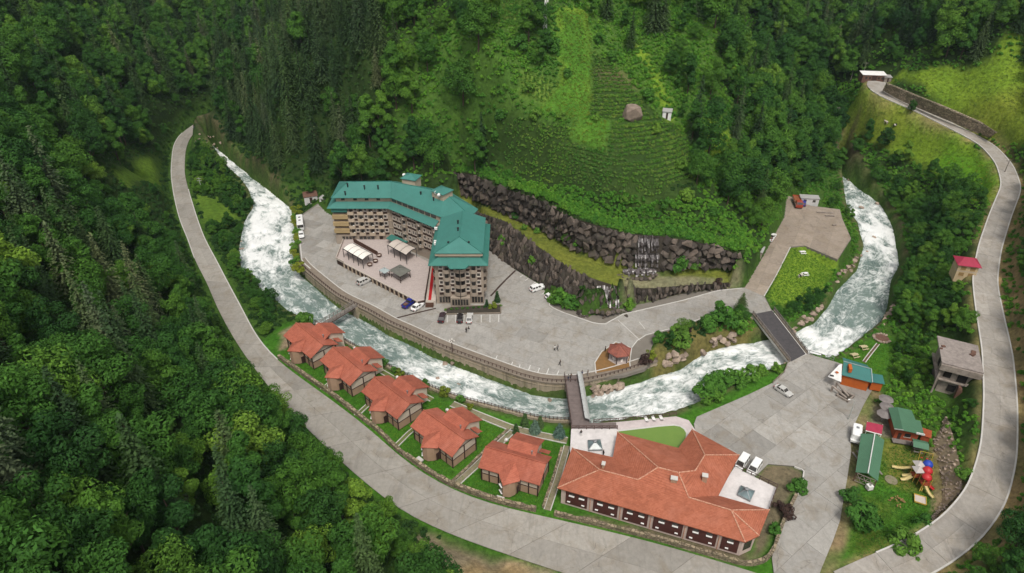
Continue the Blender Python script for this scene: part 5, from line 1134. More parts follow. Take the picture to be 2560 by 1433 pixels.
for pts, z in (([(1570, 655), (1600, 664), (1640, 666), (1662, 662), (1668, 654), (1640, 650), (1590, 648)], 7.0), ([(1545, 690), (1570, 699), (1625, 697), (1640, 688), (1600, 682)], 5.0), ([(1455, 762), (1480, 757), (1520, 766), (1545, 778), (1520, 784), (1480, 778)], 1.2)):
    part('pond', MB().prism([tuple((px(u, v, z) - WFc)[:2]) for u, v in pts], z - 6 - .6, z - 6), 'pond_water', wf)
    P_ = [px(u, v, z) for u, v in pts]
    for i in range(len(P_)):
        a, b = P_[i], P_[(i + 1) % len(P_)]; n = max(2, int((b - a).length / 1.1))
        for j in range(n):
            o = link('stone', random.choice(DST), wf); o.location = a + (b - a) * (j / n) - WFc + Vector((0, 0, .1)); s_ = random.uniform(1.0, 1.7); o.scale = (s_, s_, s_); o.rotation_euler = (0, 0, random.uniform(0, 6))
for i in range(70):                                   # heaped rocks of the lowest step
    u, v = random.uniform(1440, 1575), random.uniform(722, 800); 
    if 1462 < u < 1540 and 760 < v < 782: continue
    g = G(u, v); o = link('stone', random.choice(DST if v > 770 else LST), wf); o.location = g - WFc + Vector((0, 0, .2)); s_ = random.uniform(.7, 1.2) * (1.3 if v > 770 else .6); o.scale = (s_, s_, s_); o.rotation_euler = (random.uniform(-.4, .4), random.uniform(-.4, .4), random.uniform(0, 6))
# boulders in and along the river: every one a thing
BL = []
def boulders(pts, label, group):
    for u, v, s_ in pts:
        p = G(u, v); rz_ = float(RZ[near_idx(ra_, u, v)]); 
        o = link('boulder', random.choice(RST)); o.location = (p.x, p.y, max(p.z, -5.0) + s_ * .18); o.scale = (s_ * random.uniform(.8, 1.3), s_, s_ * random.uniform(.8, 1.1)); o.rotation_euler = (random.uniform(-.3, .3), random.uniform(-.3, .3), random.uniform(0, 6)); lab = ('huge ' if s_ > 1.9 else 'large ' if s_ > 1.5 else 'small ') + label; BL.append((o, lab))
rs = random.Random(4)
pile = [(rs.uniform(1475, 1560), 0, 0) for _ in range(46)]
boulders([(u, rs.uniform(972 - (u - 1475) * .12, 1003 - (u - 1475) * .42), rs.uniform(1.1, 2.3)) for u, _, _ in pile], 'pale grey boulder in the rubble heap', 'boulders below the restaurant bridge')
boulders([(rs.uniform(604, 640), rs.uniform(562, 640), rs.uniform(1.0, 2.2)) for _ in range(26)], 'beige boulder on the bank across the rapids', 'boulders on the bank opposite the bus')
boulders([(1965 + t * 95 + rs.uniform(-8, 8), 838 - t * 75 + rs.uniform(-7, 9), rs.uniform(.8, 1.8)) for t in [rs.random() for _ in range(30)]], 'grey boulder on the upstream bank', 'boulders beside the road bridge')
boulders([(1650 + t * 190 + rs.uniform(-6, 6), 915 - t * 70 + rs.uniform(-14, 8), rs.uniform(1.0, 2.4)) for t in [rs.random() for _ in range(34)]], 'boulder on the planted bank', 'boulders on the planted bank')
boulders([(2090 + t * 60 + rs.uniform(-6, 6), 700 - t * 60 + rs.uniform(-6, 10), rs.uniform(.9, 1.9)) for t in [rs.random() for _ in range(16)]] + [(2205 + t * 30, 812 - t * 50 + rs.uniform(-6, 6), rs.uniform(.7, 1.5)) for t in [rs.random() for _ in range(14)]], 'boulder at the water edge', 'boulders upstream')
boulders([(rs.uniform(490, 560), rs.uniform(335, 385), rs.uniform(.9, 1.8)) for _ in range(12)] + [(2180, 605, 1.6), (2165, 640, 1.3), (2150, 530, 2.2), (2190, 520, 2.0), (2120, 455, 1.6)], 'boulder standing in the white water', 'boulders in the upper rapids')
boulders([(1112, 914, 2.2), (1130, 911, 1.6), (1093, 963, 2.0), (1375, 1018, 1.8), (1148, 975, 1.5)], 'brown boulder in the walled channel', 'boulders in the walled channel')
boulders([(1960 + rs.uniform(0, 70), 205 + rs.uniform(-3, 12), rs.uniform(1.5, 3)) for _ in range(8)], 'pale boulder among far trees', 'boulders of the far stream bed')
bd = link('great_boulder', hull_mesh('great_boulder', 'river_rock', 26, 7, 6, 5.5, 77, .2)); bd.location = G(1580, 292) + Vector((0, 0, 1.2)); tag(bd, 'single great round boulder standing in the terraced field', 'boulder')

# ================================================================ vegetation
def leaf_mat(name, stops, trans=.18):
    k = NT(name); oi = k.n('ObjectInfo'); a = k.n('VertexColor', layer_name='tint'); sv = k.n('SeparateColor'); k.l(a.outputs[0], sv.inputs[0])
    col = k.ramp(oi.outputs['Random'], stops)
    col = k.mix(1.0, col, k.ramp(sv.outputs[0], [(0, (.62, .66, .62)), (1, (1.38, 1.32, 1.25))]), 'MULTIPLY')
    w_ = k.coord(); col = k.mix(1.0, col, k.ramp(k.noise(w_, .035, 3, .5), [(.35, (.72, .8, .85)), (.65, (1.28, 1.18, 1.0))]), 'MULTIPLY')
    k.l(col, k.p.inputs['Base Color']); k.p.inputs['Roughness'].default_value = .75; k.p.inputs['Specular IOR Level'].default_value = .18
    tr = k.n('BsdfTranslucent'); k.l(col, tr.inputs[0]); mx = k.n('MixShader'); mx.inputs[0].default_value = trans; k.l(k.p.outputs[0], mx.inputs[1]); k.l(tr.outputs[0], mx.inputs[2]); k.l(mx.outputs[0], k.o.inputs[0]); return k.m
leaf_mat('leaf_broad', [(0, (.022, .074, .015)), (.35, (.036, .112, .018)), (.7, (.056, .150, .021)), (.92, (.080, .185, .024)), (1, (.115, .22, .03))])
leaf_mat('leaf_spruce', [(0, (.028, .062, .022)), (.5, (.044, .09, .03)), (.85, (.068, .112, .046)), (1, (.10, .125, .07))], .12)
leaf_mat('leaf_shrub', [(0, (.045, .14, .022)), (.5, (.075, .195, .028)), (1, (.125, .24, .035))])
leaf_mat('leaf_fern', [(0, (.055, .175, .02)), (.5, (.08, .22, .024)), (1, (.115, .26, .03))])
leaf_mat('leaf_crop', [(0, (.07, .18, .028)), (.5, (.10, .235, .034)), (1, (.17, .26, .055))])
leaf_mat('leaf_purple', [(0, (.05, .03, .03)), (1, (.07, .045, .04))]); leaf_mat('leaf_blue', [(0, (.07, .12, .10)), (1, (.09, .15, .125))], .1); leaf_mat('leaf_yellow', [(0, (.14, .19, .02)), (1, (.2, .24, .03))])
mat('bark', (.09, .065, .045), (.055, .04, .03), scale=3, rough=1, bump=.5)
def leaves_mesh(name, m, P, N, size, rs, asp=1.35):
    n = len(P); N = N / np.maximum(np.linalg.norm(N, axis=1, keepdims=True), 1e-6); r_ = rs.normal(size=(n, 3)); T = np.cross(N, r_); T /= np.maximum(np.linalg.norm(T, axis=1, keepdims=True), 1e-6); B = np.cross(N, T)
    s_ = (size * rs.uniform(.6, 1.3, (n, 1))) if np.isscalar(size) else size[:, None]
    V = np.stack([P - T * s_ * asp, P - B * s_ * .62 + N * s_ * .12, P + T * s_ * asp, P + B * s_ * .62 + N * s_ * .12], 1).reshape(-1, 3)
    me_ = bpy.data.meshes.new(name); me_.vertices.add(4 * n); me_.vertices.foreach_set('co', V.ravel()); me_.loops.add(4 * n); me_.loops.foreach_set('vertex_index', np.arange(4 * n, dtype=np.int32)); me_.polygons.add(n)
    me_.polygons.foreach_set('loop_start', np.arange(0, 4 * n, 4, dtype=np.int32)); me_.polygons.foreach_set('loop_total', np.full(n, 4, np.int32))
    t = rs.rand(n); at = me_.color_attributes.new('tint', 'FLOAT_COLOR', 'POINT'); at.data.foreach_set('color', np.repeat(np.stack([t, t, t, np.ones(n)], 1), 4, 0).ravel())
    me_.materials.append(M(m)); me_.update(); me_.validate(); return me_
def broad_crown(seed, n=5200, R_=4.3, H_=8.0, z0=3.2, m='leaf_broad', size=.195, lobes=18, name='crown'):
    rs = np.random.RandomState(seed); C, rad = [], []
    for i in range(lobes):
        th = rs.uniform(0, 2 * math.pi); f = (i + .5) / lobes; zz = z0 + H_ * (.12 + .86 * f); rr = R_ * (math.sin(math.pi * min(.97, .18 + .74 * f)) ** .8) * rs.uniform(.25, .82)
        C.append((rr * math.cos(th), rr * math.sin(th), zz)); rad.append(R_ * rs.uniform(.30, .47) * (1.05 - .35 * f))
    C, rad = np.array(C), np.array(rad); which = rs.choice(lobes, n, p=rad ** 2 / (rad ** 2).sum())
    d = rs.normal(size=(n, 3)); d[:, 2] = np.abs(d[:, 2]) * .9 - .25; d /= np.linalg.norm(d, axis=1, keepdims=True)
    P = C[which] + d * (rad[which] * rs.uniform(.72, 1.08, n))[:, None]
    keep = np.ones(n, bool)
    for c, r_ in zip(C, rad): keep &= np.linalg.norm(P - c, axis=1) > r_ * .68
    P, d = P[keep], d[keep]
    return leaves_mesh(name, m, P, d + np.array([0, 0, .35]) + rs.normal(size=P.shape) * .34, size, rs)
def spruce_crown(seed, H_=17.0, R_=2.9, z0=1.2, m='leaf_spruce', name='crown'):
    rs = np.random.RandomState(seed); P, N, S = [], [], []
    nt = 34
    for i in range(nt):
        f = i / nt; z = z0 + (H_ - z0) * f; r_ = R_ * (1 - f) ** .82 + .18; nb = max(5, int(11 * (1 - f) + 4))
        for b in range(nb):
            if rs.rand() < .12: continue
            th = 2 * math.pi * (b + rs.uniform(-.35, .35)) / nb + i * 1.1; L = r_ * rs.uniform(.7, 1.15); ns = max(2, int(L / .24))
            for s_ in range(ns):
                g = (s_ + .6) / ns; x = L * g
                P.append((x * math.cos(th), x * math.sin(th), z - .42 * x - .10 * x * x / max(r_, .3) + rs.normal() * .1)); N.append((math.cos(th) * .35 + rs.normal() * .35, math.sin(th) * .35 + rs.normal() * .35, 1.0)); S.append(.285 * (1.15 - .45 * g) * rs.uniform(.75, 1.25))
    return leaves_mesh(name, m, np.array(P), np.array(N), np.array(S), rs, 1.25)
def trunk_mesh(h, r, seed, limbs=5, spread=2.2):
    rs = random.Random(seed); mb = MB().tube([(0, 0, -.6), (rs.uniform(-.1, .1), rs.uniform(-.1, .1), h * .35), (rs.uniform(-.25, .25), rs.uniform(-.25, .25), h * .7), (0, 0, h)], r, 6, r * .3)
    for i in range(limbs):
        th = i * 2.4 + rs.random(); z = h * (.35 + .5 * i / max(1, limbs)); mb.tube([(0, 0, z), (math.cos(th) * spread * .5, math.sin(th) * spread * .5, z + h * .12), (math.cos(th) * spread, math.sin(th) * spread, z + h * .28)], r * .42, 5, r * .12)
    return mb.mesh('trunk', M('bark'))
BC = [broad_crown(10 + i, R_=(3.9, 4.6, 4.2, 2.9, 5.1, 3.7)[i], H_=(8.6, 7.2, 9.6, 10.5, 7.0, 9.8)[i], lobes=(18, 15, 22, 16, 20, 13)[i]) for i in range(6)]; BT = [trunk_mesh(8.0, .24, 50 + i) for i in range(3)]
SCW = [spruce_crown(30 + i, H_=(17, 19, 15.5, 18)[i], R_=(3.1, 3.5, 3.2, 2.8)[i]) for i in range(4)]; ST = [trunk_mesh(15, .22, 60, 0)]
SH = [broad_crown(40 + i, 1000, 1.5, 1.9, .0, 'leaf_shrub', .15, 10, 'foliage') for i in range(4)]; SHT = trunk_mesh(1.3, .07, 70, 4, .6)
FN = [broad_crown(70 + i, 260, .95, .8, .0, 'leaf_fern', .16, 7, 'foliage') for i in range(3)]; CR = [broad_crown(80 + i, 70, .42, .6, .0, 'leaf_crop', .13, 4, 'foliage') for i in range(3)]
# where nothing grows tall
bg_ = lambda pts: gpoly(pts)
EXCL = [(PLAT_W, 1.6), (NEAR_W, 1.0), (RIVER_POLY, 1.6), (np.vstack([lwt[:, :2], uwb[::-1, :2]]), 1.0), (np.vstack([lwb[:, :2], lwt[::-1, :2]]), .6), (np.vstack([uwb[:, :2], uwt[::-1, :2]]), 1.0), (np.array(SCREE), .5), (np.array(W([(440, 345), (520, 283), (600, 262), (580, 330), (530, 375), (470, 405)], -1.5)), .0), (np.array(W([(1030, 1340), (1160, 1360), (1450, 1440), (1600, 1700), (1230, 1700), (1130, 1430)], -1)), .5), (np.array(W(RUBBLE, 2.5)), .5)]
OPEN = [bg_(p) for p in (MEADOW_R, MEADOW_UR, FIELD_A, FIELD_B, FIELD_C, FIELD_D, [(285, 440), (330, 405), (400, 400), (395, 470), (330, 480)], [(490, 485), (540, 500), (600, 545), (560, 575), (510, 560)], [(1985, 610), (2095, 652), (2060, 720), (2000, 760), (1940, 770), (1912, 742)],
        [(1745, 300), (1780, 300), (1845, 370), (1835, 415), (1755, 395)], [(1585, 120), (1615, 130), (1700, 300), (1675, 310)], [(1395, 25), (1465, 30), (1482, 120), (1530, 170), (1478, 290), (1440, 300), (1350, 270), (1400, 200)], [(1435, 300), (1522, 300), (1515, 380), (1420, 345)], [(2330, 840), (2470, 850), (2470, 1010), (2340, 1000)], [(2375, 640), (2450, 640), (2440, 710), (2375, 700)], [(1945, 480), (2060, 480), (2060, 530), (1950, 560)], [(2150, 185), (2230, 185), (2230, 215), (2150, 215)], [(1645, 270), (1700, 270), (1700, 310), (1640, 310)])]
SLOPE = bg_([(1130, 425), (1190, 428), (1240, 462), (1300, 478), (1362, 500), (1420, 538), (1490, 560), (1560, 580), (1660, 588), (1730, 600), (1850, 635), (1890, 600), (1850, 560), (1760, 500), (1640, 505), (1500, 495), (1360, 465), (1250, 415), (1200, 380)])
def allowed(x, y, extra=0.0, slope=False):
    ok = np.ones(x.shape, bool)
    for poly, d in EXCL: ok &= poly_sd(x, y, poly) > d + extra
    for poly in OPEN: ok &= poly_sd(x, y, poly) > .3 + extra * .5
    if not slope: ok &= poly_sd(x, y, SLOPE) > .5
    d1, w1 = line_d(x, y, road_c, road_w / 2); ok &= d1 > w1 + .9 + extra; d2, w2 = line_d(x, y, rr3[:, :2], rr3[:, 3] / 2); ok &= d2 > w2 + 1.6 + extra; return ok
def jgrid(x0, x1, y0, y1, st, seed):
    rs = np.random.RandomState(seed); gx, gy = np.meshgrid(np.arange(x0, x1, st), np.arange(y0, y1, st)); gx = gx + (np.arange(gx.shape[0]) % 2)[:, None] * st / 2
    return (gx + rs.uniform(-.42, .42, gx.shape) * st).ravel(), (gy + rs.uniform(-.42, .42, gx.shape) * st).ravel(), rs
def projv(x, y, z):
    z = z - CAM_H; dep = y * _c - z * _s; return 1280 + CAM_F * x / dep, 716.5 - CAM_F * (y * _s + z * _c) / dep, dep
def inpix(u, v, poly): return poly_sd(u, v, np.array(poly, float)) < 0
CONIF = [(540, 130), (640, 60), (800, 20), (960, 40), (1010, 130), (960, 300), (900, 420), (780, 470), (700, 440), (560, 330)]
CONIF2 = [(30, 560), (200, 560), (330, 700), (420, 830), (430, 960), (300, 960), (120, 800)]
CONIF3 = [(1700, 0), (2560, 0), (2560, 130), (2330, 190), (2100, 200), (1900, 160)]
trees = []                                       # (kind, x, y, z, scale, rot, variant, u, v, depth)
gx, gy, rs = jgrid(-240, 230, 16, 420, 5.2, 5)
ok = allowed(gx, gy, .8); gx, gy = gx[ok], gy[ok]; gz = hgt(gx, gy); gu, gv, gd = projv(gx, gy, gz)
ok = (gd > 30) & (gu > -140) & (gu < 2700) & (gv > -60) & (gv < 2300) & ((gz > 1.0) | (rs.rand(len(gx)) < .55)); gx, gy, gz, gu, gv, gd = (q_[ok] for q_ in (gx, gy, gz, gu, gv, gd))
pc = np.where(inpix(gu, gv, CONIF), .85, np.where(inpix(gu, gv, CONIF2), .5, np.where(inpix(gu, gv, CONIF3), .34, np.where(gu < 600, np.where(gv < 380, .3, .10), np.where((gu > 1000) & (gu < 1900) & (gv < 420), .16, .04)))))
thin = (gu > 1010) & (gu < 1880) & (gv < 470) & (gv > -40) & (gx > -45); keep_ = ~thin | (rs.rand(len(gx)) < .5); gx, gy, gz, gu, gv, gd, pc = (q_[keep_] for q_ in (gx, gy, gz, gu, gv, gd, pc))
isc = rs.rand(len(gx)) < pc; low_ = (gz < 3.5) & (gx > -130)
dr, wr = line_d(gx, gy, road_c, road_w / 2); dr2, wr2 = line_d(gx, gy, rr3[:, :2], rr3[:, 3] / 2); edge_ = np.minimum(dr - wr, dr2 - wr2)
for i in range(len(gx)):
    x, y, z, u, v, dep = gx[i], gy[i], gz[i], gu[i], gv[i], gd[i]
    s_ = rs.uniform(.6, 1.0) if rs.rand() < .45 else rs.uniform(.95, 1.4)
    if low_[i]: s_ = rs.uniform(.38, .66)
    if 260 < u < 430 and 455 < v < 590: s_ = rs.uniform(.2, .32)
    if u > 2030 and v > 380: s_ *= .66
    if 1900 < u < 2120 and v > 560: s_ *= .7
    if edge_[i] < 5: s_ = min(s_, rs.uniform(.3, .48) if edge_[i] < 3 else rs.uniform(.45, .68))
    if 1380 < u < 1760 and v < 330: s_ *= .75
    if edge_[i] < 10: s_ = min(s_, .8)
    k_ = 'spruce' if isc[i] and edge_[i] > 3 and not low_[i] and not (u > 2000 and v > 190) else 'broad'
    if k_ == 'spruce': s_ = rs.uniform(.75, 1.3)
    trees.append((k_, x, y, z, s_, rs.uniform(0, 6.28), rs.randint(6 if k_ == 'broad' else 4), u, v, dep))
REG = [(lambda u, v: (u < 640 and v > 640) or (u < 1200 and v > 1000), 'on the wooded slope'), (lambda u, v: u < 560 and v <= 640, 'on the mountainside'), (lambda u, v: u < 1150 and v <= 480, 'in the hillside forest'), (lambda u, v: u < 1960 and v < 480, 'around the terraced fields'), (lambda u, v: u >= 1960 and v < 230, 'in the far forest'), (lambda u, v: True, 'on the valley floor side')]
LM = [(px(u, v, z), n) for u, v, z, n in ((750, 870, 0, 'first cottage'), (850, 940, 0, 'second cottage'), (950, 1020, 0, 'third cottage'), (1080, 1110, 0, 'fourth cottage'), (1280, 1180, 0, 'last cottage'), (1640, 1230, 0, 'restaurant'), (840, 785, 0, 'wooden footbridge'), (1945, 835, 0, 'road bridge'), (1440, 1000, 0, 'restaurant bridge'), (900, 560, 0, 'hotel left wing'), (1150, 700, 0, 'hotel tower'), (2400, 930, 4, 'derelict house'), (2412, 680, 9, 'cream house'), (2140, 940, -2, 'orange kiosk'), (2040, 560, 0, 'truck yard'), (2285, 1190, -2, 'playground'), (752, 560, 0, 'minibus'), (780, 500, 0, 'panel shed'))] + [(G(u, v), n) for u, v, n in ((1580, 290, 'great boulder'), (1362, 60, 'antenna mast'), (1440, 150, 'bright grass strip'), (1667, 290, 'tiny field hut'), (1610, 590, 'waterfall'), (1200, 430, 'upper rock wall'), (2183, 203, 'hill cabin'), (2235, 312, 'grazing cows'), (2350, 260, 'retaining wall'), (510, 310, 'far road bend'), (340, 440, 'small clearing'), (505, 480, 'lattice power pole'), (2540, 440, 'side road bend'), (450, 560, 'straight of the valley road'), (1790, 360, 'small yellow meadow'))]
def where(x, y):
    d, n = min(((p.x - x) ** 2 + (p.y - y) ** 2, n) for p, n in LM); d = d ** .5
    return ('right beside the ' if d < 9 else 'close to the ' if d < 18 else 'a short way from the ' if d < 30 else 'well away from the ' if d < 48 else 'far from the ' if d < 75 else 'very far from the ') + n
KN = {'broad': ('broadleaf_tree', 'deciduous tree'), 'spruce': ('spruce_tree', 'dark spruce')}
def place_tree(kind, x, y, z, s_, rot, var, u, v, label=None, group=None):
    nm, lb = KN[kind]; reg = next(t for f, t in REG if f(u, v))
    sz = 'small ' if s_ < .6 else 'medium ' if s_ < .85 else 'tall ' if s_ < 1.08 else 'towering '; lab = label or sz + lb + ' ' + reg + ' ' + where(x, y)
    t = thing(nm, lab, 'tree', (x, y, z - .2), rot, group or lab); t.scale = (s_, s_, s_ * (1.0 if kind == 'broad' else 1.05))
    link('trunk', BT[var % 3] if kind == 'broad' else ST[0], t); c = link('crown', BC[var] if kind == 'broad' else SCW[var], t); return t
first = {}
def scatter(name, label, cat, pts, meshes, src=None):
    """the uncounted rest of a kind as one object: geometry-node instances of the leaf meshes"""
    me_ = bpy.data.meshes.new(name); me_.from_pydata([p[:3] for p in pts], [], [])
    for an, ix in (('size', 3), ('turn', 4), ('sort', 5)): a = me_.attributes.new(an, 'FLOAT', 'POINT'); a.data.foreach_set('value', [float(p[ix]) for p in pts])
    o = link(name, me_); tag(o, label, cat, kind='stuff')
    ng_ = bpy.data.node_groups.new(name, 'GeometryNodeTree'); ng_.interface.new_socket('Geometry', in_out='INPUT', socket_type='NodeSocketGeometry'); ng_.interface.new_socket('Geometry', in_out='OUTPUT', socket_type='NodeSocketGeometry')
    gi, go, jn = ng_.nodes.new('NodeGroupInput'), ng_.nodes.new('NodeGroupOutput'), ng_.nodes.new('GeometryNodeJoinGeometry')
    def attr(n_): q_ = ng_.nodes.new('GeometryNodeInputNamedAttribute'); q_.data_type = 'FLOAT'; q_.inputs['Name'].default_value = n_; return q_.outputs['Attribute']
    sz, tn, vr = attr('size'), attr('turn'), attr('sort'); rot = ng_.nodes.new('ShaderNodeCombineXYZ'); ng_.links.new(tn, rot.inputs['Z'])
    for i, src_o in enumerate(meshes):
        oi = ng_.nodes.new('GeometryNodeObjectInfo'); oi.inputs['Object'].default_value = src_o; oi.inputs['As Instance'].default_value = True; oi.transform_space = 'ORIGINAL'
        ip = ng_.nodes.new('GeometryNodeInstanceOnPoints'); cmp_ = ng_.nodes.new('FunctionNodeCompare'); cmp_.data_type = 'FLOAT'; cmp_.operation = 'EQUAL'; cmp_.inputs['Epsilon'].default_value = .1; cmp_.inputs[1].default_value = float(i)
        ng_.links.new(vr, cmp_.inputs[0]); ng_.links.new(cmp_.outputs[0], ip.inputs['Selection']); ng_.links.new(gi.outputs[0], ip.inputs['Points']); ng_.links.new(oi.outputs['Geometry'], ip.inputs['Instance']); ng_.links.new(rot.outputs[0], ip.inputs['Rotation']); ng_.links.new(sz, ip.inputs['Scale']); ng_.links.new(ip.outputs[0], jn.inputs[0])
    ng_.links.new(jn.outputs[0], go.inputs[0]); md = o.modifiers.new('scatter', 'NODES'); md.node_group = ng_; return o
for o, lab in BL: lab = lab + ' ' + where(o.location.x, o.location.y); tag(o, lab, 'boulder', lab)
for kind, cnt in (('broad', 300), ('spruce', 300)):
    ts = [t for t in trees if t[0] == kind]; inside = lambda t: -40 < t[7] < 2600 and 0 < t[8] < 1470
    ts.sort(key=lambda t: (not inside(t), t[9] / t[4])); srcs = {}
    for t in ts[:cnt]:
        o = place_tree(*t[:9]); srcs.setdefault(t[6], [c for c in o.children if c.name.startswith('crown')][0] if o.children else None)
    rest_ = ts[cnt:]
    if rest_:
        nv = 6 if kind == 'broad' else 4
        for v_ in range(nv):
            if srcs.get(v_) is None: srcs[v_] = next(c for c in COL.objects if c.data == (BC if kind == 'broad' else SCW)[v_])
        scatter('far_' + ('woods' if kind == 'broad' else 'spruces'), 'unbroken far %s reaching over the upper slopes' % ('deciduous woods' if kind == 'broad' else 'spruce woods'), 'forest', [(t[1], t[2], t[3] - .2, t[4], t[5], t[6]) for t in rest_], [srcs[i] for i in range(nv)])
print('trees', len(trees), sum(t[0] == 'spruce' for t in trees))

# ---------------------------------------------------------------- bushes, undergrowth and crops
def pick(kind, var): return {'broad': BC, 'spruce': SCW}[kind][var]
rs = np.random.RandomState(91)
def wood(poly_pix, st, smin, smax, label, group, seed, squash=.8, zpix=None, mx=400, kind='broad', clear=.6):
    poly = gpoly(poly_pix) if zpix is None else np.array(W(poly_pix, zpix)); x0, y0 = poly.min(0); x1, y1 = poly.max(0); x, y, r_ = jgrid(x0, x1, y0, y1, st, seed)
    m_ = (poly_sd(x, y, poly) < 0) & (poly_sd(x, y, RIVER_POLY) > .8) & (line_d(x, y, road_c, road_w / 2)[0] - line_d(x, y, road_c, road_w / 2)[1] > clear + 1) & (line_d(x, y, rr3[:, :2], rr3[:, 3] / 2)[0] - line_d(x, y, rr3[:, :2], rr3[:, 3] / 2)[1] > clear + 1) & (poly_sd(x, y, PLAT_W) > .2) & (poly_sd(x, y, OPEN[13]) > 1.0) & (poly_sd(x, y, OPEN[14]) > .6)
    x, y = x[m_][:mx], y[m_][:mx]; z = hgt(x, y)
    for i in range(len(x)):
        s_ = r_.uniform(smin, smax); lab = ('small ' if s_ < smin + (smax - smin) * .33 else 'medium ' if s_ < smin + (smax - smin) * .66 else 'large ') + label + ' ' + where(x[i], y[i]); t = thing('bushy_tree', lab, 'tree', (x[i], y[i], z[i] - 1.6 * s_), r_.uniform(0, 6.28), lab); t.scale = (s_, s_, s_ * squash); link('trunk', BT[i % 3], t); link('crown', BC[r_.randint(6)], t)
    return len(x)
n1 = wood([(468, 385), (560, 410), (630, 480), (650, 530), (600, 640), (640, 700), (715, 765), (700, 800), (690, 870), (640, 825), (560, 665), (510, 590), (560, 570), (600, 545), (540, 495), (490, 485)], 3.6, .34, .56, 'bushy roadside tree', 'bushy trees between road and river', 3)
n2 = wood([(2150, 465), (2210, 455), (2290, 480), (2380, 530), (2455, 580), (2445, 640), (2440, 760), (2440, 850), (2330, 860), (2240, 850), (2235, 780), (2250, 700), (2270, 660), (2250, 560), (2190, 490)], 3.7, .45, .78, 'bushy tree on the right bank', 'bushy trees on the right bank', 4)
n3 = wood([(2235, 850), (2330, 860), (2335, 990), (2300, 1000), (2230, 940)], 3.6, .3, .5, 'bushy tree behind the lawn', 'bushy trees by the derelict house', 5)
n4 = wood([(1930, 775), (1990, 752), (2040, 735), (2085, 720), (2060, 765), (1990, 800), (1950, 795)], 2.6, .26, .4, 'round bush edging the small meadow', 'bushes of the small meadow', 6)
n5 = wood([(1950, 300), (2050, 230), (2090, 250), (2120, 340), (2150, 420), (2110, 425), (2090, 420), (2000, 470), (1960, 440)], 4.2, .5, .8, 'leafy tree on the far bank', 'trees beyond the truck yard', 7)
n6 = wood([(2540, 560), (2640, 500), (2640, 800), (2545, 740)], 4.0, .4, .7, 'leafy tree above the side road', 'trees above the side road', 8)
n6b = wood([(2455, 900), (2470, 1000), (2450, 1070), (2380, 1030), (2350, 1000), (2440, 990)], 3.0, .16, .26, 'low bush on the grassy bank', 'low bushes under the side road', 18)
leaf_mat('leaf_floor_shade', [(0, (.02, .06, .014)), (1, (.042, .10, .02))])  # darker fern green, the shade under the trees put into the colour
shrub_first = {}
def bush(u, v, s_, label, group, z=None, m=None, foli=None, sq=1.0, name='shrub'):
    p = G(u, v) if z is None else px(u, v, z); i = rs.randint(4); t = thing(name, label, 'shrub', p - Vector((0, 0, .1)), rs.uniform(0, 6), group); t.scale = (s_, s_, s_ * sq)
    link('stem', SHT, t); link('foliage', (foli or SH)[i % len(foli or SH)], t); return t
SHY = [broad_crown(140 + i, 900, 1.5, 1.9, .0, 'leaf_yellow', .15, 10, 'foliage') for i in range(2)]; SHP = [broad_crown(150, 900, 1.5, 1.9, .0, 'leaf_purple', .15, 10, 'foliage')]; SHB = [spruce_crown(160, 3.4, 1.5, .1, 'leaf_blue', 'foliage')]; SHC = [spruce_crown(161, 3.2, .8, .1, 'leaf_spruce', 'foliage')]
for u, v in [(738 + rs.uniform(-6, 6), 525 + 8.5 * i) for i in range(18)] + [(748 + rs.uniform(-4, 4), 520 + 15 * i) for i in range(6)]: bush(u, v, rs.uniform(.7, 1.0), 'yellow green hedge shrub between the bus lot and the rapids', 'hedge along the bus lot', 0, foli=SHY if rs.rand() < .4 else SH, sq=.8)
bush(752, 678, 1.5, 'bright lime shrub at the corner where the river wall begins', None, -.2, foli=SHY)
for u, v, s_, lb in [(1800, 808, 3.0, 'largest leafy shrub on the planted bank by the road bridge'), (1770, 822, 2.2, 'medium shrub beside the largest one on the planted bank'), (1835, 812, 2.2, 'shrub on the planted bank nearest the road bridge'), (1700, 862, 2.0, 'bright green shrub in the middle of the planted bank'), (1690, 838, 1.6, 'shrub at the kerb of the access road on the planted bank'), (1648, 850, 1.4, 'dark shrub at the top of the planted bank near the gazebo'), (1845, 830, 1.6, 'low shrub at the foot of the road bridge')]: bush(u, v, s_, lb, None)
bush(1720, 826, .9, 'purple leaved shrub on the planted bank', None, foli=SHP); bush(1613, 908, 1.3, 'dark purple round shrub at the round end of the river wall', None, 0, foli=SHP); bush(1624, 895, 1.1, 'yellow green shrub beside the purple one at the wall end', None, 0, foli=SHY)
for u, v, s_ in [(1772, 990, 2.4), (1800, 975, 2.6), (1830, 958, 2.0), (1862, 945, 1.9), (1895, 935, 1.4), (1760, 1005, 1.3), (1938, 928, 1.2), (1848, 965, 1.3), (1785, 1000, 1.5)]: bush(u, v, s_, 'green shrub on the strip between the lower lot and the river', 'shrubs beside the lower lot', -2.2)
for u, v, s_, lb in [(2142, 1310, 2.7, 'large round bush at the edge of the playground lawn by the lane'), (2130, 1255, 1.6, 'small bush beside the large one on the playground lawn'), (2262, 1372, 2.2, 'round bush on the playground lawn near the side road bend'), (2300, 1325, 1.8, 'bush on the lawn below the rubble bank'), (1992, 1222, 1.5, 'lone bush between the lane and the restaurant'), (1940, 1330, 1.0, 'small bush inside the corner wall of the restaurant'), (2410, 1200, 1.3, 'bush at the top of the rubble bank'), (2290, 1412, 1.0, 'small bush on the kerb of the side road')]: bush(u, v, s_, lb, None, -2 if u < 2400 else None)
bush(1965, 1290, 1.2, 'dark purple shrub beside the lane wall', None, -2, foli=SHP); bush(1950, 1275, 1.0, 'second dark shrub beside the lane wall', None, -2, foli=SHP)
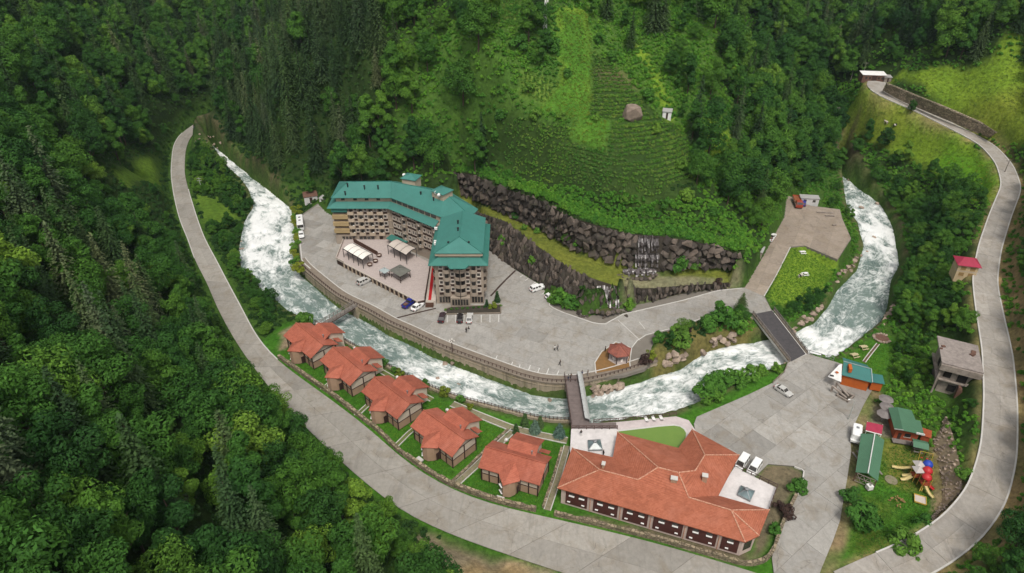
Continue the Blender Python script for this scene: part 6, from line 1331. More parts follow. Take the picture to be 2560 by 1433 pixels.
for u, v, s_, lb in [(1400, 762, 2.4, 'tall leafy bush at the foot of the lower rock wall'), (1425, 770, 2.0, 'bush beside the pond at the foot of the rock wall'), (1385, 755, 1.8, 'bush in the kerbed bed next to the parked hatchback'), (1570, 770, 1.5, 'bush right of the lowest cascade'), (1700, 670, 2.2, 'wide bush growing on the rock right of the waterfall'), (1735, 668, 1.8, 'second bush growing on the rock right of the waterfall')]: bush(u, v, s_, lb, None)
for i, (u, v) in enumerate([(1310, 575), (1345, 583), (1420, 600), (1445, 612), (1398, 585), (1290, 545), (1255, 610), (1330, 660)]): bush(u, v, rs.uniform(.9, 1.5), 'small bush rooted between stones of the rock walls', 'bushes in the rock walls')
bush(1795, 712, 1.1, 'dark round bush at the steps end of the lower rock wall', None, 1.0, foli=SHP)
for u, v, s_ in [(850, 858, .8), (893, 880, .9), (960, 913, 1.0), (985, 928, .7), (1000, 938, 1.0), (1063, 965, .9), (1110, 990, 1.2), (1150, 1003, .9), (1175, 1020, .7)]: bush(u, v, s_, 'garden shrub on the lawn edge along the river fence', 'garden shrubs along the fence', -2, foli=SHY if rs.rand() < .45 else SH)
for u, v, s_ in [(1337, 1078, 1.0), (1398, 1088, 1.05)]: bush(u, v, s_, 'blue grey dwarf spruce in the garden bed by the bridge', 'blue dwarf spruces', -2, foli=SHB, name='dwarf_spruce')
for u, v, s_, lb in [(1312, 1062, 1.1, 'dark slim cypress by the river fence next to the garden bed'), (1350, 1066, 1.0, 'dark slim cypress between the blue dwarf spruces'), (1290, 1082, .9, 'short green conifer at the bend of the garden path')]: bush(u, v, s_, lb, None, -2, foli=SHC, name='cypress')
for u, v, s_, lb in [(1217, 767, .8, 'small conifer in the bed before the hotel tower'), (1243, 754, 1.1, 'thin conifer at the corner of the tower bed')]: bush(u, v, s_, lb, None, 0, foli=SHC, name='cypress')
bush(1233, 772, 1.0, 'bright shrub in the bed before the hotel tower', None, 0, foli=SHY); bush(1036, 743, .8, 'yellow green shrub at the tip of the terrace', None, 0, foli=SHY)
for u, v, s_, lb in [(767, 812, 2.2, 'palm like tree beside the wooden footbridge'), (800, 840, .8, 'low shrub behind the first cottage')]: bush(u, v, s_, lb, None, -2)
o = place_tree('spruce', *px(1850, 782, 0), .42, 0, 1, 1850, 782, 'dark short spruce at the corner of the road bridge', 'corner spruce'); o.scale = (.75, .75, .36)
o = place_tree('spruce', *G(1205, 395), 1.0, 0, 2, 1205, 395, 'lone tall grey green spruce above the upper rock wall', 'lone spruce')
for u, v, s_, lb in [(1735, 350, 1.15, 'tall dark spruce beside the small hut of the fields'), (2275, 285, .45, 'single small tree beside the side road on the meadow')]:
    place_tree('spruce' if u < 2000 else 'broad', *G(u, v), s_, 1.0, 0, u, v, lb, lb)
for u, v, s_ in [(1300, 120, 2.2), (1320, 230, 1.5), (1405, 300, 1.2), (1340, 300, 1.6), (1255, 300, 1.8), (1240, 350, 1.5), (1490, 300, 1.0), (1620, 250, 1.8), (1640, 330, 1.4), (1700, 420, 1.6), (1420, 190, 1.3), (1385, 130, 2.0), (1500, 110, 1.7), (1530, 150, 1.5), (1280, 470, 1.3), (1400, 478, 1.1), (1560, 510, 1.2), (1660, 520, 1.4), (1720, 500, 1.8), (1780, 540, 1.6)]: bush(u, v, s_, ('large' if s_ > 1.6 else 'small') + ' field edge bush ' + where(*G(u, v)[:2]), 'field edge bushes')
# shrubby slope over the rock walls, and the fern floor of the woods
def fill(poly, st, seed, ok=None):
    x0, y0 = poly.min(0); x1, y1 = poly.max(0); x, y, r_ = jgrid(x0, x1, y0, y1, st, seed); m_ = poly_sd(x, y, poly) < 0
    if ok is not None: m_ &= ok(x, y)
    x, y = x[m_], y[m_]; return [(a, b, c - .1, r_.uniform(.7, 1.35), r_.uniform(0, 6.28), r_.randint(3)) for a, b, c in zip(x, y, hgt(x, y))]
fsrc, csrc = [], []
sources = thing('wild_shrub', 'low fern clump on the slope right above the waterfall', 'shrub', G(1620, 575)); 
for me_ in FN: fsrc.append(link('foliage', me_, sources))
s2 = thing('wild_shrub', 'low leafy crop clump at the lower edge of the terraced field', 'shrub', G(1560, 480))
for me_ in CR: csrc.append(link('foliage', me_, s2))
notrock = lambda x, y: (poly_sd(x, y, np.vstack([uwb[:, :2], uwt[::-1, :2]])) > .4)
pts = fill(gpoly([(1010, 140), (1180, 30), (1390, 20), (1400, 190), (1300, 180), (1290, 250), (1350, 290), (1240, 320), (1240, 400), (1150, 400), (1010, 380)]), 1.7, 34, notrock) + fill(gpoly([(1560, 20), (1700, 30), (1800, 200), (1900, 420), (1800, 480), (1740, 450), (1740, 400), (1690, 310), (1600, 230), (1540, 160)]), 1.7, 37, notrock) + fill(SLOPE, .95, 31, notrock) + fill(gpoly([(2030, 250), (2080, 200), (2135, 205), (2150, 235), (2110, 270), (2060, 285)]), 1.0, 32)
scatter('slope_undergrowth', 'thick bright green undergrowth on the slope above the rock walls', 'undergrowth', pts, fsrc)
x, y, r_ = jgrid(-165, 188, 40, 360, 1.55, 33); m_ = allowed(x, y, -.6) & (line_d(x, y, wline)[0] > 5); x, y = x[m_], y[m_]; z = hgt(x, y); u, v, d_ = projv(x, y, z); m_ = (u > -60) & (u < 2620) & (v > -20) & (v < 1500) & (d_ > 30); x, y, z = x[m_], y[m_], z[m_]
FSRC2 = [link('foliage', broad_crown(75 + i, 260, .95, .8, .0, 'leaf_floor_shade', .16, 7, 'foliage'), sources) for i in range(3)]
fl = [(a, b, c - .15, r_.uniform(.6, 1.25), r_.uniform(0, 6.28), r_.randint(3)) for a, b, c in zip(x, y, z)]; open_ground = lambda p: p[0] > 55 or (p[0] > -45 and p[1] > 190); open_ferns = [p for p in fl if open_ground(p)]  # ferns on open ground take the brighter green
scatter('wood_floor_ferns', 'ferns and brambles covering the ground under the trees', 'undergrowth', [p for p in fl if not open_ground(p)], FSRC2); scatter('bank_undergrowth', 'bright weeds and brambles on the open hillside and the side road banks', 'undergrowth', open_ferns, fsrc)
rows = []
for fp, per, duty, st in ((FIELD_A, .8, .4, .42), (FIELD_B, .85, .4, .45)):
    poly = gpoly(fp); x0, y0 = poly.min(0); x1, y1 = poly.max(0); x, y, r_ = jgrid(x0, x1, y0, y1, st, 35); z = hgt(x, y); zz = (z + .25 * vnoise(x, y, 5, 77)) / per; m_ = (poly_sd(x, y, poly) < -.2) & ((zz - np.floor(zz)) < duty) & (vnoise(x, y, 3.5, 78) < .36); rows += [(a, b, c - .05, r_.uniform(.8, 1.4), r_.uniform(0, 6), r_.randint(3)) for a, b, c in zip(x[m_], y[m_], z[m_])]
for fp in (FIELD_C, FIELD_D):
    poly = gpoly(fp); x0, y0 = poly.min(0); x1, y1 = poly.max(0); x, y, r_ = jgrid(x0, x1, y0, y1, .5, 36); z = hgt(x, y); xx = x / 1.3; m_ = (poly_sd(x, y, poly) < -.2) & ((xx - np.floor(xx)) < .5); rows += [(a, b, c - .05, r_.uniform(.7, 1.3), r_.uniform(0, 6), r_.randint(3)) for a, b, c in zip(x[m_], y[m_], z[m_])]
scatter('crop_rows', 'contour rows of low green crops on the terraced hill fields', 'crops', rows, csrc)
# short grass tufts give the lawns and meadows their grain
gr_m = leaf_mat('leaf_grass', [(0, (.05, .155, .016)), (.5, (.07, .18, .018)), (1, (.10, .20, .022))]); GRS = broad_crown(190, 46, .5, .16, .0, 'leaf_grass', .085, 5, 'grass_blades')
s3 = thing('wild_shrub', 'tuft of rough grass on the lawn beside the garden path bend', 'grass tuft', px(1265, 1085, -2.2)); g0 = tag(link('grass_blades', GRS, s3), kind='stuff')
tufts = []
for poly, st in ((np.array(W([(820, 850), (990, 945), (1130, 1010), (1280, 1062), (1420, 1098), (1400, 1260), (1340, 1262), (1180, 1222), (1050, 1155), (955, 1075), (845, 985), (770, 935), (700, 880), (760, 850)], -2.2)), .55), (gpoly([(1985, 612), (2095, 652), (2060, 720), (2000, 760), (1940, 770), (1912, 742)]), .6), (np.array(W([(2145, 1240), (2230, 1110), (2330, 1130), (2340, 1290), (2250, 1385), (2140, 1395), (2120, 1390)], -2)), .6), (np.array(W([(2095, 905), (2200, 845), (2235, 860), (2205, 940)], -2.2)), .55)):
    tufts += [(a, b, c, d * .8, e, 0) for a, b, c, d, e, f in fill(poly, st, 41)]
scatter('lawn_grass', 'short green grass of the lawns', 'grass', tufts, [g0])
MT = []
for p in ([(1395, 25), (1465, 30), (1482, 120), (1478, 290), (1440, 300), (1350, 270), (1400, 200)], [(1435, 300), (1522, 300), (1515, 380), (1420, 345)]): MT += [(a, b, c, d * 1.2, e, 0) for a, b, c, d, e, f in fill(gpoly(p), .9, 44)]
for p in (MEADOW_R, MEADOW_UR): MT += [(a, b, c, d * 1.1, e, 0) for a, b, c, d, e, f in fill(gpoly(p), 1.25, 43)]
g1 = leaf_mat('leaf_meadow', [(0, (.10, .18, .02)), (.5, (.13, .2, .025)), (1, (.17, .215, .03))]); MG = broad_crown(191, 40, .6, .18, .0, 'leaf_meadow', .09, 5, 'grass_blades'); s4 = thing('wild_shrub', 'tuft of tall grass on the sloping meadow under the side road', 'grass tuft', G(2330, 380)); g2 = tag(link('grass_blades', MG, s4), kind='stuff')
scatter('meadow_grass', 'grass of the sloping meadows on both sides of the side road', 'grass', MT, [g2])
print('woods', n1, n2, n3, n4, n5, n6, n6b, 'rows', len(rows), 'ferns', len(x), 'slope', len(pts), len(tufts), len(MT))

# ================================================================ smaller buildings
mat('magenta_roof', (.34, .028, .065), (.28, .022, .05), scale=1, rough=.6); mat('cream_house', (.56, .43, .27), (.47, .36, .22), scale=.8, rough=.9); mat('brown_shutter', (.30, .19, .08), rough=.8); mat('raw_concrete', (.36, .31, .27), (.20, .165, .14), scale=.7, rough=.95, grime=.6, bump=.4); mat('roof_screed', (.33, .285, .26), (.21, .18, .165), scale=1.2, rough=.95, grime=.45, bump=.5)
mat('dark_void', (.02, .017, .015), rough=.9); mat('orange_wall', (.48, .115, .02), (.40, .09, .016), scale=1, rough=.8); mat('red_wood', (.34, .075, .03), (.26, .055, .022), scale=2, rough=.8); mat('rusty_brown', (.16, .085, .06), (.11, .06, .045), scale=1.5, rough=.9)
seam_roof('kiosk_green', (.04, .165, .15)); seam_roof('shed_green', (.075, .175, .105)); seam_roof('grey_sheet', (.36, .35, .34)); seam_roof('pale_sheet', (.62, .61, .60))
def rel(p, base): return Vector(p) - base
def P3_(u, v, z): return px(u, v, z)
def poly_roof(name, faces, m, t, base, th=.12): return part(name, roof([[tuple(Vector(p) - base) for p in f] for f in faces], th), m, t)
# cream house with the magenta roof
g = G(2410, 697); HZ = g.z; b0 = Vector((g.x, g.y, HZ)); hs_ = thing('cream_house', 'two storey cream house with magenta hipped roof beside the side road', 'house', b0, R(-16)); hs_.scale = (.82, .82, .82)
part('wall', MB().box(-2.9, 2.9, 0, 5.2, -1.5, 5.0), 'cream_house', hs_)
part('roof', roof([[(-3.5, -.6, 4.95), (3.5, -.6, 4.95), (1.2, 2.6, 6.6), (-1.2, 2.6, 6.6)], [(3.5, -.6, 4.95), (3.5, 5.8, 4.95), (1.2, 2.6, 6.6)], [(3.5, 5.8, 4.95), (-3.5, 5.8, 4.95), (-1.2, 2.6, 6.6), (1.2, 2.6, 6.6)], [(-3.5, 5.8, 4.95), (-3.5, -.6, 4.95), (-1.2, 2.6, 6.6)]], .14), 'magenta_roof', hs_)
for z in (.9, 3.1):
    for x in (-1.35, 1.35): w_ = part('window', MB().box(x - .75, x + .75, -.06, 0, z, z + 1.25), 'brown_shutter', hs_); part('sill', MB().box(x - .85, x + .85, -.16, 0, z - .12, z - .02), 'cream_house', w_)
part('storey_band', MB().box(-2.95, 2.95, -.05, 5.25, 2.55, 2.7), 'trim_light', hs_)
# derelict concrete house
zr = 9.2; rc = [px(u, v, zr) for u, v in ((2343, 839), (2445, 864), (2460, 933), (2355, 906))]; b0 = sum(rc, Vector()) / 4; b0.z = 0
dh = thing('derelict_house', 'derelict grey concrete house shell with flat cracked roof and open floors', 'house', b0)
o2 = [tuple((p - b0)[:2]) for p in rc]; ins = inset([(*p, 0) for p in o2], .9)
part('roof_slab', MB().prism(o2, zr - .35, zr), 'roof_screed', dh)
for i, (x, y, s_) in enumerate(((-2.5, 2.6, .8), (3.2, .2, 1.4), (2.4, -.6, .9), (-3.4, 1.8, .5))): part('roof_rubble', MB().box(-s_ / 2, s_ / 2, -s_ / 3, s_ / 3, zr, zr + .3, i, (x, y, 0)), 'rusty_brown', dh)
part('wall', MB().prism(ins, 4.4, zr - .35), 'raw_concrete', dh); part('floor_slab', MB().prism(inset([(*p, 0) for p in o2], .3), 4.1, 4.4), 'raw_concrete', dh); part('wall', MB().prism(inset([(*p, 0) for p in o2], 1.3), -2.0, 4.1), 'raw_concrete', dh)
fa, fb_ = Vector((*o2[3], 0)), Vector((*o2[2], 0)); fdv = (fb_ - fa).normalized(); fnv = Vector((fdv.y, -fdv.x, 0)); far_ = math.atan2(fdv.y, fdv.x); fL = (fb_ - fa).length
part('apron', MB().box(0, fL, -.35, 0, zr - 1.9, zr - .36, far_, fa - fnv * .05), 'raw_concrete', dh)
for x, z0, z1, w_ in ((1.4, 5.0, 7.0, 1.5), (4.2, 4.6, 7.1, 1.9), (7.0, 5.2, 6.9, 1.5), (9.2, 5.0, 6.9, 1.3)): part('opening_shade', MB().box(x, x + w_, .74, .86, z0, z1, far_, fa), 'dark_void', dh)  # dark sheets before the wall stand in for the shade indoors
for x, z0, z1, w_ in ((3.2, 1.2, 2.9, 1.6), (7.6, .6, 2.9, 1.4)): part('opening_shade', MB().box(x, x + w_, 1.1, 1.24, z0, z1, far_, fa), 'dark_void', dh)
sa = Vector((*o2[3], 0)); sb_ = Vector((*o2[0], 0)); ldv = (sb_ - sa).normalized(); lar = math.atan2(ldv.y, ldv.x)
for y in (1.5, 4.2): part('opening_shade', MB().box(y, y + 1.4, -.98, -.8, 5.1, 6.8, lar, sa), 'dark_void', dh)
for i in range(9): part('stair_step', MB().box(4.9 + i * .42, 5.32 + i * .42, -.75, .6, -1 + 0, 4.2 - i * .5, far_, fa), 'rusty_brown', dh)
part('balcony_rail', MB().box(6.0, fL - .3, .0, .12, 4.4, 5.2, far_, fa), 'raw_concrete', dh)
for x in (.5, fL - .6): part('pillar', MB().box(x - .18, x + .18, .3, .66, -1.5, zr - .36, far_, fa), 'raw_concrete', dh)
# orange kiosk by the road bridge
b0 = px(2140, 960, -2); ks = thing('kiosk', 'orange walled kiosk with green metal roof and white canopy by the road bridge', 'kiosk', b0)
rl_, rr_, er, el = px(2109, 904, 2.6), px(2178, 923, 2.6), px(2181, 957, 1.2), px(2104, 937, 1.2); bk1, bk2 = rl_ + (rl_ - el) * 1.0, rr_ + (rr_ - er) * 1.0; bk1.z = bk2.z = 1.2
poly_roof('roof', [[el, er, rr_, rl_], [rl_, rr_, bk2, bk1]], 'kiosk_green', ks, b0)
wpoly = [el, er, bk2, bk1]; wi = inset([tuple(p) for p in wpoly], .45); part('wall', MB().prism([(x - b0.x, y - b0.y) for x, y in wi], 0, 3.15), 'orange_wall', ks)
part('gable', MB().add([rel((wi[0][0], wi[0][1], 1.1), b0), rel((wi[3][0], wi[3][1], 1.1), b0), rel(((wi[0][0] + wi[3][0]) / 2, (wi[0][1] + wi[3][1]) / 2, 2.45), b0)], [(0, 2, 1), (0, 1, 2)]), 'orange_wall', ks)
part('verge_board', MB().bar(er - b0 + Vector((0, 0, .12)), rr_ - b0 + Vector((0, 0, .12)), .08).bar(rl_ - b0 + Vector((0, 0, .1)), rr_ - b0 + Vector((0, 0, .1)), .07), 'pale_roof', ks)
part('chimney', MB().box(-.35, .35, -1.1, .9, -.3, .75, R(-16), px(2124, 922, 2.2) - b0), 'orange_wall', ks)
cn = [px(2105, 910, 2.4), px(2103, 955, .9), px(2070, 941, .4), px(2098, 912, 2.2)]; poly_roof('white_canopy', [[cn[0], cn[3], cn[2], cn[1]]], 'white_paint', ks, b0, .15)
part('canopy_emblem', MB().box(-.35, .35, -.35, .35, 0, .03, .4, px(2093, 931, 1.45) - b0), 'orange_wall', ks); part('canopy_hatch', MB().box(-.45, .45, -.25, .25, 0, .04, -.4, px(2080, 939, .88) - b0), 'dark_void', ks)
lean = px(2192, 948, .6); part('side_shed', MB().box(-1.2, 1.2, -1.3, 1.5, -2.5, 0, R(-16), lean - b0), 'orange_wall', ks); part('side_roof', MB().box(-1.5, 1.5, -1.6, 1.8, 0, .12, R(-16), lean - b0), 'kiosk_green', ks)
# concrete planter with leaning slabs
p = px(2112, 992, -2); pl = thing('planter', 'square concrete planter with leaning slabs on the lower lot by the kiosk', 'planter', p, R(38))
for a in range(4): part('rim', MB().box(-1.5, 1.5, -1.5, -1.2, 0, .55 + a * .004, a * math.pi / 2), 'raw_concrete', pl)
part('soil', MB().box(-1.2, 1.2, -1.2, 1.2, 0, .3), 'dark_earth', pl)
for s_ in (-1, 1): part('leaning_slab', MB().add([(-.2 + s_ * .5, -.6, .2), (.2 + s_ * .5, -.6, .2), (.2 + s_ * .9, 3.2, 1.6), (-.2 + s_ * .9, 3.2, 1.6), (-.2 + s_ * .5, -.6, .5), (.2 + s_ * .5, -.6, .5), (.2 + s_ * .9, 3.2, 1.9), (-.2 + s_ * .9, 3.2, 1.9)], [(3, 2, 1, 0), (4, 5, 6, 7), (0, 1, 5, 4), (1, 2, 6, 5), (2, 3, 7, 6), (3, 0, 4, 7)]), 'raw_concrete', pl); part('slab_support', MB().box(s_ * .9 - .2, s_ * .9 + .2, 2.8, 3.2, 0, 1.5), 'raw_concrete', pl)
# open green shed
b0 = px(2165, 1160, -2); sh = thing('open_shed', 'long open sided shed with green gabled metal roof by the playground', 'shed', b0)
k0, k1, l0, l1, q0, q1 = px(2187, 1085, 1.7), px(2170, 1183, 1.7), px(2153, 1084, .6), px(2139, 1180, .6), px(2211, 1100, .6), px(2195, 1203, .6)
poly_roof('roof', [[l1, k1, k0, l0], [k1, q1, q0, k0]], 'shed_green', sh, b0); part('ridge_cap', MB().bar(k0 - b0 + Vector((0, 0, .05)), k1 - b0 + Vector((0, 0, .05)), .09), 'pale_sheet', sh)
for a, b in ((l0, l1), (q0, q1)):
    for i in range(5): p = a + (b - a) * (i / 4) * .98 - b0; p2 = p * 1.0; c_ = (k0 + (k1 - k0) * (i / 4) - b0); p = p + (c_ - p) * .12; part('post', MB().bar((p.x, p.y, 0), (p.x, p.y, 2.65), .08), 'rusty_brown', sh)
pa, pb = l1 - b0, q1 - b0; pa, pb = pa + (pb - pa) * .08, pa + (pb - pa) * .92
for z in (.3, 1.4, 2.5): part('lattice_bar', MB().bar((pa.x, pa.y, z), (pb.x, pb.y, z), .05), 'raw_concrete', sh)
for i in range(3): a, b = pa + (pb - pa) * (i / 3), pa + (pb - pa) * ((i + 1) / 3); part('lattice_bar', MB().bar((a.x, a.y, .3), (b.x, b.y, 2.5), .045).bar((b.x, b.y, .3), (a.x, a.y, 2.5), .045), 'raw_concrete', sh)
part('table', MB().box(-.6, .6, -3.5, 3.2, .65, .75, R(8)), 'old_wood', sh); part('bench', MB().box(-1.5, -1.1, -3.5, 3.2, .4, .47, R(8)), 'old_wood', sh); part('bench', MB().box(1.1, 1.5, -3.5, 3.2, .4, .47, R(8)), 'old_wood', sh)
p = px(2172, 1222, -2); wb = thing('water_tank', 'small white cube tank at the open end of the green shed', 'tank', p, .2); part('body', MB().box(-.55, .55, -.5, .5, .12, 1.05), 'white_paint', wb); part('lid', MB().lathe([(.2, 1.05), (.2, 1.14), (.05, 1.18)], 8), 'grey_metal', wb); part('pallet', MB().box(-.6, .6, -.55, .55, 0, .12), 'old_wood', wb)
# red wooden cabin
b0 = px(2268, 1085, -1.8); rcb = thing('red_cabin', 'red wooden cabin with moss green metal roof above the playground', 'cabin', b0)
k0, k1, l0, l1, q0, q1, q2 = px(2244, 1018, 2.2), px(2258, 1076, 2.2), px(2221, 1019, 1.1), px(2236, 1073, 1.1), px(2279, 1026, 1.1), px(2289, 1050, 1.1), px(2311, 1088, .8)
poly_roof('roof', [[l1, k1, k0, l0], [k1, q2, px(2301, 1052, .95), q1, q0, k0]], 'shed_green', rcb, b0)
wp4 = [k1 + (l1 - k1) * .85, k1 + (q2 - k1) * .9, k0 + (q0 - k0) * .8, k0 + (l0 - k0) * .85]; wp4 = [(p.x - b0.x, p.y - b0.y) for p in wp4]; wp4 = inset([(*p, 0) for p in wp4], .35)
part('wall', MB().prism(wp4, 0, 2.75), 'red_wood', rcb); a, b = Vector((*wp4[0], 0)), Vector((*wp4[1], 0)); wa = math.atan2((b - a).y, (b - a).x); wL = (b - a).length
w_ = part('window', MB().box(wL * .42, wL * .68, -.08, .0, 1.1, 2.0, wa, a), 'dark_void', rcb); part('window_frame', MB().box(wL * .40, wL * .70, -.12, -.02, .95, 1.08, wa, a), 'canvas_beige', w_); part('door', MB().box(wL * .14, wL * .28, -.07, .0, 0, 1.9, wa, a), 'dark_wood', rcb); part('porch_deck', MB().box(-.3, wL + .4, -1.3, 0, 0, .18, wa, a), 'old_wood', rcb)
part('verge_board', MB().bar(k1 - b0 + Vector((0, 0, .08)), l1 - b0 + Vector((0, 0, .08)), .07).bar(k1 + (q2 - k1) * .62 - b0 + Vector((0, 0, .08)), q2 - b0 + Vector((0, 0, .08)), .16), 'pale_sheet', rcb)
an = px(2316, 1083, .4); part('annex_roof', MB().box(-1.0, 1.0, -1.3, 1.3, 0, .1, R(-30), an - b0), 'red_wood', rcb); part('annex', MB().box(-.8, .8, -1.1, 1.1, -2.0, 0, R(-30), an - b0), 'red_wood', rcb)
# magenta awning, parasols
b0 = px(2186, 1076, -2); aw = thing('awning', 'magenta red sheet awning on posts next to the green shed', 'awning', b0); cc = [px(2167, 1054, 1.2), px(2208, 1063, 1.2), px(2204, 1087, .6), px(2164, 1077, .6)]
poly_roof('sheet', [[cc[3], cc[2], cc[1], cc[0]]], 'magenta_roof', aw, b0, .06); part('white_fringe', MB().bar(cc[3] - b0, cc[2] - b0, .07), 'white_paint', aw)
for p in cc: q_ = p - b0; q_ = q_ * .92; part('post', MB().bar((q_.x, q_.y, 0), (q_.x, q_.y, p.z + 2), .05), 'white_paint', aw)
mat('parasol_cloth', (.40, .36, .35), (.34, .30, .29), scale=2, rough=.9)
for i, (u, v, lb) in enumerate(((2201, 1003, 'grey beige parasol farthest from the awning'), (2203, 1022, 'grey beige parasol between the other two by the awning'), (2196, 1040, 'grey beige parasol closest to the magenta awning'))):
    p = px(u, v, -1.9) + Vector((0, -1.6, 0)); t = thing('parasol', lb, 'parasol', p, i * .4, 'parasols by the awning'); cm = MB(); n = 8
    for j in range(n):
        a0, a1 = 2 * math.pi * j / n, 2 * math.pi * (j + 1) / n; r_ = 1.65; cm.add([(0, 0, 2.75), (r_ * math.cos(a0), r_ * math.sin(a0), 2.1), (r_ * .93 * math.cos((a0 + a1) / 2), r_ * .93 * math.sin((a0 + a1) / 2), 2.13), (r_ * math.cos(a1), r_ * math.sin(a1), 2.1)], [(0, 1, 2), (0, 2, 3), (2, 1, 0), (3, 2, 0)])
    part('canopy', cm, 'parasol_cloth', t); part('pole', MB().bar((0, 0, 0), (0, 0, 2.8), .035, n=6), 'grey_metal', t); part('table', MB().lathe([(.5, .7), (.5, .76), (.05, .76)], 10), 'old_wood', t)
    for j in range(8): a0 = 2 * math.pi * j / 8; part('rib', MB().bar((0, 0, 2.72), (1.63 * math.cos(a0), 1.63 * math.sin(a0), 2.08), .015), 'grey_metal', t)
def picnic(u, v, z, rz, label, canopy=False, m='old_wood'):
    t = thing('picnic_table', label, 'table', px(u, v, z) if z is not None else G(u, v), rz, None)
    for i in range(4): part('table_board', MB().box(-.9, .9, -.4 + i * .2, -.22 + i * .2, .7, .76), m, t)
    for y in (-.8, .8): part('bench', MB().box(-.9, .9, y - .14, y + .14, .42, .47), m, t)
    for x in (-.6, .6): part('leg', MB().bar((x, -.75, 0), (x, .2, .72), .05), m, t); part('leg', MB().bar((x, .75, 0), (x, -.2, .72), .05), m, t)
    if canopy: part('canopy', roof([[(-1.5, -1.3, 2.1), (1.5, -1.3, 2.1), (1.5, 0, 2.6), (-1.5, 0, 2.6)], [(-1.5, 0, 2.6), (1.5, 0, 2.6), (1.5, 1.3, 2.1), (-1.5, 1.3, 2.1)]], .08), 'shed_green', t); [part('post', MB().bar((x, y, 0), (x, y, 2.15), .06), 'dark_wood', t) for x in (-1.3, 1.3) for y in (-1.1, 1.1)]
    return t
mat('pale_wood', (.48, .42, .25), (.4, .34, .2), scale=2, rough=.9)
picnic(2159, 872, -2.2, .2, 'pale picnic table on the lawn nearer the ring of stones', m='pale_wood'); picnic(2136, 892, -2.2, .3, 'pale picnic table on the lawn nearer the kiosk', m='pale_wood'); picnic(2293, 1128, -1.8, R(-20), 'dark picnic table under a small green canopy by the red cabin', True)
picnic(2012, 688, None, .2, 'white table with dark bench on the small meadow by the truck yard', m='white_paint'); picnic(2006, 634, None, .1, 'small white table at the upper edge of the small meadow', m='white_paint')
for i in range(16):
    a = i / 16 * 5.2 + .6; p = px(2205, 845, -2.1) + Vector((2.0 * math.cos(a), 2.0 * math.sin(a), 0)); o = link('ring_stone', random.choice(RST)); o.location = p; o.scale = (.9, .8, .8); o.rotation_euler.z = a; tag(o, 'tan stone in the ring at the end of the lawn path', 'stone', 'ring of stones on the lawn')
struct('fire_place', MB().lathe([(1.8, -.3), (1.8, .02), (.1, .03)], 20, px(2205, 845, -2.2)), 'rusty_brown'); flat_path('garden_path', [(2195, 860), (2175, 885), (2160, 905)], -2.25, .7, 'rusty_brown')
# playground
mat('yellow_paint', (.52, .36, .06), (.45, .30, .05), rough=.55); mat('slide_cream', (.62, .52, .26), (.55, .45, .2), rough=.5); mat('play_red', (.50, .03, .035), rough=.45); mat('play_blue', (.03, .07, .42), rough=.45); mat('play_grey', (.5, .46, .44), rough=.6)
PG = px(2298, 1190, -1.9); pg = lambda u, v, z=-1.9: px(u, v, z) - PG
def tower(t, u, v, h, hatm, cap):
    p = pg(u, v); 
    for x in (-.75, .75):
        for y in (-.75, .75): part('post', MB().bar((p.x + x, p.y + y, 0), (p.x + x, p.y + y, h + 1.5), .06, n=6), 'yellow_paint', t)
    part('platform', MB().box(-.8, .8, -.8, .8, h - .1, h, 0, p), 'red_wood', t); part('side_panel', MB().box(-.75, .75, -.8, -.74, h, h + .8, 0, p), 'red_wood', t)
    if cap == 'dome': part('roof', MB().lathe([(.98, h + 1.4), (.95, h + 1.7), (.65, h + 2.15), (.1, h + 2.4)], 10, p), hatm, t, True)
    else: part('roof', roof([[(p.x - .95, p.y - .95, h + 1.45), (p.x + .95, p.y - .95, h + 1.45), (p.x, p.y, h + 2.4)], [(p.x + .95, p.y - .95, h + 1.45), (p.x + .95, p.y + .95, h + 1.45), (p.x, p.y, h + 2.4)], [(p.x + .95, p.y + .95, h + 1.45), (p.x - .95, p.y + .95, h + 1.45), (p.x, p.y, h + 2.4)], [(p.x - .95, p.y + .95, h + 1.45), (p.x - .95, p.y - .95, h + 1.45), (p.x, p.y, h + 2.4)]], .06), hatm, t)
    return p
def slide(t, a, za, b, zb, m, wd=.28):
    d = Vector((b.x - a.x, b.y - a.y, 0)).normalized(); n_ = Vector((-d.y, d.x, 0)) * wd; A = Vector((a.x, a.y, za)); B = Vector((b.x, b.y, zb)); mb = MB(); st = [A + (B - A) * f + Vector((0, 0, -.35 * math.sin(math.pi * f))) for f in (0, .2, .4, .6, .8, 1)]
    for p, q_ in zip(st[:-1], st[1:]):
        for s_, hh in ((0, 0), (-1, .22), (1, .22)):
            if s_ == 0: c = [p - n_, q_ - n_, q_ + n_, p + n_]
            else: c = [p + n_ * s_, q_ + n_ * s_, q_ + n_ * s_ + Vector((0, 0, hh)), p + n_ * s_ + Vector((0, 0, hh))]
            o_ = Vector((0, 0, -.04)) if s_ == 0 else n_ * s_ * .15; mb.add(c + [x + o_ for x in c], [(0, 1, 2, 3), (7, 6, 5, 4), (0, 4, 5, 1), (1, 5, 6, 2), (2, 6, 7, 3), (3, 7, 4, 0)])
    part('slide', mb, m, t)
pt = thing('play_tower', 'playground climbing frame with blue and red barrel roofs and slides', 'play frame', PG, 0); 
for u, v, m_ in ((2308, 1186, 'play_blue'), (2307, 1202, 'play_red'), (2305, 1219, 'play_red')): tower(pt, u, v, 1.5, m_, 'dome')
slide(pt, pg(2310, 1208), 1.4, pg(2333, 1226), .15, 'play_red'); slide(pt, pg(2308, 1226), 1.4, pg(2332, 1246), .15, 'slide_cream'); part('ladder', MB().bar(pg(2304, 1228), pg(2305, 1220) + Vector((0, 0, 1.5)), .06).bar(pg(2299, 1228), pg(2300, 1220) + Vector((0, 0, 1.5)), .06), 'yellow_paint', pt)
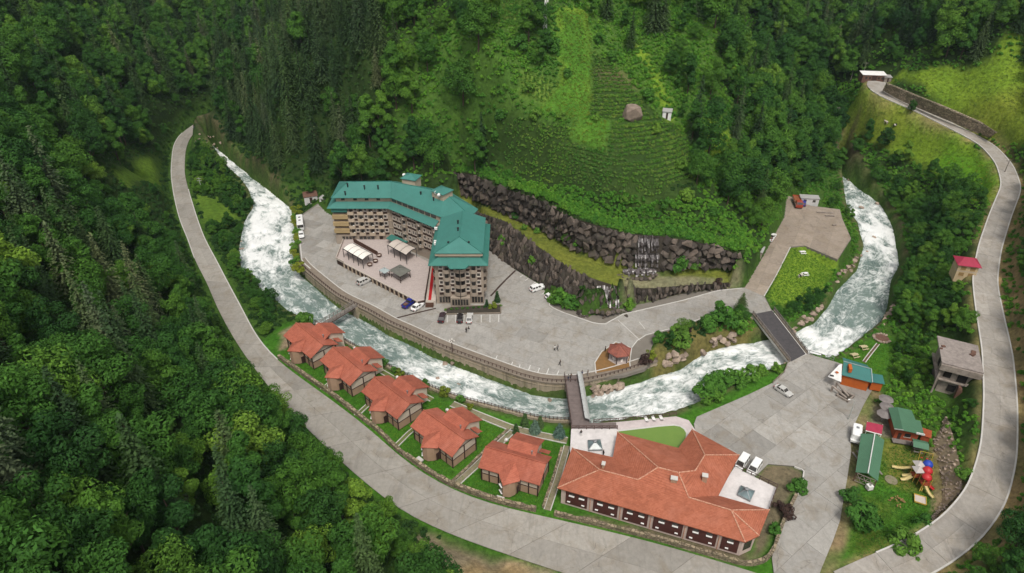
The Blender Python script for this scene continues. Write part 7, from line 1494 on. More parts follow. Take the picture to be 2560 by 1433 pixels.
pt2 = thing('play_tower', 'playground twin tower with grey peaked roofs and cream slides', 'play frame', PG, 0)
for u, v in ((2287, 1184), (2285, 1198)): tower(pt2, u, v, 1.4, 'play_grey', 'peak')
slide(pt2, pg(2278, 1180), 1.4, pg(2230, 1168), .15, 'slide_cream'); slide(pt2, pg(2277, 1194), 1.3, pg(2255, 1190), .15, 'slide_cream'); slide(pt2, pg(2276, 1200), 1.1, pg(2252, 1200), .1, 'slide_cream')
sw = thing('swing_frame', 'yellow swing frame standing beside the rubble bank', 'swing', pg(2309, 1150) + PG, R(-20))
for x in (-1.2, 1.2): part('leg', MB().bar((x, -.9, 0), (x, 0, 2.2), .05, n=6).bar((x, .9, 0), (x, 0, 2.2), .05, n=6), 'yellow_paint', sw)
part('top_bar', MB().bar((-1.3, 0, 2.2), (1.3, 0, 2.2), .05, n=6), 'yellow_paint', sw)
for x in (-.5, .5): part('swing_seat', MB().box(x - .22, x + .22, -.12, .12, .5, .54).bar((x - .2, 0, .52), (x - .2, 0, 2.2), .012).bar((x + .2, 0, .52), (x + .2, 0, 2.2), .012), 'play_red', sw)
sb = thing('sand_box', 'small yellow timber sand box beside the climbing frame', 'sand box', px(2300, 1250, -1.95), R(-25))
for a in range(4): part('side_board', MB().box(-1.1, 1.1, -1.1, -1.0, 0, .3 + a * .003, a * math.pi / 2), 'yellow_paint', sb)
part('sand', MB().box(-1.0, 1.0, -1.0, 1.0, 0, .12), 'canvas_beige', sb)
rs = random.Random(12)
for i in range(26):
    a = rs.uniform(0, 6.28); r_ = 1.5 * rs.random() ** .5; p = px(2242, 1254, -2) + Vector((r_ * math.cos(a), r_ * math.sin(a), .12 + max(0, 1.3 - r_) * .3)); o = link('split_log', MB().bar((-.22, 0, 0), (.22, 0, 0), .1, n=6).mesh('split_log', M('brown_shutter'))); o.location = p; o.rotation_euler = (0, rs.uniform(-.4, .4), rs.uniform(0, 6)); tag(o, 'split log in the firewood heap on the playground lawn', 'log', 'heap of split logs')
struct('sand_patch', MB().lathe([(1.25, -.3), (1.25, .03), (.1, .05)], 16, px(2228, 1200, -2.2)), 'path_stone')
# sheds, cabins, yard things
def shed(u, v, z, wd, dp, h, rz, label, wm, rm, slope=.5, door=True, name='shed', cat='shed'):
    p = px(u, v, z) if z is not None else G(u, v); t = thing(name, label, cat, p, rz)
    part('wall', MB().box(-wd / 2, wd / 2, 0, dp, -.6, h), wm, t); part('roof', roof([[(-wd / 2 - .2, -.25, h + .02), (wd / 2 + .2, -.25, h + .02), (wd / 2 + .2, dp + .25, h + slope), (-wd / 2 - .2, dp + .25, h + slope)]], .1), rm, t)
    if door: part('door', MB().box(-wd * .1, wd * .12, -.05, 0, 0, h * .82), 'dark_wood', t)
    for i in range(int(wd / .9)): part('panel_rib', MB().box(-wd / 2 + .4 + i * .9, -wd / 2 + .46 + i * .9, -.04, 0, .1, h - .1), wm, t)
    return t
shed(779, 508, .0, 4.6, 3.4, 2.6, R(18), 'grey panel shed with brown roof at the far corner of the hotel lot', 'pale_sheet', 'rusty_brown'); shed(808, 512, .0, 3.0, 3.0, 2.3, R(-28), 'white garden shed between the panel shed and the hotel', 'white_paint', 'grey_sheet')
c_ = shed(2022, 512, 0, 6.2, 2.5, 2.5, R(-8), 'white portable office cabin at the back of the truck yard', 'pale_sheet', 'grey_sheet', .15, False, 'office_cabin', 'cabin')
for x in (-1.6, 1.5): part('window', MB().box(x - .5, x + .5, -.06, -.0, 1.0, 1.9), 'glass_dark', c_)
shed(1905, 640, .3, 4.0, 4.4, 2.2, R(62), 'low lean-to shed with plain grey roof beside the access road', 'raw_concrete', 'grey_sheet', .3)
shed(1666, 298, None, 2.6, 2.2, 2.4, R(-15), 'tiny white hut under the tall spruce at the field edge', 'white_paint', 'grey_sheet', .3, True, 'field_hut', 'hut')
c_ = shed(2183, 204, None, 9.0, 4.2, 2.6, R(-6), 'rust red cabin with white roof at the top of the side road', 'rusty_brown', 'white_paint', .4, True, 'hill_cabin', 'cabin')
for x in (-3, -1.6, 1.8, 3.2): part('window', MB().box(x - .4, x + .4, -.06, 0, .9, 1.8), 'glass_dark', c_)
shed(2218, 206, None, 2.6, 3.0, 2.0, R(-10), 'small grey annex beside the rust red hill cabin', 'raw_concrete', 'grey_sheet', .2, True, 'hill_annex', 'shed')
# retaining wall of the side road
RTc = Vector(rtb[4]); rtw = thing('road_retaining_wall', 'tall sloping stone retaining wall above the side road under the top meadow', 'retaining wall', RTc); mb = MB(); nb = 60
bb, tt_ = resample(rtb, nb), resample(rtt, nb)
for i in range(nb - 1):
    for j in range(4):
        f0, f1 = j / 4, (j + 1) / 4; q4 = [bb[i] + (tt_[i] - bb[i]) * f0, bb[i + 1] + (tt_[i + 1] - bb[i + 1]) * f0, bb[i + 1] + (tt_[i + 1] - bb[i + 1]) * f1, bb[i] + (tt_[i] - bb[i]) * f1]
        mb.add([Vector(x) - RTc for x in q4], [(0, 1, 2, 3)])
masonry('brown_masonry', (.46, .37, .27), 1.1); part('wall_face', mb, 'brown_masonry', rtw)
cap = MB()
for i in range(nb - 1): a, b = Vector(tt_[i]) - RTc, Vector(tt_[i + 1]) - RTc; part('coping_stone', MB().prism([(a.x, a.y - .25), (b.x - (b.x - a.x) * .06, b.y - .25), (b.x - (b.x - a.x) * .06, b.y + .6), (a.x, a.y + .6)], min(a.z, b.z) - .3, max(a.z, b.z) + .06), 'brown_masonry', rtw)
# stone-faced bank beside the playground
rv = thing('stone_revetment', 'fan shaped bank faced with tan field stones beside the playground', 'stone bank', TOE[10]); rvb = Vector(TOE[10]); mb = MB()
for i in range(23): mb.add([Vector(x) - rvb for x in (TOE[i], TOE[i + 1], TOPL[i + 1], TOPL[i])], [(0, 1, 2, 3)])
mat('tan_bedding', (.37, .29, .19), (.27, .21, .14), scale=1.5, rough=1, bump=.5); part('bedding', mb, 'tan_bedding', rv); rvs = random.Random(5); FST = [hull_mesh('field_stone', 'river_rock', 11, .8, .7, .35, 500 + i, .5) for i in range(4)]
for i in range(190):
    f, g_ = rvs.random(), rvs.random(); k_ = f * 22.99; j = int(k_); a = TOE[j] + (TOE[j + 1] - TOE[j]) * (k_ - j); b = TOPL[j] + (TOPL[j + 1] - TOPL[j]) * (k_ - j); o = link('field_stone', rvs.choice(FST), rv); o.location = Vector(a + (b - a) * g_) - rvb + Vector((0, 0, .08)); s_ = rvs.uniform(.6, 1.2); o.scale = (s_, s_, s_); o.rotation_euler = (rvs.uniform(-.3, .3), rvs.uniform(-.3, .3), rvs.uniform(0, 6))
# gazebo on its island, statues inside
p = px(1546, 896, 0); gz = thing('garden_gazebo', 'hexagonal gazebo with worn red tiled roof on its small planted island', 'gazebo', p)
mat('worn_tiles', (.30, .10, .07), (.18, .065, .05), scale=1.5, rough=.9, grime=.4, bump=.3)
hx = [(3.1 * math.cos(math.pi / 3 * i + .2), 3.1 * math.sin(math.pi / 3 * i + .2)) for i in range(6)]
part('roof', roof([[(*hx[i], 2.6), (*hx[(i + 1) % 6], 2.6), (0, 0, 4.4)] for i in range(6)], .12), 'worn_tiles', gz)
for x, y in hx: part('post', MB().bar((x * .85, y * .85, 0), (x * .85, y * .85, 2.75), .09), 'dark_wood', gz); part('hip_cap', MB().bar((x, y, 2.66), (0, 0, 4.46), .07), 'worn_tiles', gz)
part('floor', MB().prism([(x * .9, y * .9) for x, y in hx], -.3, .15), 'terrace_stone', gz); part('table', MB().lathe([(.7, .8), (.75, .88), (.1, .88)], 10), 'canvas_white', gz)
for i in range(4): a = i * 1.57 + .4; part('chair', MB().box(-.3, .3, -.3, .3, .15, .55, a, (1.35 * math.cos(a), 1.35 * math.sin(a), 0)).box(-.3, .3, .24, .32, .55, 1.0, a - 1.57, (1.35 * math.cos(a), 1.35 * math.sin(a), 0)), 'canvas_white', gz)
mat('island_earth', (.24, .125, .045), (.17, .10, .04), scale=1.2, rough=1, bump=.5); struct('planted_island', MB().prism([pxy(u, v, 0) for u, v in ((1490, 933), (1488, 907), (1505, 881), (1540, 857), (1578, 872), (1573, 907), (1575, 919))], -.1, .06), 'island_earth')
def kerb_line(name, pix, z, wd=.25, h=.13, m='kerb', parent=None, n=None):
    ln = resample(np.array([pxy(u, v, z) for u, v in pix]), n or max(3, len(pix) * 3)); t_ = np.gradient(ln, axis=0); t_ /= np.linalg.norm(t_, axis=1)[:, None]; nn = np.stack([-t_[:, 1], t_[:, 0]], 1)
    return part(name, strip(ln, nn, -wd / 2, wd / 2, z - .2, z + h), m, parent or lot)
kerb_line('kerb', [(1490, 934), (1487, 907), (1504, 880), (1540, 855), (1579, 871), (1574, 907), (1576, 920)], 0, n=40); kerb_line('kerb', [(1579, 870), (1593, 852), (1615, 838), (1682, 821), (1760, 795), (1822, 774)], 0, n=40)
kerb_line('kerb', [(1373, 738), (1374, 766), (1403, 780), (1487, 809), (1512, 811), (1557, 786), (1705, 752), (1794, 727), (1855, 721)], 0, n=40); kerb_line('kerb', [(1976, 618), (1940, 690), (1910, 741)], 0); kerb_line('kerb', [(749, 545), (749, 593), (755, 655), (776, 672)], 0, .35)
kerb_line('kerb', [(1986, 1167), (2010, 1176), (2005, 1217), (1993, 1240)], -2, parent=low, n=14)
for seg in ([(1118, 787), (1118, 806)], [(1139, 787), (1139, 806)], [(1160, 787), (1160, 806)], [(1203, 787), (1203, 806)], [(1225, 787), (1225, 806)], [(1247, 786), (1247, 805)], [(1243, 889), (1236, 906)], [(1282, 905), (1275, 921)], [(1300, 912), (1296, 928)], [(1326, 913), (1319, 932)], [(1349, 920), (1342, 937)], [(1372, 921), (1364, 942)], [(1397, 927), (1388, 946)], [(1108, 850), (1118, 854)], [(1300, 693), (1307, 688)], [(1313, 702), (1321, 696)], [(1330, 712), (1339, 705)], [(1355, 736), (1364, 728)], [(935, 698), (960, 683)], [(955, 710), (982, 694)], [(980, 722), (1005, 707)]): kerb_line('parking_line', seg, 0, .16, .022, 'line_paint', n=3)
for seg in ([(1289, 676), (1258, 706), (1227, 740)], [(981, 798), (1035, 784), (1090, 771)]): kerb_line('drain', seg, 0, .55, .02, 'dark_wood', n=6)
for seg in ([(1545, 800), (1600, 851)], [(1598, 805), (1612, 822)]): kerb_line('drain', seg, 0, .18, .02, 'kerb', n=3)
for pix, zz, pr_ in ((ROAD_R[6:14], -1.5, valley_road), (ROAD_L[2:9], -1.5, valley_road)): 
    ids = [int(np.argmin(np.linalg.norm((rr if pix[0] in ROAD_R else rl) - np.array(pxy(u, v, zz)), axis=1))) for u, v in pix]; src_ = (rr if pix[0] in ROAD_R else rl)[min(ids):max(ids) + 1]; zv = road_z[min(ids):max(ids) + 1]
    t_ = np.gradient(src_, axis=0); t_ /= np.linalg.norm(t_, axis=1)[:, None]; nn = np.stack([-t_[:, 1], t_[:, 0]], 1); part('edge_strip', strip(src_, nn, -.14, .14, zv - .2, zv + .05), 'kerb', pr_)
e1, e2 = rr3[:, :2] + nor * rr3[:, 3:4] / 2, rr3[:, :2] - nor * rr3[:, 3:4] / 2
for e_ in (e1, e2): part('edge_strip', strip(e_[4:-4], nor[4:-4], -.15, .15, rr3[4:-4, 2] - .25, rr3[4:-4, 2] + .06), 'kerb', side_road)
bed = thing('planting_bed', 'kerbed planting bed in front of the hotel tower', 'planter', px(1190, 778, 0)); bp = [px(u, v, 0) - px(1190, 778, 0) for u, v in ((1115, 774), (1128, 769), (1252, 764), (1252, 784), (1115, 787))]; part('soil', MB().prism([(p.x, p.y) for p in bp], -.2, .25), 'dark_earth', bed)
for a, b in zip(bp, bp[1:] + bp[:1]): part('rim', MB().bar(a + Vector((0, 0, .2)), b + Vector((0, 0, .2)), .14), 'walkway_brown', bed)
for i in range(11): o = link('bed_flower', SH[i % 4], bed); o.location = bp[0] + (bp[2] - bp[0]) * (i / 10) + Vector((0, -.7, .2)); o.scale = (.32, .32, .3)
# poles, lamps, mast
mat('pole_grey', (.42, .43, .41), (.34, .35, .33), rough=.8)
def pole(u, v, z, h, label, arms=2, name='utility_pole', base_m='pole_grey'):
    p = px(u, v, z) if z is not None else G(u, v); t = thing(name, label, 'pole', p); part('shaft', MB().bar((0, 0, -.3), (0, 0, h), .16, .09, 6), base_m, t)
    for i in range(arms):
        zz = h - .4 - i * .9; part('crossarm', MB().bar((-.9, 0, zz), (.9, 0, zz), .06), base_m, t)
        for x in (-.8, 0, .8): part('insulator', MB().lathe([(.05, 0), (.09, .1), (.04, .22)], 6, (x, 0, zz + .06)), 'dark_wood', t)
    return t
pole(772, 480, 0, 8.0, 'grey concrete power pole behind the panel shed'); pole(878, 460, 6, 5.5, 'thin pole among trees behind the hotel left wing', 0); pole(507, 484, None, 6.5, 'lattice armed power pole beside the valley road'); pole(2091, 297, None, 5, 'leaning wooden pole on the meadow below the side road', 1, base_m='old_wood'); pole(2127, 199, None, 6, 'wooden pole near the hill cabin', 1, base_m='old_wood'); pole(2158, 186, None, 5, 'wooden pole behind the hill cabin', 1, base_m='old_wood'); pole(2511, 432, None, 4.5, 'pole at the outer bend of the side road', 1, base_m='old_wood')
t = pole(2121, 1048, -2, 5.5, 'curved street lamp post on the lower lot beside the lane', 0, 'street_lamp'); part('lamp_arm', MB().tube([(0, 0, 5.5), (-.5, .1, 5.9), (-1.1, .2, 5.8)], .05, 5), 'pole_grey', t); part('lamp_head', MB().box(-1.5, -1.0, .05, .35, 5.68, 5.82), 'white_paint', t)
t = pole(1131, 880, 0, 3.6, 'four headed lantern post on the river wall walkway', 0, 'street_lamp', 'rail_wood')
for a in range(4): x, y = .55 * math.cos(a * 1.57), .55 * math.sin(a * 1.57); part('lamp_arm', MB().bar((0, 0, 3.3), (x, y, 3.4), .03), 'rail_wood', t); part('lantern', MB().lathe([(.1, 3.4), (.18, 3.6), (.05, 3.85)], 6, (x, y, 0)), 'canvas_white', t)
g = G(1362, 72); t = thing('antenna_mast', 'white lattice antenna mast on the hilltop above the fields', 'mast', g)
for x, y in ((-.6, -.5), (.6, -.5), (0, .6)): part('leg', MB().bar((x, y, -.3), (x * .3, y * .3, 9.5), .08), 'white_paint', t)
for i in range(7):
    f0, f1 = 1 - .7 * i / 9.5 * 1.3, 1 - .7 * (i + 1) / 9.5 * 1.3
    for (x, y), (x2, y2) in zip(((-.6, -.5), (.6, -.5), (0, .6)), ((.6, -.5), (0, .6), (-.6, -.5))): part('brace', MB().bar((x * f0, y * f0, i * 1.3), (x2 * f1, y2 * f1, i * 1.3 + 1.3), .04), 'white_paint', t)
part('panel_antenna', MB().box(-.2, .2, -.5, -.3, 8, 9.9), 'white_paint', t); part('panel_antenna', MB().box(.5, .9, .0, .2, 8, 9.9), 'white_paint', t)

# ================================================================ vehicles
def paint_mat(name, c):
    k = NT(name); v = k.coord('obj'); k.l(k.ramp(k.noise(v, 1.2, 4), [(.3, tuple(x * .9 for x in c)), (.7, c)]), k.p.inputs['Base Color']); k.p.inputs['Roughness'].default_value = .28; k.p.inputs['Specular IOR Level'].default_value = .5; k.p.inputs['Coat Weight'].default_value = .5; k.p.inputs['Coat Roughness'].default_value = .1
for n, c in (('car_white', (.80, .80, .79)), ('car_silver', (.50, .49, .47)), ('car_black', (.018, .016, .018)), ('car_plum', (.03, .015, .022)), ('car_blue', (.012, .022, .24)), ('truck_red', (.33, .045, .02)), ('truck_rust', (.30, .11, .055))): paint_mat(n, c)
mat('tyre', (.018, .018, .018), rough=.9); mat('lamp_red', (.35, .01, .01), rough=.3); mat('lamp_clear', (.75, .75, .72), rough=.15); mat('bumper_dark', (.05, .05, .055), rough=.6)
def wheel_me(r, w_): return MB().lathe([(r * .55, -w_ / 2), (r, -w_ / 2 + .03), (r, w_ / 2 - .03), (r * .55, w_ / 2)], 14).mesh('tyre', M('tyre')), MB().lathe([(r * .56, -w_ / 2 - .01), (r * .6, 0), (r * .56, w_ / 2 + .01)], 10).mesh('rim', M('grey_metal'))
def round_plan(L, Wd, c):
    return [(-L / 2 + c, -Wd / 2), (L / 2 - c * 1.3, -Wd / 2), (L / 2 - c * .35, -Wd / 2 + c * .45), (L / 2, -Wd / 2 + c * 1.3), (L / 2, Wd / 2 - c * 1.3), (L / 2 - c * .35, Wd / 2 - c * .45), (L / 2 - c * 1.3, Wd / 2), (-L / 2 + c, Wd / 2), (-L / 2, Wd / 2 - c), (-L / 2, -Wd / 2 + c)]
def loft(rings):
    mb = MB(); n = len(rings[0]); vs = [p for r_ in rings for p in r_]
    fs = [(j * n + i, j * n + (i + 1) % n, (j + 1) * n + (i + 1) % n, (j + 1) * n + i) for j in range(len(rings) - 1) for i in range(n)] + [tuple(range(n))[::-1], tuple(range((len(rings) - 1) * n, len(rings) * n))]
    return mb.add(vs, fs)
def cabin_parts(t, x0, x1, rx0, rx1, wb, wt, z0, z1, body, pillars=(.5,)):
    """tapered glass house: painted roof and pillars, separate dark panes"""
    lo = [(x0, -wb), (x1, -wb), (x1, wb), (x0, wb)]; hi = [(rx0, -wt), (rx1, -wt), (rx1, wt), (rx0, wt)]
    cab = part('cabin', loft([[(*p, z0) for p in lo], [(*p, z1) for p in hi], [(p[0] * .97 + .03 * (rx0 + rx1) / 2, p[1] * .9, z1 + .07) for p in hi]]), body, t)
    def pane(a, b, c, d, f0=0.06, f1=.94, g0=.12, g1=.9, nm='window'):
        L = lambda p, q_, f: p + (q_ - p) * f
        A, B, C, D = (Vector(p) for p in (a, b, c, d)); q = [L(L(A, B, f), L(D, C, f), g) for f, g in ((f0, g0), (f1, g0), (f1, g1), (f0, g1))]; n_ = (B - A).cross(D - A).normalized() * .012
        part(nm, MB().add([x + n_ for x in q], [(0, 1, 2, 3)]), 'glass_dark', cab)
    P = [Vector((*p, z0)) for p in lo]; Q = [Vector((*p, z1)) for p in hi]
    pane(P[1], P[2], Q[2], Q[1], nm='windscreen'); pane(P[3], P[0], Q[0], Q[3], nm='rear_window')
    cuts = [0.0] + list(pillars) + [1.0]
    for f0, f1 in zip(cuts[:-1], cuts[1:]): pane(P[0], P[1], Q[1], Q[0], f0 + .04, f1 - .04); pane(P[2], P[3], Q[3], Q[2], 1 - f1 + .04, 1 - f0 - .04)
    return cab
def vehicle(kind, m, p, rz, label, name, cat, group=None):
    t = thing(name, label, cat, p, rz, group)
    if kind in ('sedan', 'hatch', 'suv'):
        L, Wd, hb, hr = {'sedan': (4.5, 1.78, .86, 1.4), 'hatch': (4.0, 1.74, .9, 1.47), 'suv': (4.7, 1.88, 1.0, 1.68)}[kind]; r_ = .33 if kind != 'suv' else .37
        pl_ = round_plan(L, Wd, .42); sh_ = lambda f, z: [(x * f, y * f, z) for x, y in pl_]
        part('body', loft([sh_(.97, .2), sh_(1.0, .42), sh_(1.0, hb - .18), sh_(.955, hb)]), m, t)
        c0, c1, q0, q1 = {'sedan': (-1.75, 1.0, -1.0, .28), 'hatch': (-1.92, 1.0, -1.6, .3), 'suv': (-2.2, 1.1, -1.95, .45)}[kind]
        cabin_parts(t, c0, c1, q0, q1, Wd * .455, Wd * .375, hb - .02, hr, m, (.5,) if kind != 'suv' else (.34, .66))
        ax = (-L * .3, L * .31)
    elif kind == 'pickup':
        L, Wd, hb, hr, r_ = 5.3, 1.9, 1.02, 1.75, .39; pl_ = round_plan(L, Wd, .35); sh_ = lambda f, z: [(x * f, y * f, z) for x, y in pl_]
        part('body', loft([sh_(.97, .32), sh_(1, .5), sh_(1, hb - .1), sh_(.97, hb)]), m, t); cabin_parts(t, -.55, 1.25, -.35, .6, Wd * .46, Wd * .38, hb - .02, hr, m, (.5,))
        part('load_bed', MB().box(-2.45, -.65, -.72, .72, hb + .005, hb + .02), 'bumper_dark', t)
        for y0, y1 in ((-.9, -.76), (.76, .9)): part('bed_side', MB().box(-2.55, -.6, y0, y1, hb, hb + .16), m, t)
        part('tailgate', MB().box(-2.58, -2.46, -.75, .75, hb, hb + .16), m, t); part('bed_load', MB().box(-2.2, -1.0, -.5, .5, hb + .02, hb + .3), 'rusty_brown', t); ax = (-1.6, 1.65)
    elif kind == 'van':
        L, Wd, hb, hr, r_ = 4.6, 1.85, 1.0, 1.9, .34; pl_ = round_plan(L, Wd, .3); sh_ = lambda f, z: [(x * f, y * f, z) for x, y in pl_]
        part('body', loft([sh_(.97, .22), sh_(1, .45), sh_(1, hb - .12), sh_(.98, hb)]), m, t); cabin_parts(t, -2.2, 1.45, -2.1, .75, Wd * .48, Wd * .42, hb - .02, hr, m, (.35, .68)); ax = (-1.4, 1.4)
    elif kind == 'boxvan':
        L, Wd, hb, hr, r_ = 4.4, 1.95, .95, 2.1, .34; pl_ = round_plan(L, Wd, .25); sh_ = lambda f, z: [(x * f, y * f, z) for x, y in pl_]
        part('body', loft([sh_(.97, .25), sh_(1, .5), sh_(1, hb)]), m, t); part('cargo_box', loft([[(x * .9 - .35, y * 1.0, hb) for x, y in pl_], [(x * .9 - .35, y * 1.0, hr + .1) for x, y in pl_], [(x * .85 - .35, y * .9, hr + .25) for x, y in pl_]]), m, t); part('rear_window', MB().box(-2.36, -2.33, -.45, .45, 1.2, 1.8), 'glass_dark', t); part('roof_hatch', MB().box(-1.2, -.6, -.3, .3, hr + .25, hr + .32), 'grey_metal', t); part('windscreen', MB().add([(1.62, -.8, 1.0), (1.62, .8, 1.0), (1.5, .75, 1.7), (1.5, -.75, 1.7)], [(0, 1, 2, 3)]), 'glass_dark', t); ax = (-1.3, 1.35)
    elif kind == 'bus':
        L, Wd, hb, hr, r_ = 7.2, 2.25, 1.1, 2.7, .42; pl_ = round_plan(L, Wd, .22); sh_ = lambda f, z, g=1.0: [(x * f, y * f * g, z) for x, y in pl_]
        part('body', loft([sh_(.98, .3), sh_(1, .5), sh_(1, 1.3), sh_(.99, 2.5, .97), sh_(.96, 2.75, .88)]), m, t)
        for i in range(5):
            for s_ in (-1, 1): x = -2.9 + i * 1.15; part('window', MB().box(x, x + 1.0, s_ * 1.125 - .02, s_ * 1.125 + .02, 1.35, 2.15), 'glass_dark', t)
        part('windscreen', MB().box(3.56, 3.6, -.95, .95, 1.25, 2.3), 'glass_dark', t); part('roof_hatch', MB().box(.6, 1.2, -.35, .35, 2.76, 2.84), 'bumper_dark', t); part('roof_hatch', MB().box(-1.6, -1.0, -.35, .35, 2.76, 2.84), 'bumper_dark', t); ax = (-2.1, 2.3)
    elif kind == 'truck':
        L, Wd, hb, hr, r_ = 7.6, 2.4, .9, 2.6, .5
        part('chassis', MB().box(-3.8, 3.6, -.5, .5, .5, .85), 'bumper_dark', t); part('body', loft([[(x, y, .6) for x, y in ((1.7, -1.15), (3.7, -1.15), (3.7, 1.15), (1.7, 1.15))], [(x, y, 1.7) for x, y in ((1.7, -1.18), (3.75, -1.18), (3.75, 1.18), (1.7, 1.18))], [(x, y, 2.7) for x, y in ((1.75, -1.0), (3.35, -1.0), (3.35, 1.0), (1.75, 1.0))]]), 'truck_red', t)
        part('windscreen', MB().add([(3.73, -1.0, 1.75), (3.73, 1.0, 1.75), (3.44, .9, 2.55), (3.44, -.9, 2.55)], [(0, 1, 2, 3)]), 'glass_dark', t)
        part('tipper_floor', MB().box(-3.9, 1.5, -1.15, 1.15, .95, 1.1), m, t)
        for y0, y1 in ((-1.2, -1.1), (1.1, 1.2)): part('tipper_side', MB().box(-3.9, 1.5, y0, y1, 1.1, 2.0), 'truck_red', t)
        for x0 in (-3.95, 1.45): part('tipper_end', MB().box(x0, x0 + .1, -1.1, 1.1, 1.1, 2.0), 'truck_red', t)
        part('tipper_load', MB().box(-3.8, 1.4, -1.08, 1.08, 1.1, 1.75), m, t); ax = (-2.6, -1.2, 2.7)
    ty, ri = wheel_me(r_, .22)
    for x in ax:
        for s_ in (-1, 1):
            o = link('wheel', MB().lathe([(r_ * .3, -.06), (r_ * .34, 0), (r_ * .3, .06)], 8).mesh('wheel', M('bumper_dark')), t); o.location = (x, s_ * (Wd / 2 - .1), r_); o.rotation_euler = (math.pi / 2, 0, 0); link('tyre', ty, o); link('rim', ri, o)
    if kind != 'truck':
        zl = hb - .26 if kind in ('sedan', 'hatch', 'suv') else .8
        for s_ in (-1, 1): part('headlight', MB().box(L / 2 - .12, L / 2 + .012, s_ * Wd * .33 - .2, s_ * Wd * .33 + .2, zl, zl + .16), 'lamp_clear', t); part('tail_light', MB().box(-L / 2 - .012, -L / 2 + .1, s_ * Wd * .36 - .14, s_ * Wd * .36 + .14, zl, zl + .2), 'lamp_red', t)
        part('bumper', MB().box(L / 2 - .05, L / 2 + .03, -Wd * .36, Wd * .36, .3, .48).box(-L / 2 - .03, -L / 2 + .05, -Wd * .36, Wd * .36, .3, .48), 'bumper_dark', t)
    return t
def heading(a, b, z): A, B = px(*a, z), px(*b, z); return math.atan2(B.y - A.y, B.x - A.x)
h1 = heading((1008, 771), (1042, 745), 0)
vehicle('pickup', 'car_blue', px(1024, 762, 0), h1, 'blue pickup truck parked beside the white sedan near the terrace tip', 'pickup_truck', 'pickup')
vehicle('sedan', 'car_white', px(1044, 770, 0), h1 - .05, 'white sedan parked alongside the blue pickup', 'parked_car', 'car')
vehicle('sedan', 'car_plum', px(1105, 798, 0), heading((1101, 805), (1108, 782), 0), 'dark plum car at the end of the bays before the tower', 'parked_car', 'car')
vehicle('hatch', 'car_black', px(1150, 800, 0), R(90), 'black car between the plum car and the silver one', 'parked_car', 'car')
vehicle('sedan', 'car_silver', px(1174, 800, 0), R(88), 'silver white sedan beside the black car before the tower', 'parked_car', 'car')
vehicle('suv', 'car_silver', px(911, 707, 0), heading((895, 712), (928, 697), 0), 'silver estate car parked under the terrace wall', 'parked_car', 'car')
vehicle('suv', 'car_white', px(1343, 724, 0), heading((1329, 726), (1358, 716), 0), 'white estate car parked below the lower rock wall', 'parked_car', 'car')
vehicle('hatch', 'car_white', px(1378, 743, 0), heading((1366, 748), (1388, 738), 0), 'white hatchback half hidden by the bush below the rock wall', 'parked_car', 'car')
vehicle('bus', 'car_white', px(752, 566, 0), heading((750, 540), (754, 580), 0), 'white minibus on the lot beside the rapids', 'minibus', 'minibus')
vehicle('sedan', 'car_white', px(754, 590, 0), heading((752, 575), (756, 605), 0), 'white car parked just in front of the minibus', 'parked_car', 'car')
vehicle('sedan', 'car_silver', px(1957, 981, -2), heading((1937, 966), (1977, 992), -2), 'silver sedan standing alone on the lower lot', 'parked_car', 'car')
vehicle('boxvan', 'car_white', px(2137, 1095, -2), heading((2134, 1075), (2130, 1110), -2), 'white box camper van standing by the lane near the awning', 'camper_van', 'van')
h2 = heading((1866, 1142), (1843, 1175), -2)
vehicle('van', 'car_white', px(1853, 1163, -2), h2, 'white van next to the restaurant roof edge', 'parked_van', 'van'); vehicle('van', 'car_white', px(1884, 1176, -2), h2, 'white van second from the restaurant roof, by the white terrace', 'parked_van', 'van')
vehicle('truck', 'truck_rust', px(1992, 512, 0), heading((1984, 492), (2001, 532), 0), 'red tipper truck with rusty load in the yard', 'tipper_truck', 'truck')
vehicle('pickup', 'car_white', px(1928, 598, 0), heading((1915, 612), (1942, 575), 0), 'white pickup beside the grey shed on the access road', 'pickup_truck', 'pickup')
vehicle('hatch', 'car_blue', px(2008, 512, 0), R(70), 'small blue vehicle between the red truck and the office cabin', 'parked_car', 'car')
# yard scraps
for i, (u, v, L_, rz, lb) in enumerate(((2062, 533, 5.5, -.1, 'long grey beam lying on the truck yard'), (2074, 541, 3.0, -.1, 'short grey beam lying on the truck yard'), (2085, 564, 1.4, .3, 'pale slab lying at the edge of the truck yard'))):
    t = thing('loose_beam', lb, 'beam', px(u, v, 0), rz); part('beam', MB().box(-L_ / 2, L_ / 2, -.25, .25, .1, .45), 'raw_concrete', t); part('bearer', MB().box(-L_ / 3, -L_ / 3 + .2, -.4, .4, 0, .1), 'old_wood', t); part('bearer', MB().box(L_ / 3, L_ / 3 + .2, -.4, .4, 0, .1), 'old_wood', t)

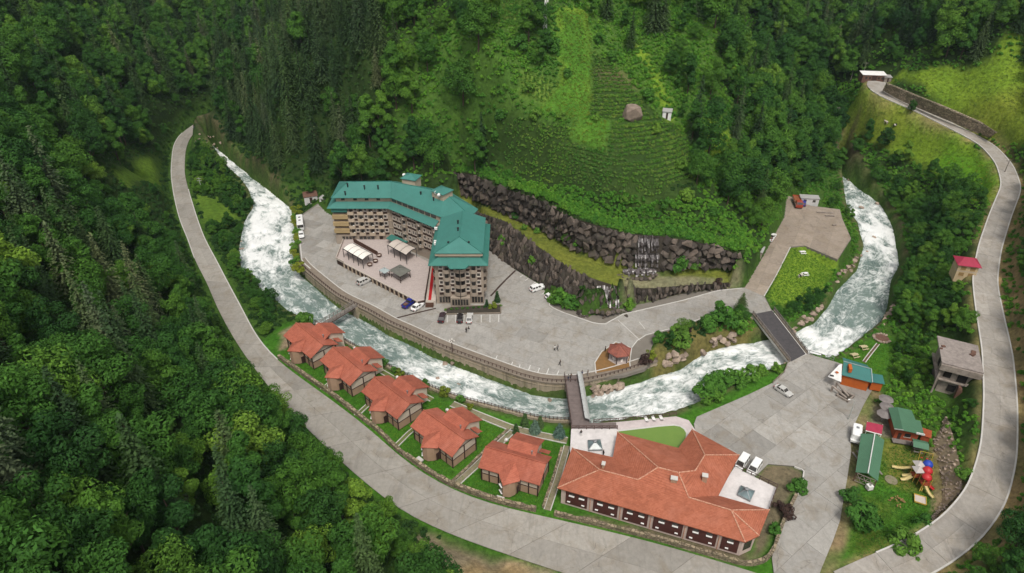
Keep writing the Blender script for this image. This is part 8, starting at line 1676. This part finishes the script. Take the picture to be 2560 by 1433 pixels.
# ================================================================ people and animals
for n, c in (('skin_tone', (.45, .27, .19)), ('hair_dark', (.02, .015, .012)), ('cloth_black', (.02, .02, .023)), ('cloth_white', (.66, .65, .62)), ('cloth_navy', (.03, .04, .09)), ('cloth_grey', (.18, .17, .17)), ('cloth_brown', (.14, .10, .07)), ('cow_black', (.02, .018, .016)), ('cow_white', (.62, .58, .50)), ('cow_cream', (.52, .44, .30))): mat(n, c, rough=.9, scale=8, coord='obj')
def person_mesh(pose, top, legs):
    me_ = FORMS[pose].copy()
    for m_ in (legs, top, 'skin_tone', 'hair_dark', 'bumper_dark'): me_.materials.append(M(m_))
    for f in me_.polygons:
        x, y, z = f.center; f.material_index = 4 if z < .1 else 0 if z < .98 and abs(x) < .2 else 2 if (z > 1.5 or (z < .95 and abs(x) > .2)) else 1
        f.use_smooth = True
    return me_
HAIR = MB().lathe([(.115, 1.66), (.122, 1.72), (.10, 1.79), (.04, 1.835)], 10).mesh('hair', M('hair_dark'), True)
PM = {}
def person(u, v, z, rz, pose, top, legs, label, group=None):
    k_ = (pose, top, legs)
    if k_ not in PM: PM[k_] = person_mesh(*k_)
    t = thing('person', label, 'person', px(u, v, z) if z is not None else G(u, v), rz, group); link('body', PM[k_], t, ); h = link('hair', HAIR, t); h.location = (0, .0, 0); return t
person(1166, 832, 0, .3, 'stand', 'cloth_black', 'cloth_black', 'person all in black standing beside another in white trousers on the lot'); person(1172, 830, 0, -.4, 'stand', 'cloth_black', 'cloth_white', 'person in black top and white trousers on the lot before the parked cars')
person(1387, 877, 0, .8, 'walk', 'cloth_white', 'cloth_black', 'person in white top walking with another across the concrete lot'); person(1394, 876, 0, .8, 'walk', 'cloth_grey', 'cloth_black', 'person in grey top walking beside the one in white'); person(1400, 914, 0, 1.2, 'walk', 'cloth_black', 'cloth_black', 'person in black walking between the parking lines and the bridge')
person(1455, 940, 0, 2.0, 'stand', 'cloth_navy', 'cloth_black', 'person in dark blue standing at the bridge head'); person(1469, 939, 0, -2.0, 'stand', 'cloth_brown', 'cloth_grey', 'person in brown standing at the bridge head beside the one in blue'); person(1421, 950, 0.1, .4, 'walk', 'cloth_grey', 'cloth_navy', 'person in grey stepping onto the restaurant bridge'); person(1427, 948, 0.1, .6, 'walk', 'cloth_brown', 'cloth_black', 'person in brown stepping onto the restaurant bridge')
person(1513, 880, 0, 1.0, 'stand', 'cloth_black', 'cloth_black', 'person in black standing by the gazebo island'); person(1452, 1090, .3, .2, 'stand', 'cloth_black', 'cloth_white', 'person in black top standing on the white roof terrace'); person(1508, 1140, .3, 2.2, 'stand', 'cloth_black', 'cloth_black', 'person in black beside the skylight of the roof terrace'); person(486, 322, None, 0, 'walk', 'cloth_black', 'cloth_navy', 'person walking on the far bend of the valley road')
def cow(u, v, rz, m1, m2, label):
    me_ = FORMS['cow'].copy(); me_.materials.append(M(m1)); me_.materials.append(M(m2))
    for f in me_.polygons: f.use_smooth = True; f.material_index = 1 if math.sin(f.center.x * 4.2 + f.center.z * 3) > .35 else 0
    t = thing('cow', label, 'cow', G(u, v), rz); link('body', me_, t); part('horn', MB().tube([(1.22, -.1, 1.2), (1.25, -.22, 1.32)], .025, 5).tube([(1.22, .1, 1.2), (1.25, .22, 1.32)], .025, 5), 'cow_cream', t); part('ear', MB().box(1.15, 1.22, -.26, -.12, 1.1, 1.16).box(1.15, 1.22, .12, .26, 1.1, 1.16), m1, t); return t
cow(2237, 318, .2, 'cow_black', 'cow_white', 'black and white cow grazing on the meadow below the side road'); cow(2214, 310, 1.9, 'cow_cream', 'cow_white', 'cream cow standing on the meadow below the side road')
cow(2000, 694, .4, 'cow_white', 'cow_black', 'white cow on the small meadow beside the white table')

# ---------------------------------------------------------------- valley air
hz_ = MB().box(-420, 460, -60, 640, -12, 215).mesh('haze'); hm = bpy.data.materials.new('haze'); hm.use_nodes = True; hn = hm.node_tree; hn.nodes.clear(); ho = hn.nodes.new('ShaderNodeOutputMaterial'); hv = hn.nodes.new('ShaderNodeVolumePrincipled'); hv.inputs['Color'].default_value = (.70, .85, 1.0, 1); hv.inputs['Density'].default_value = .00006; hv.inputs['Anisotropy'].default_value = .1
hn.links.new(hv.outputs[0], ho.inputs['Volume']); hz_.materials.append(hm); tag(link('haze', hz_), kind='stuff')
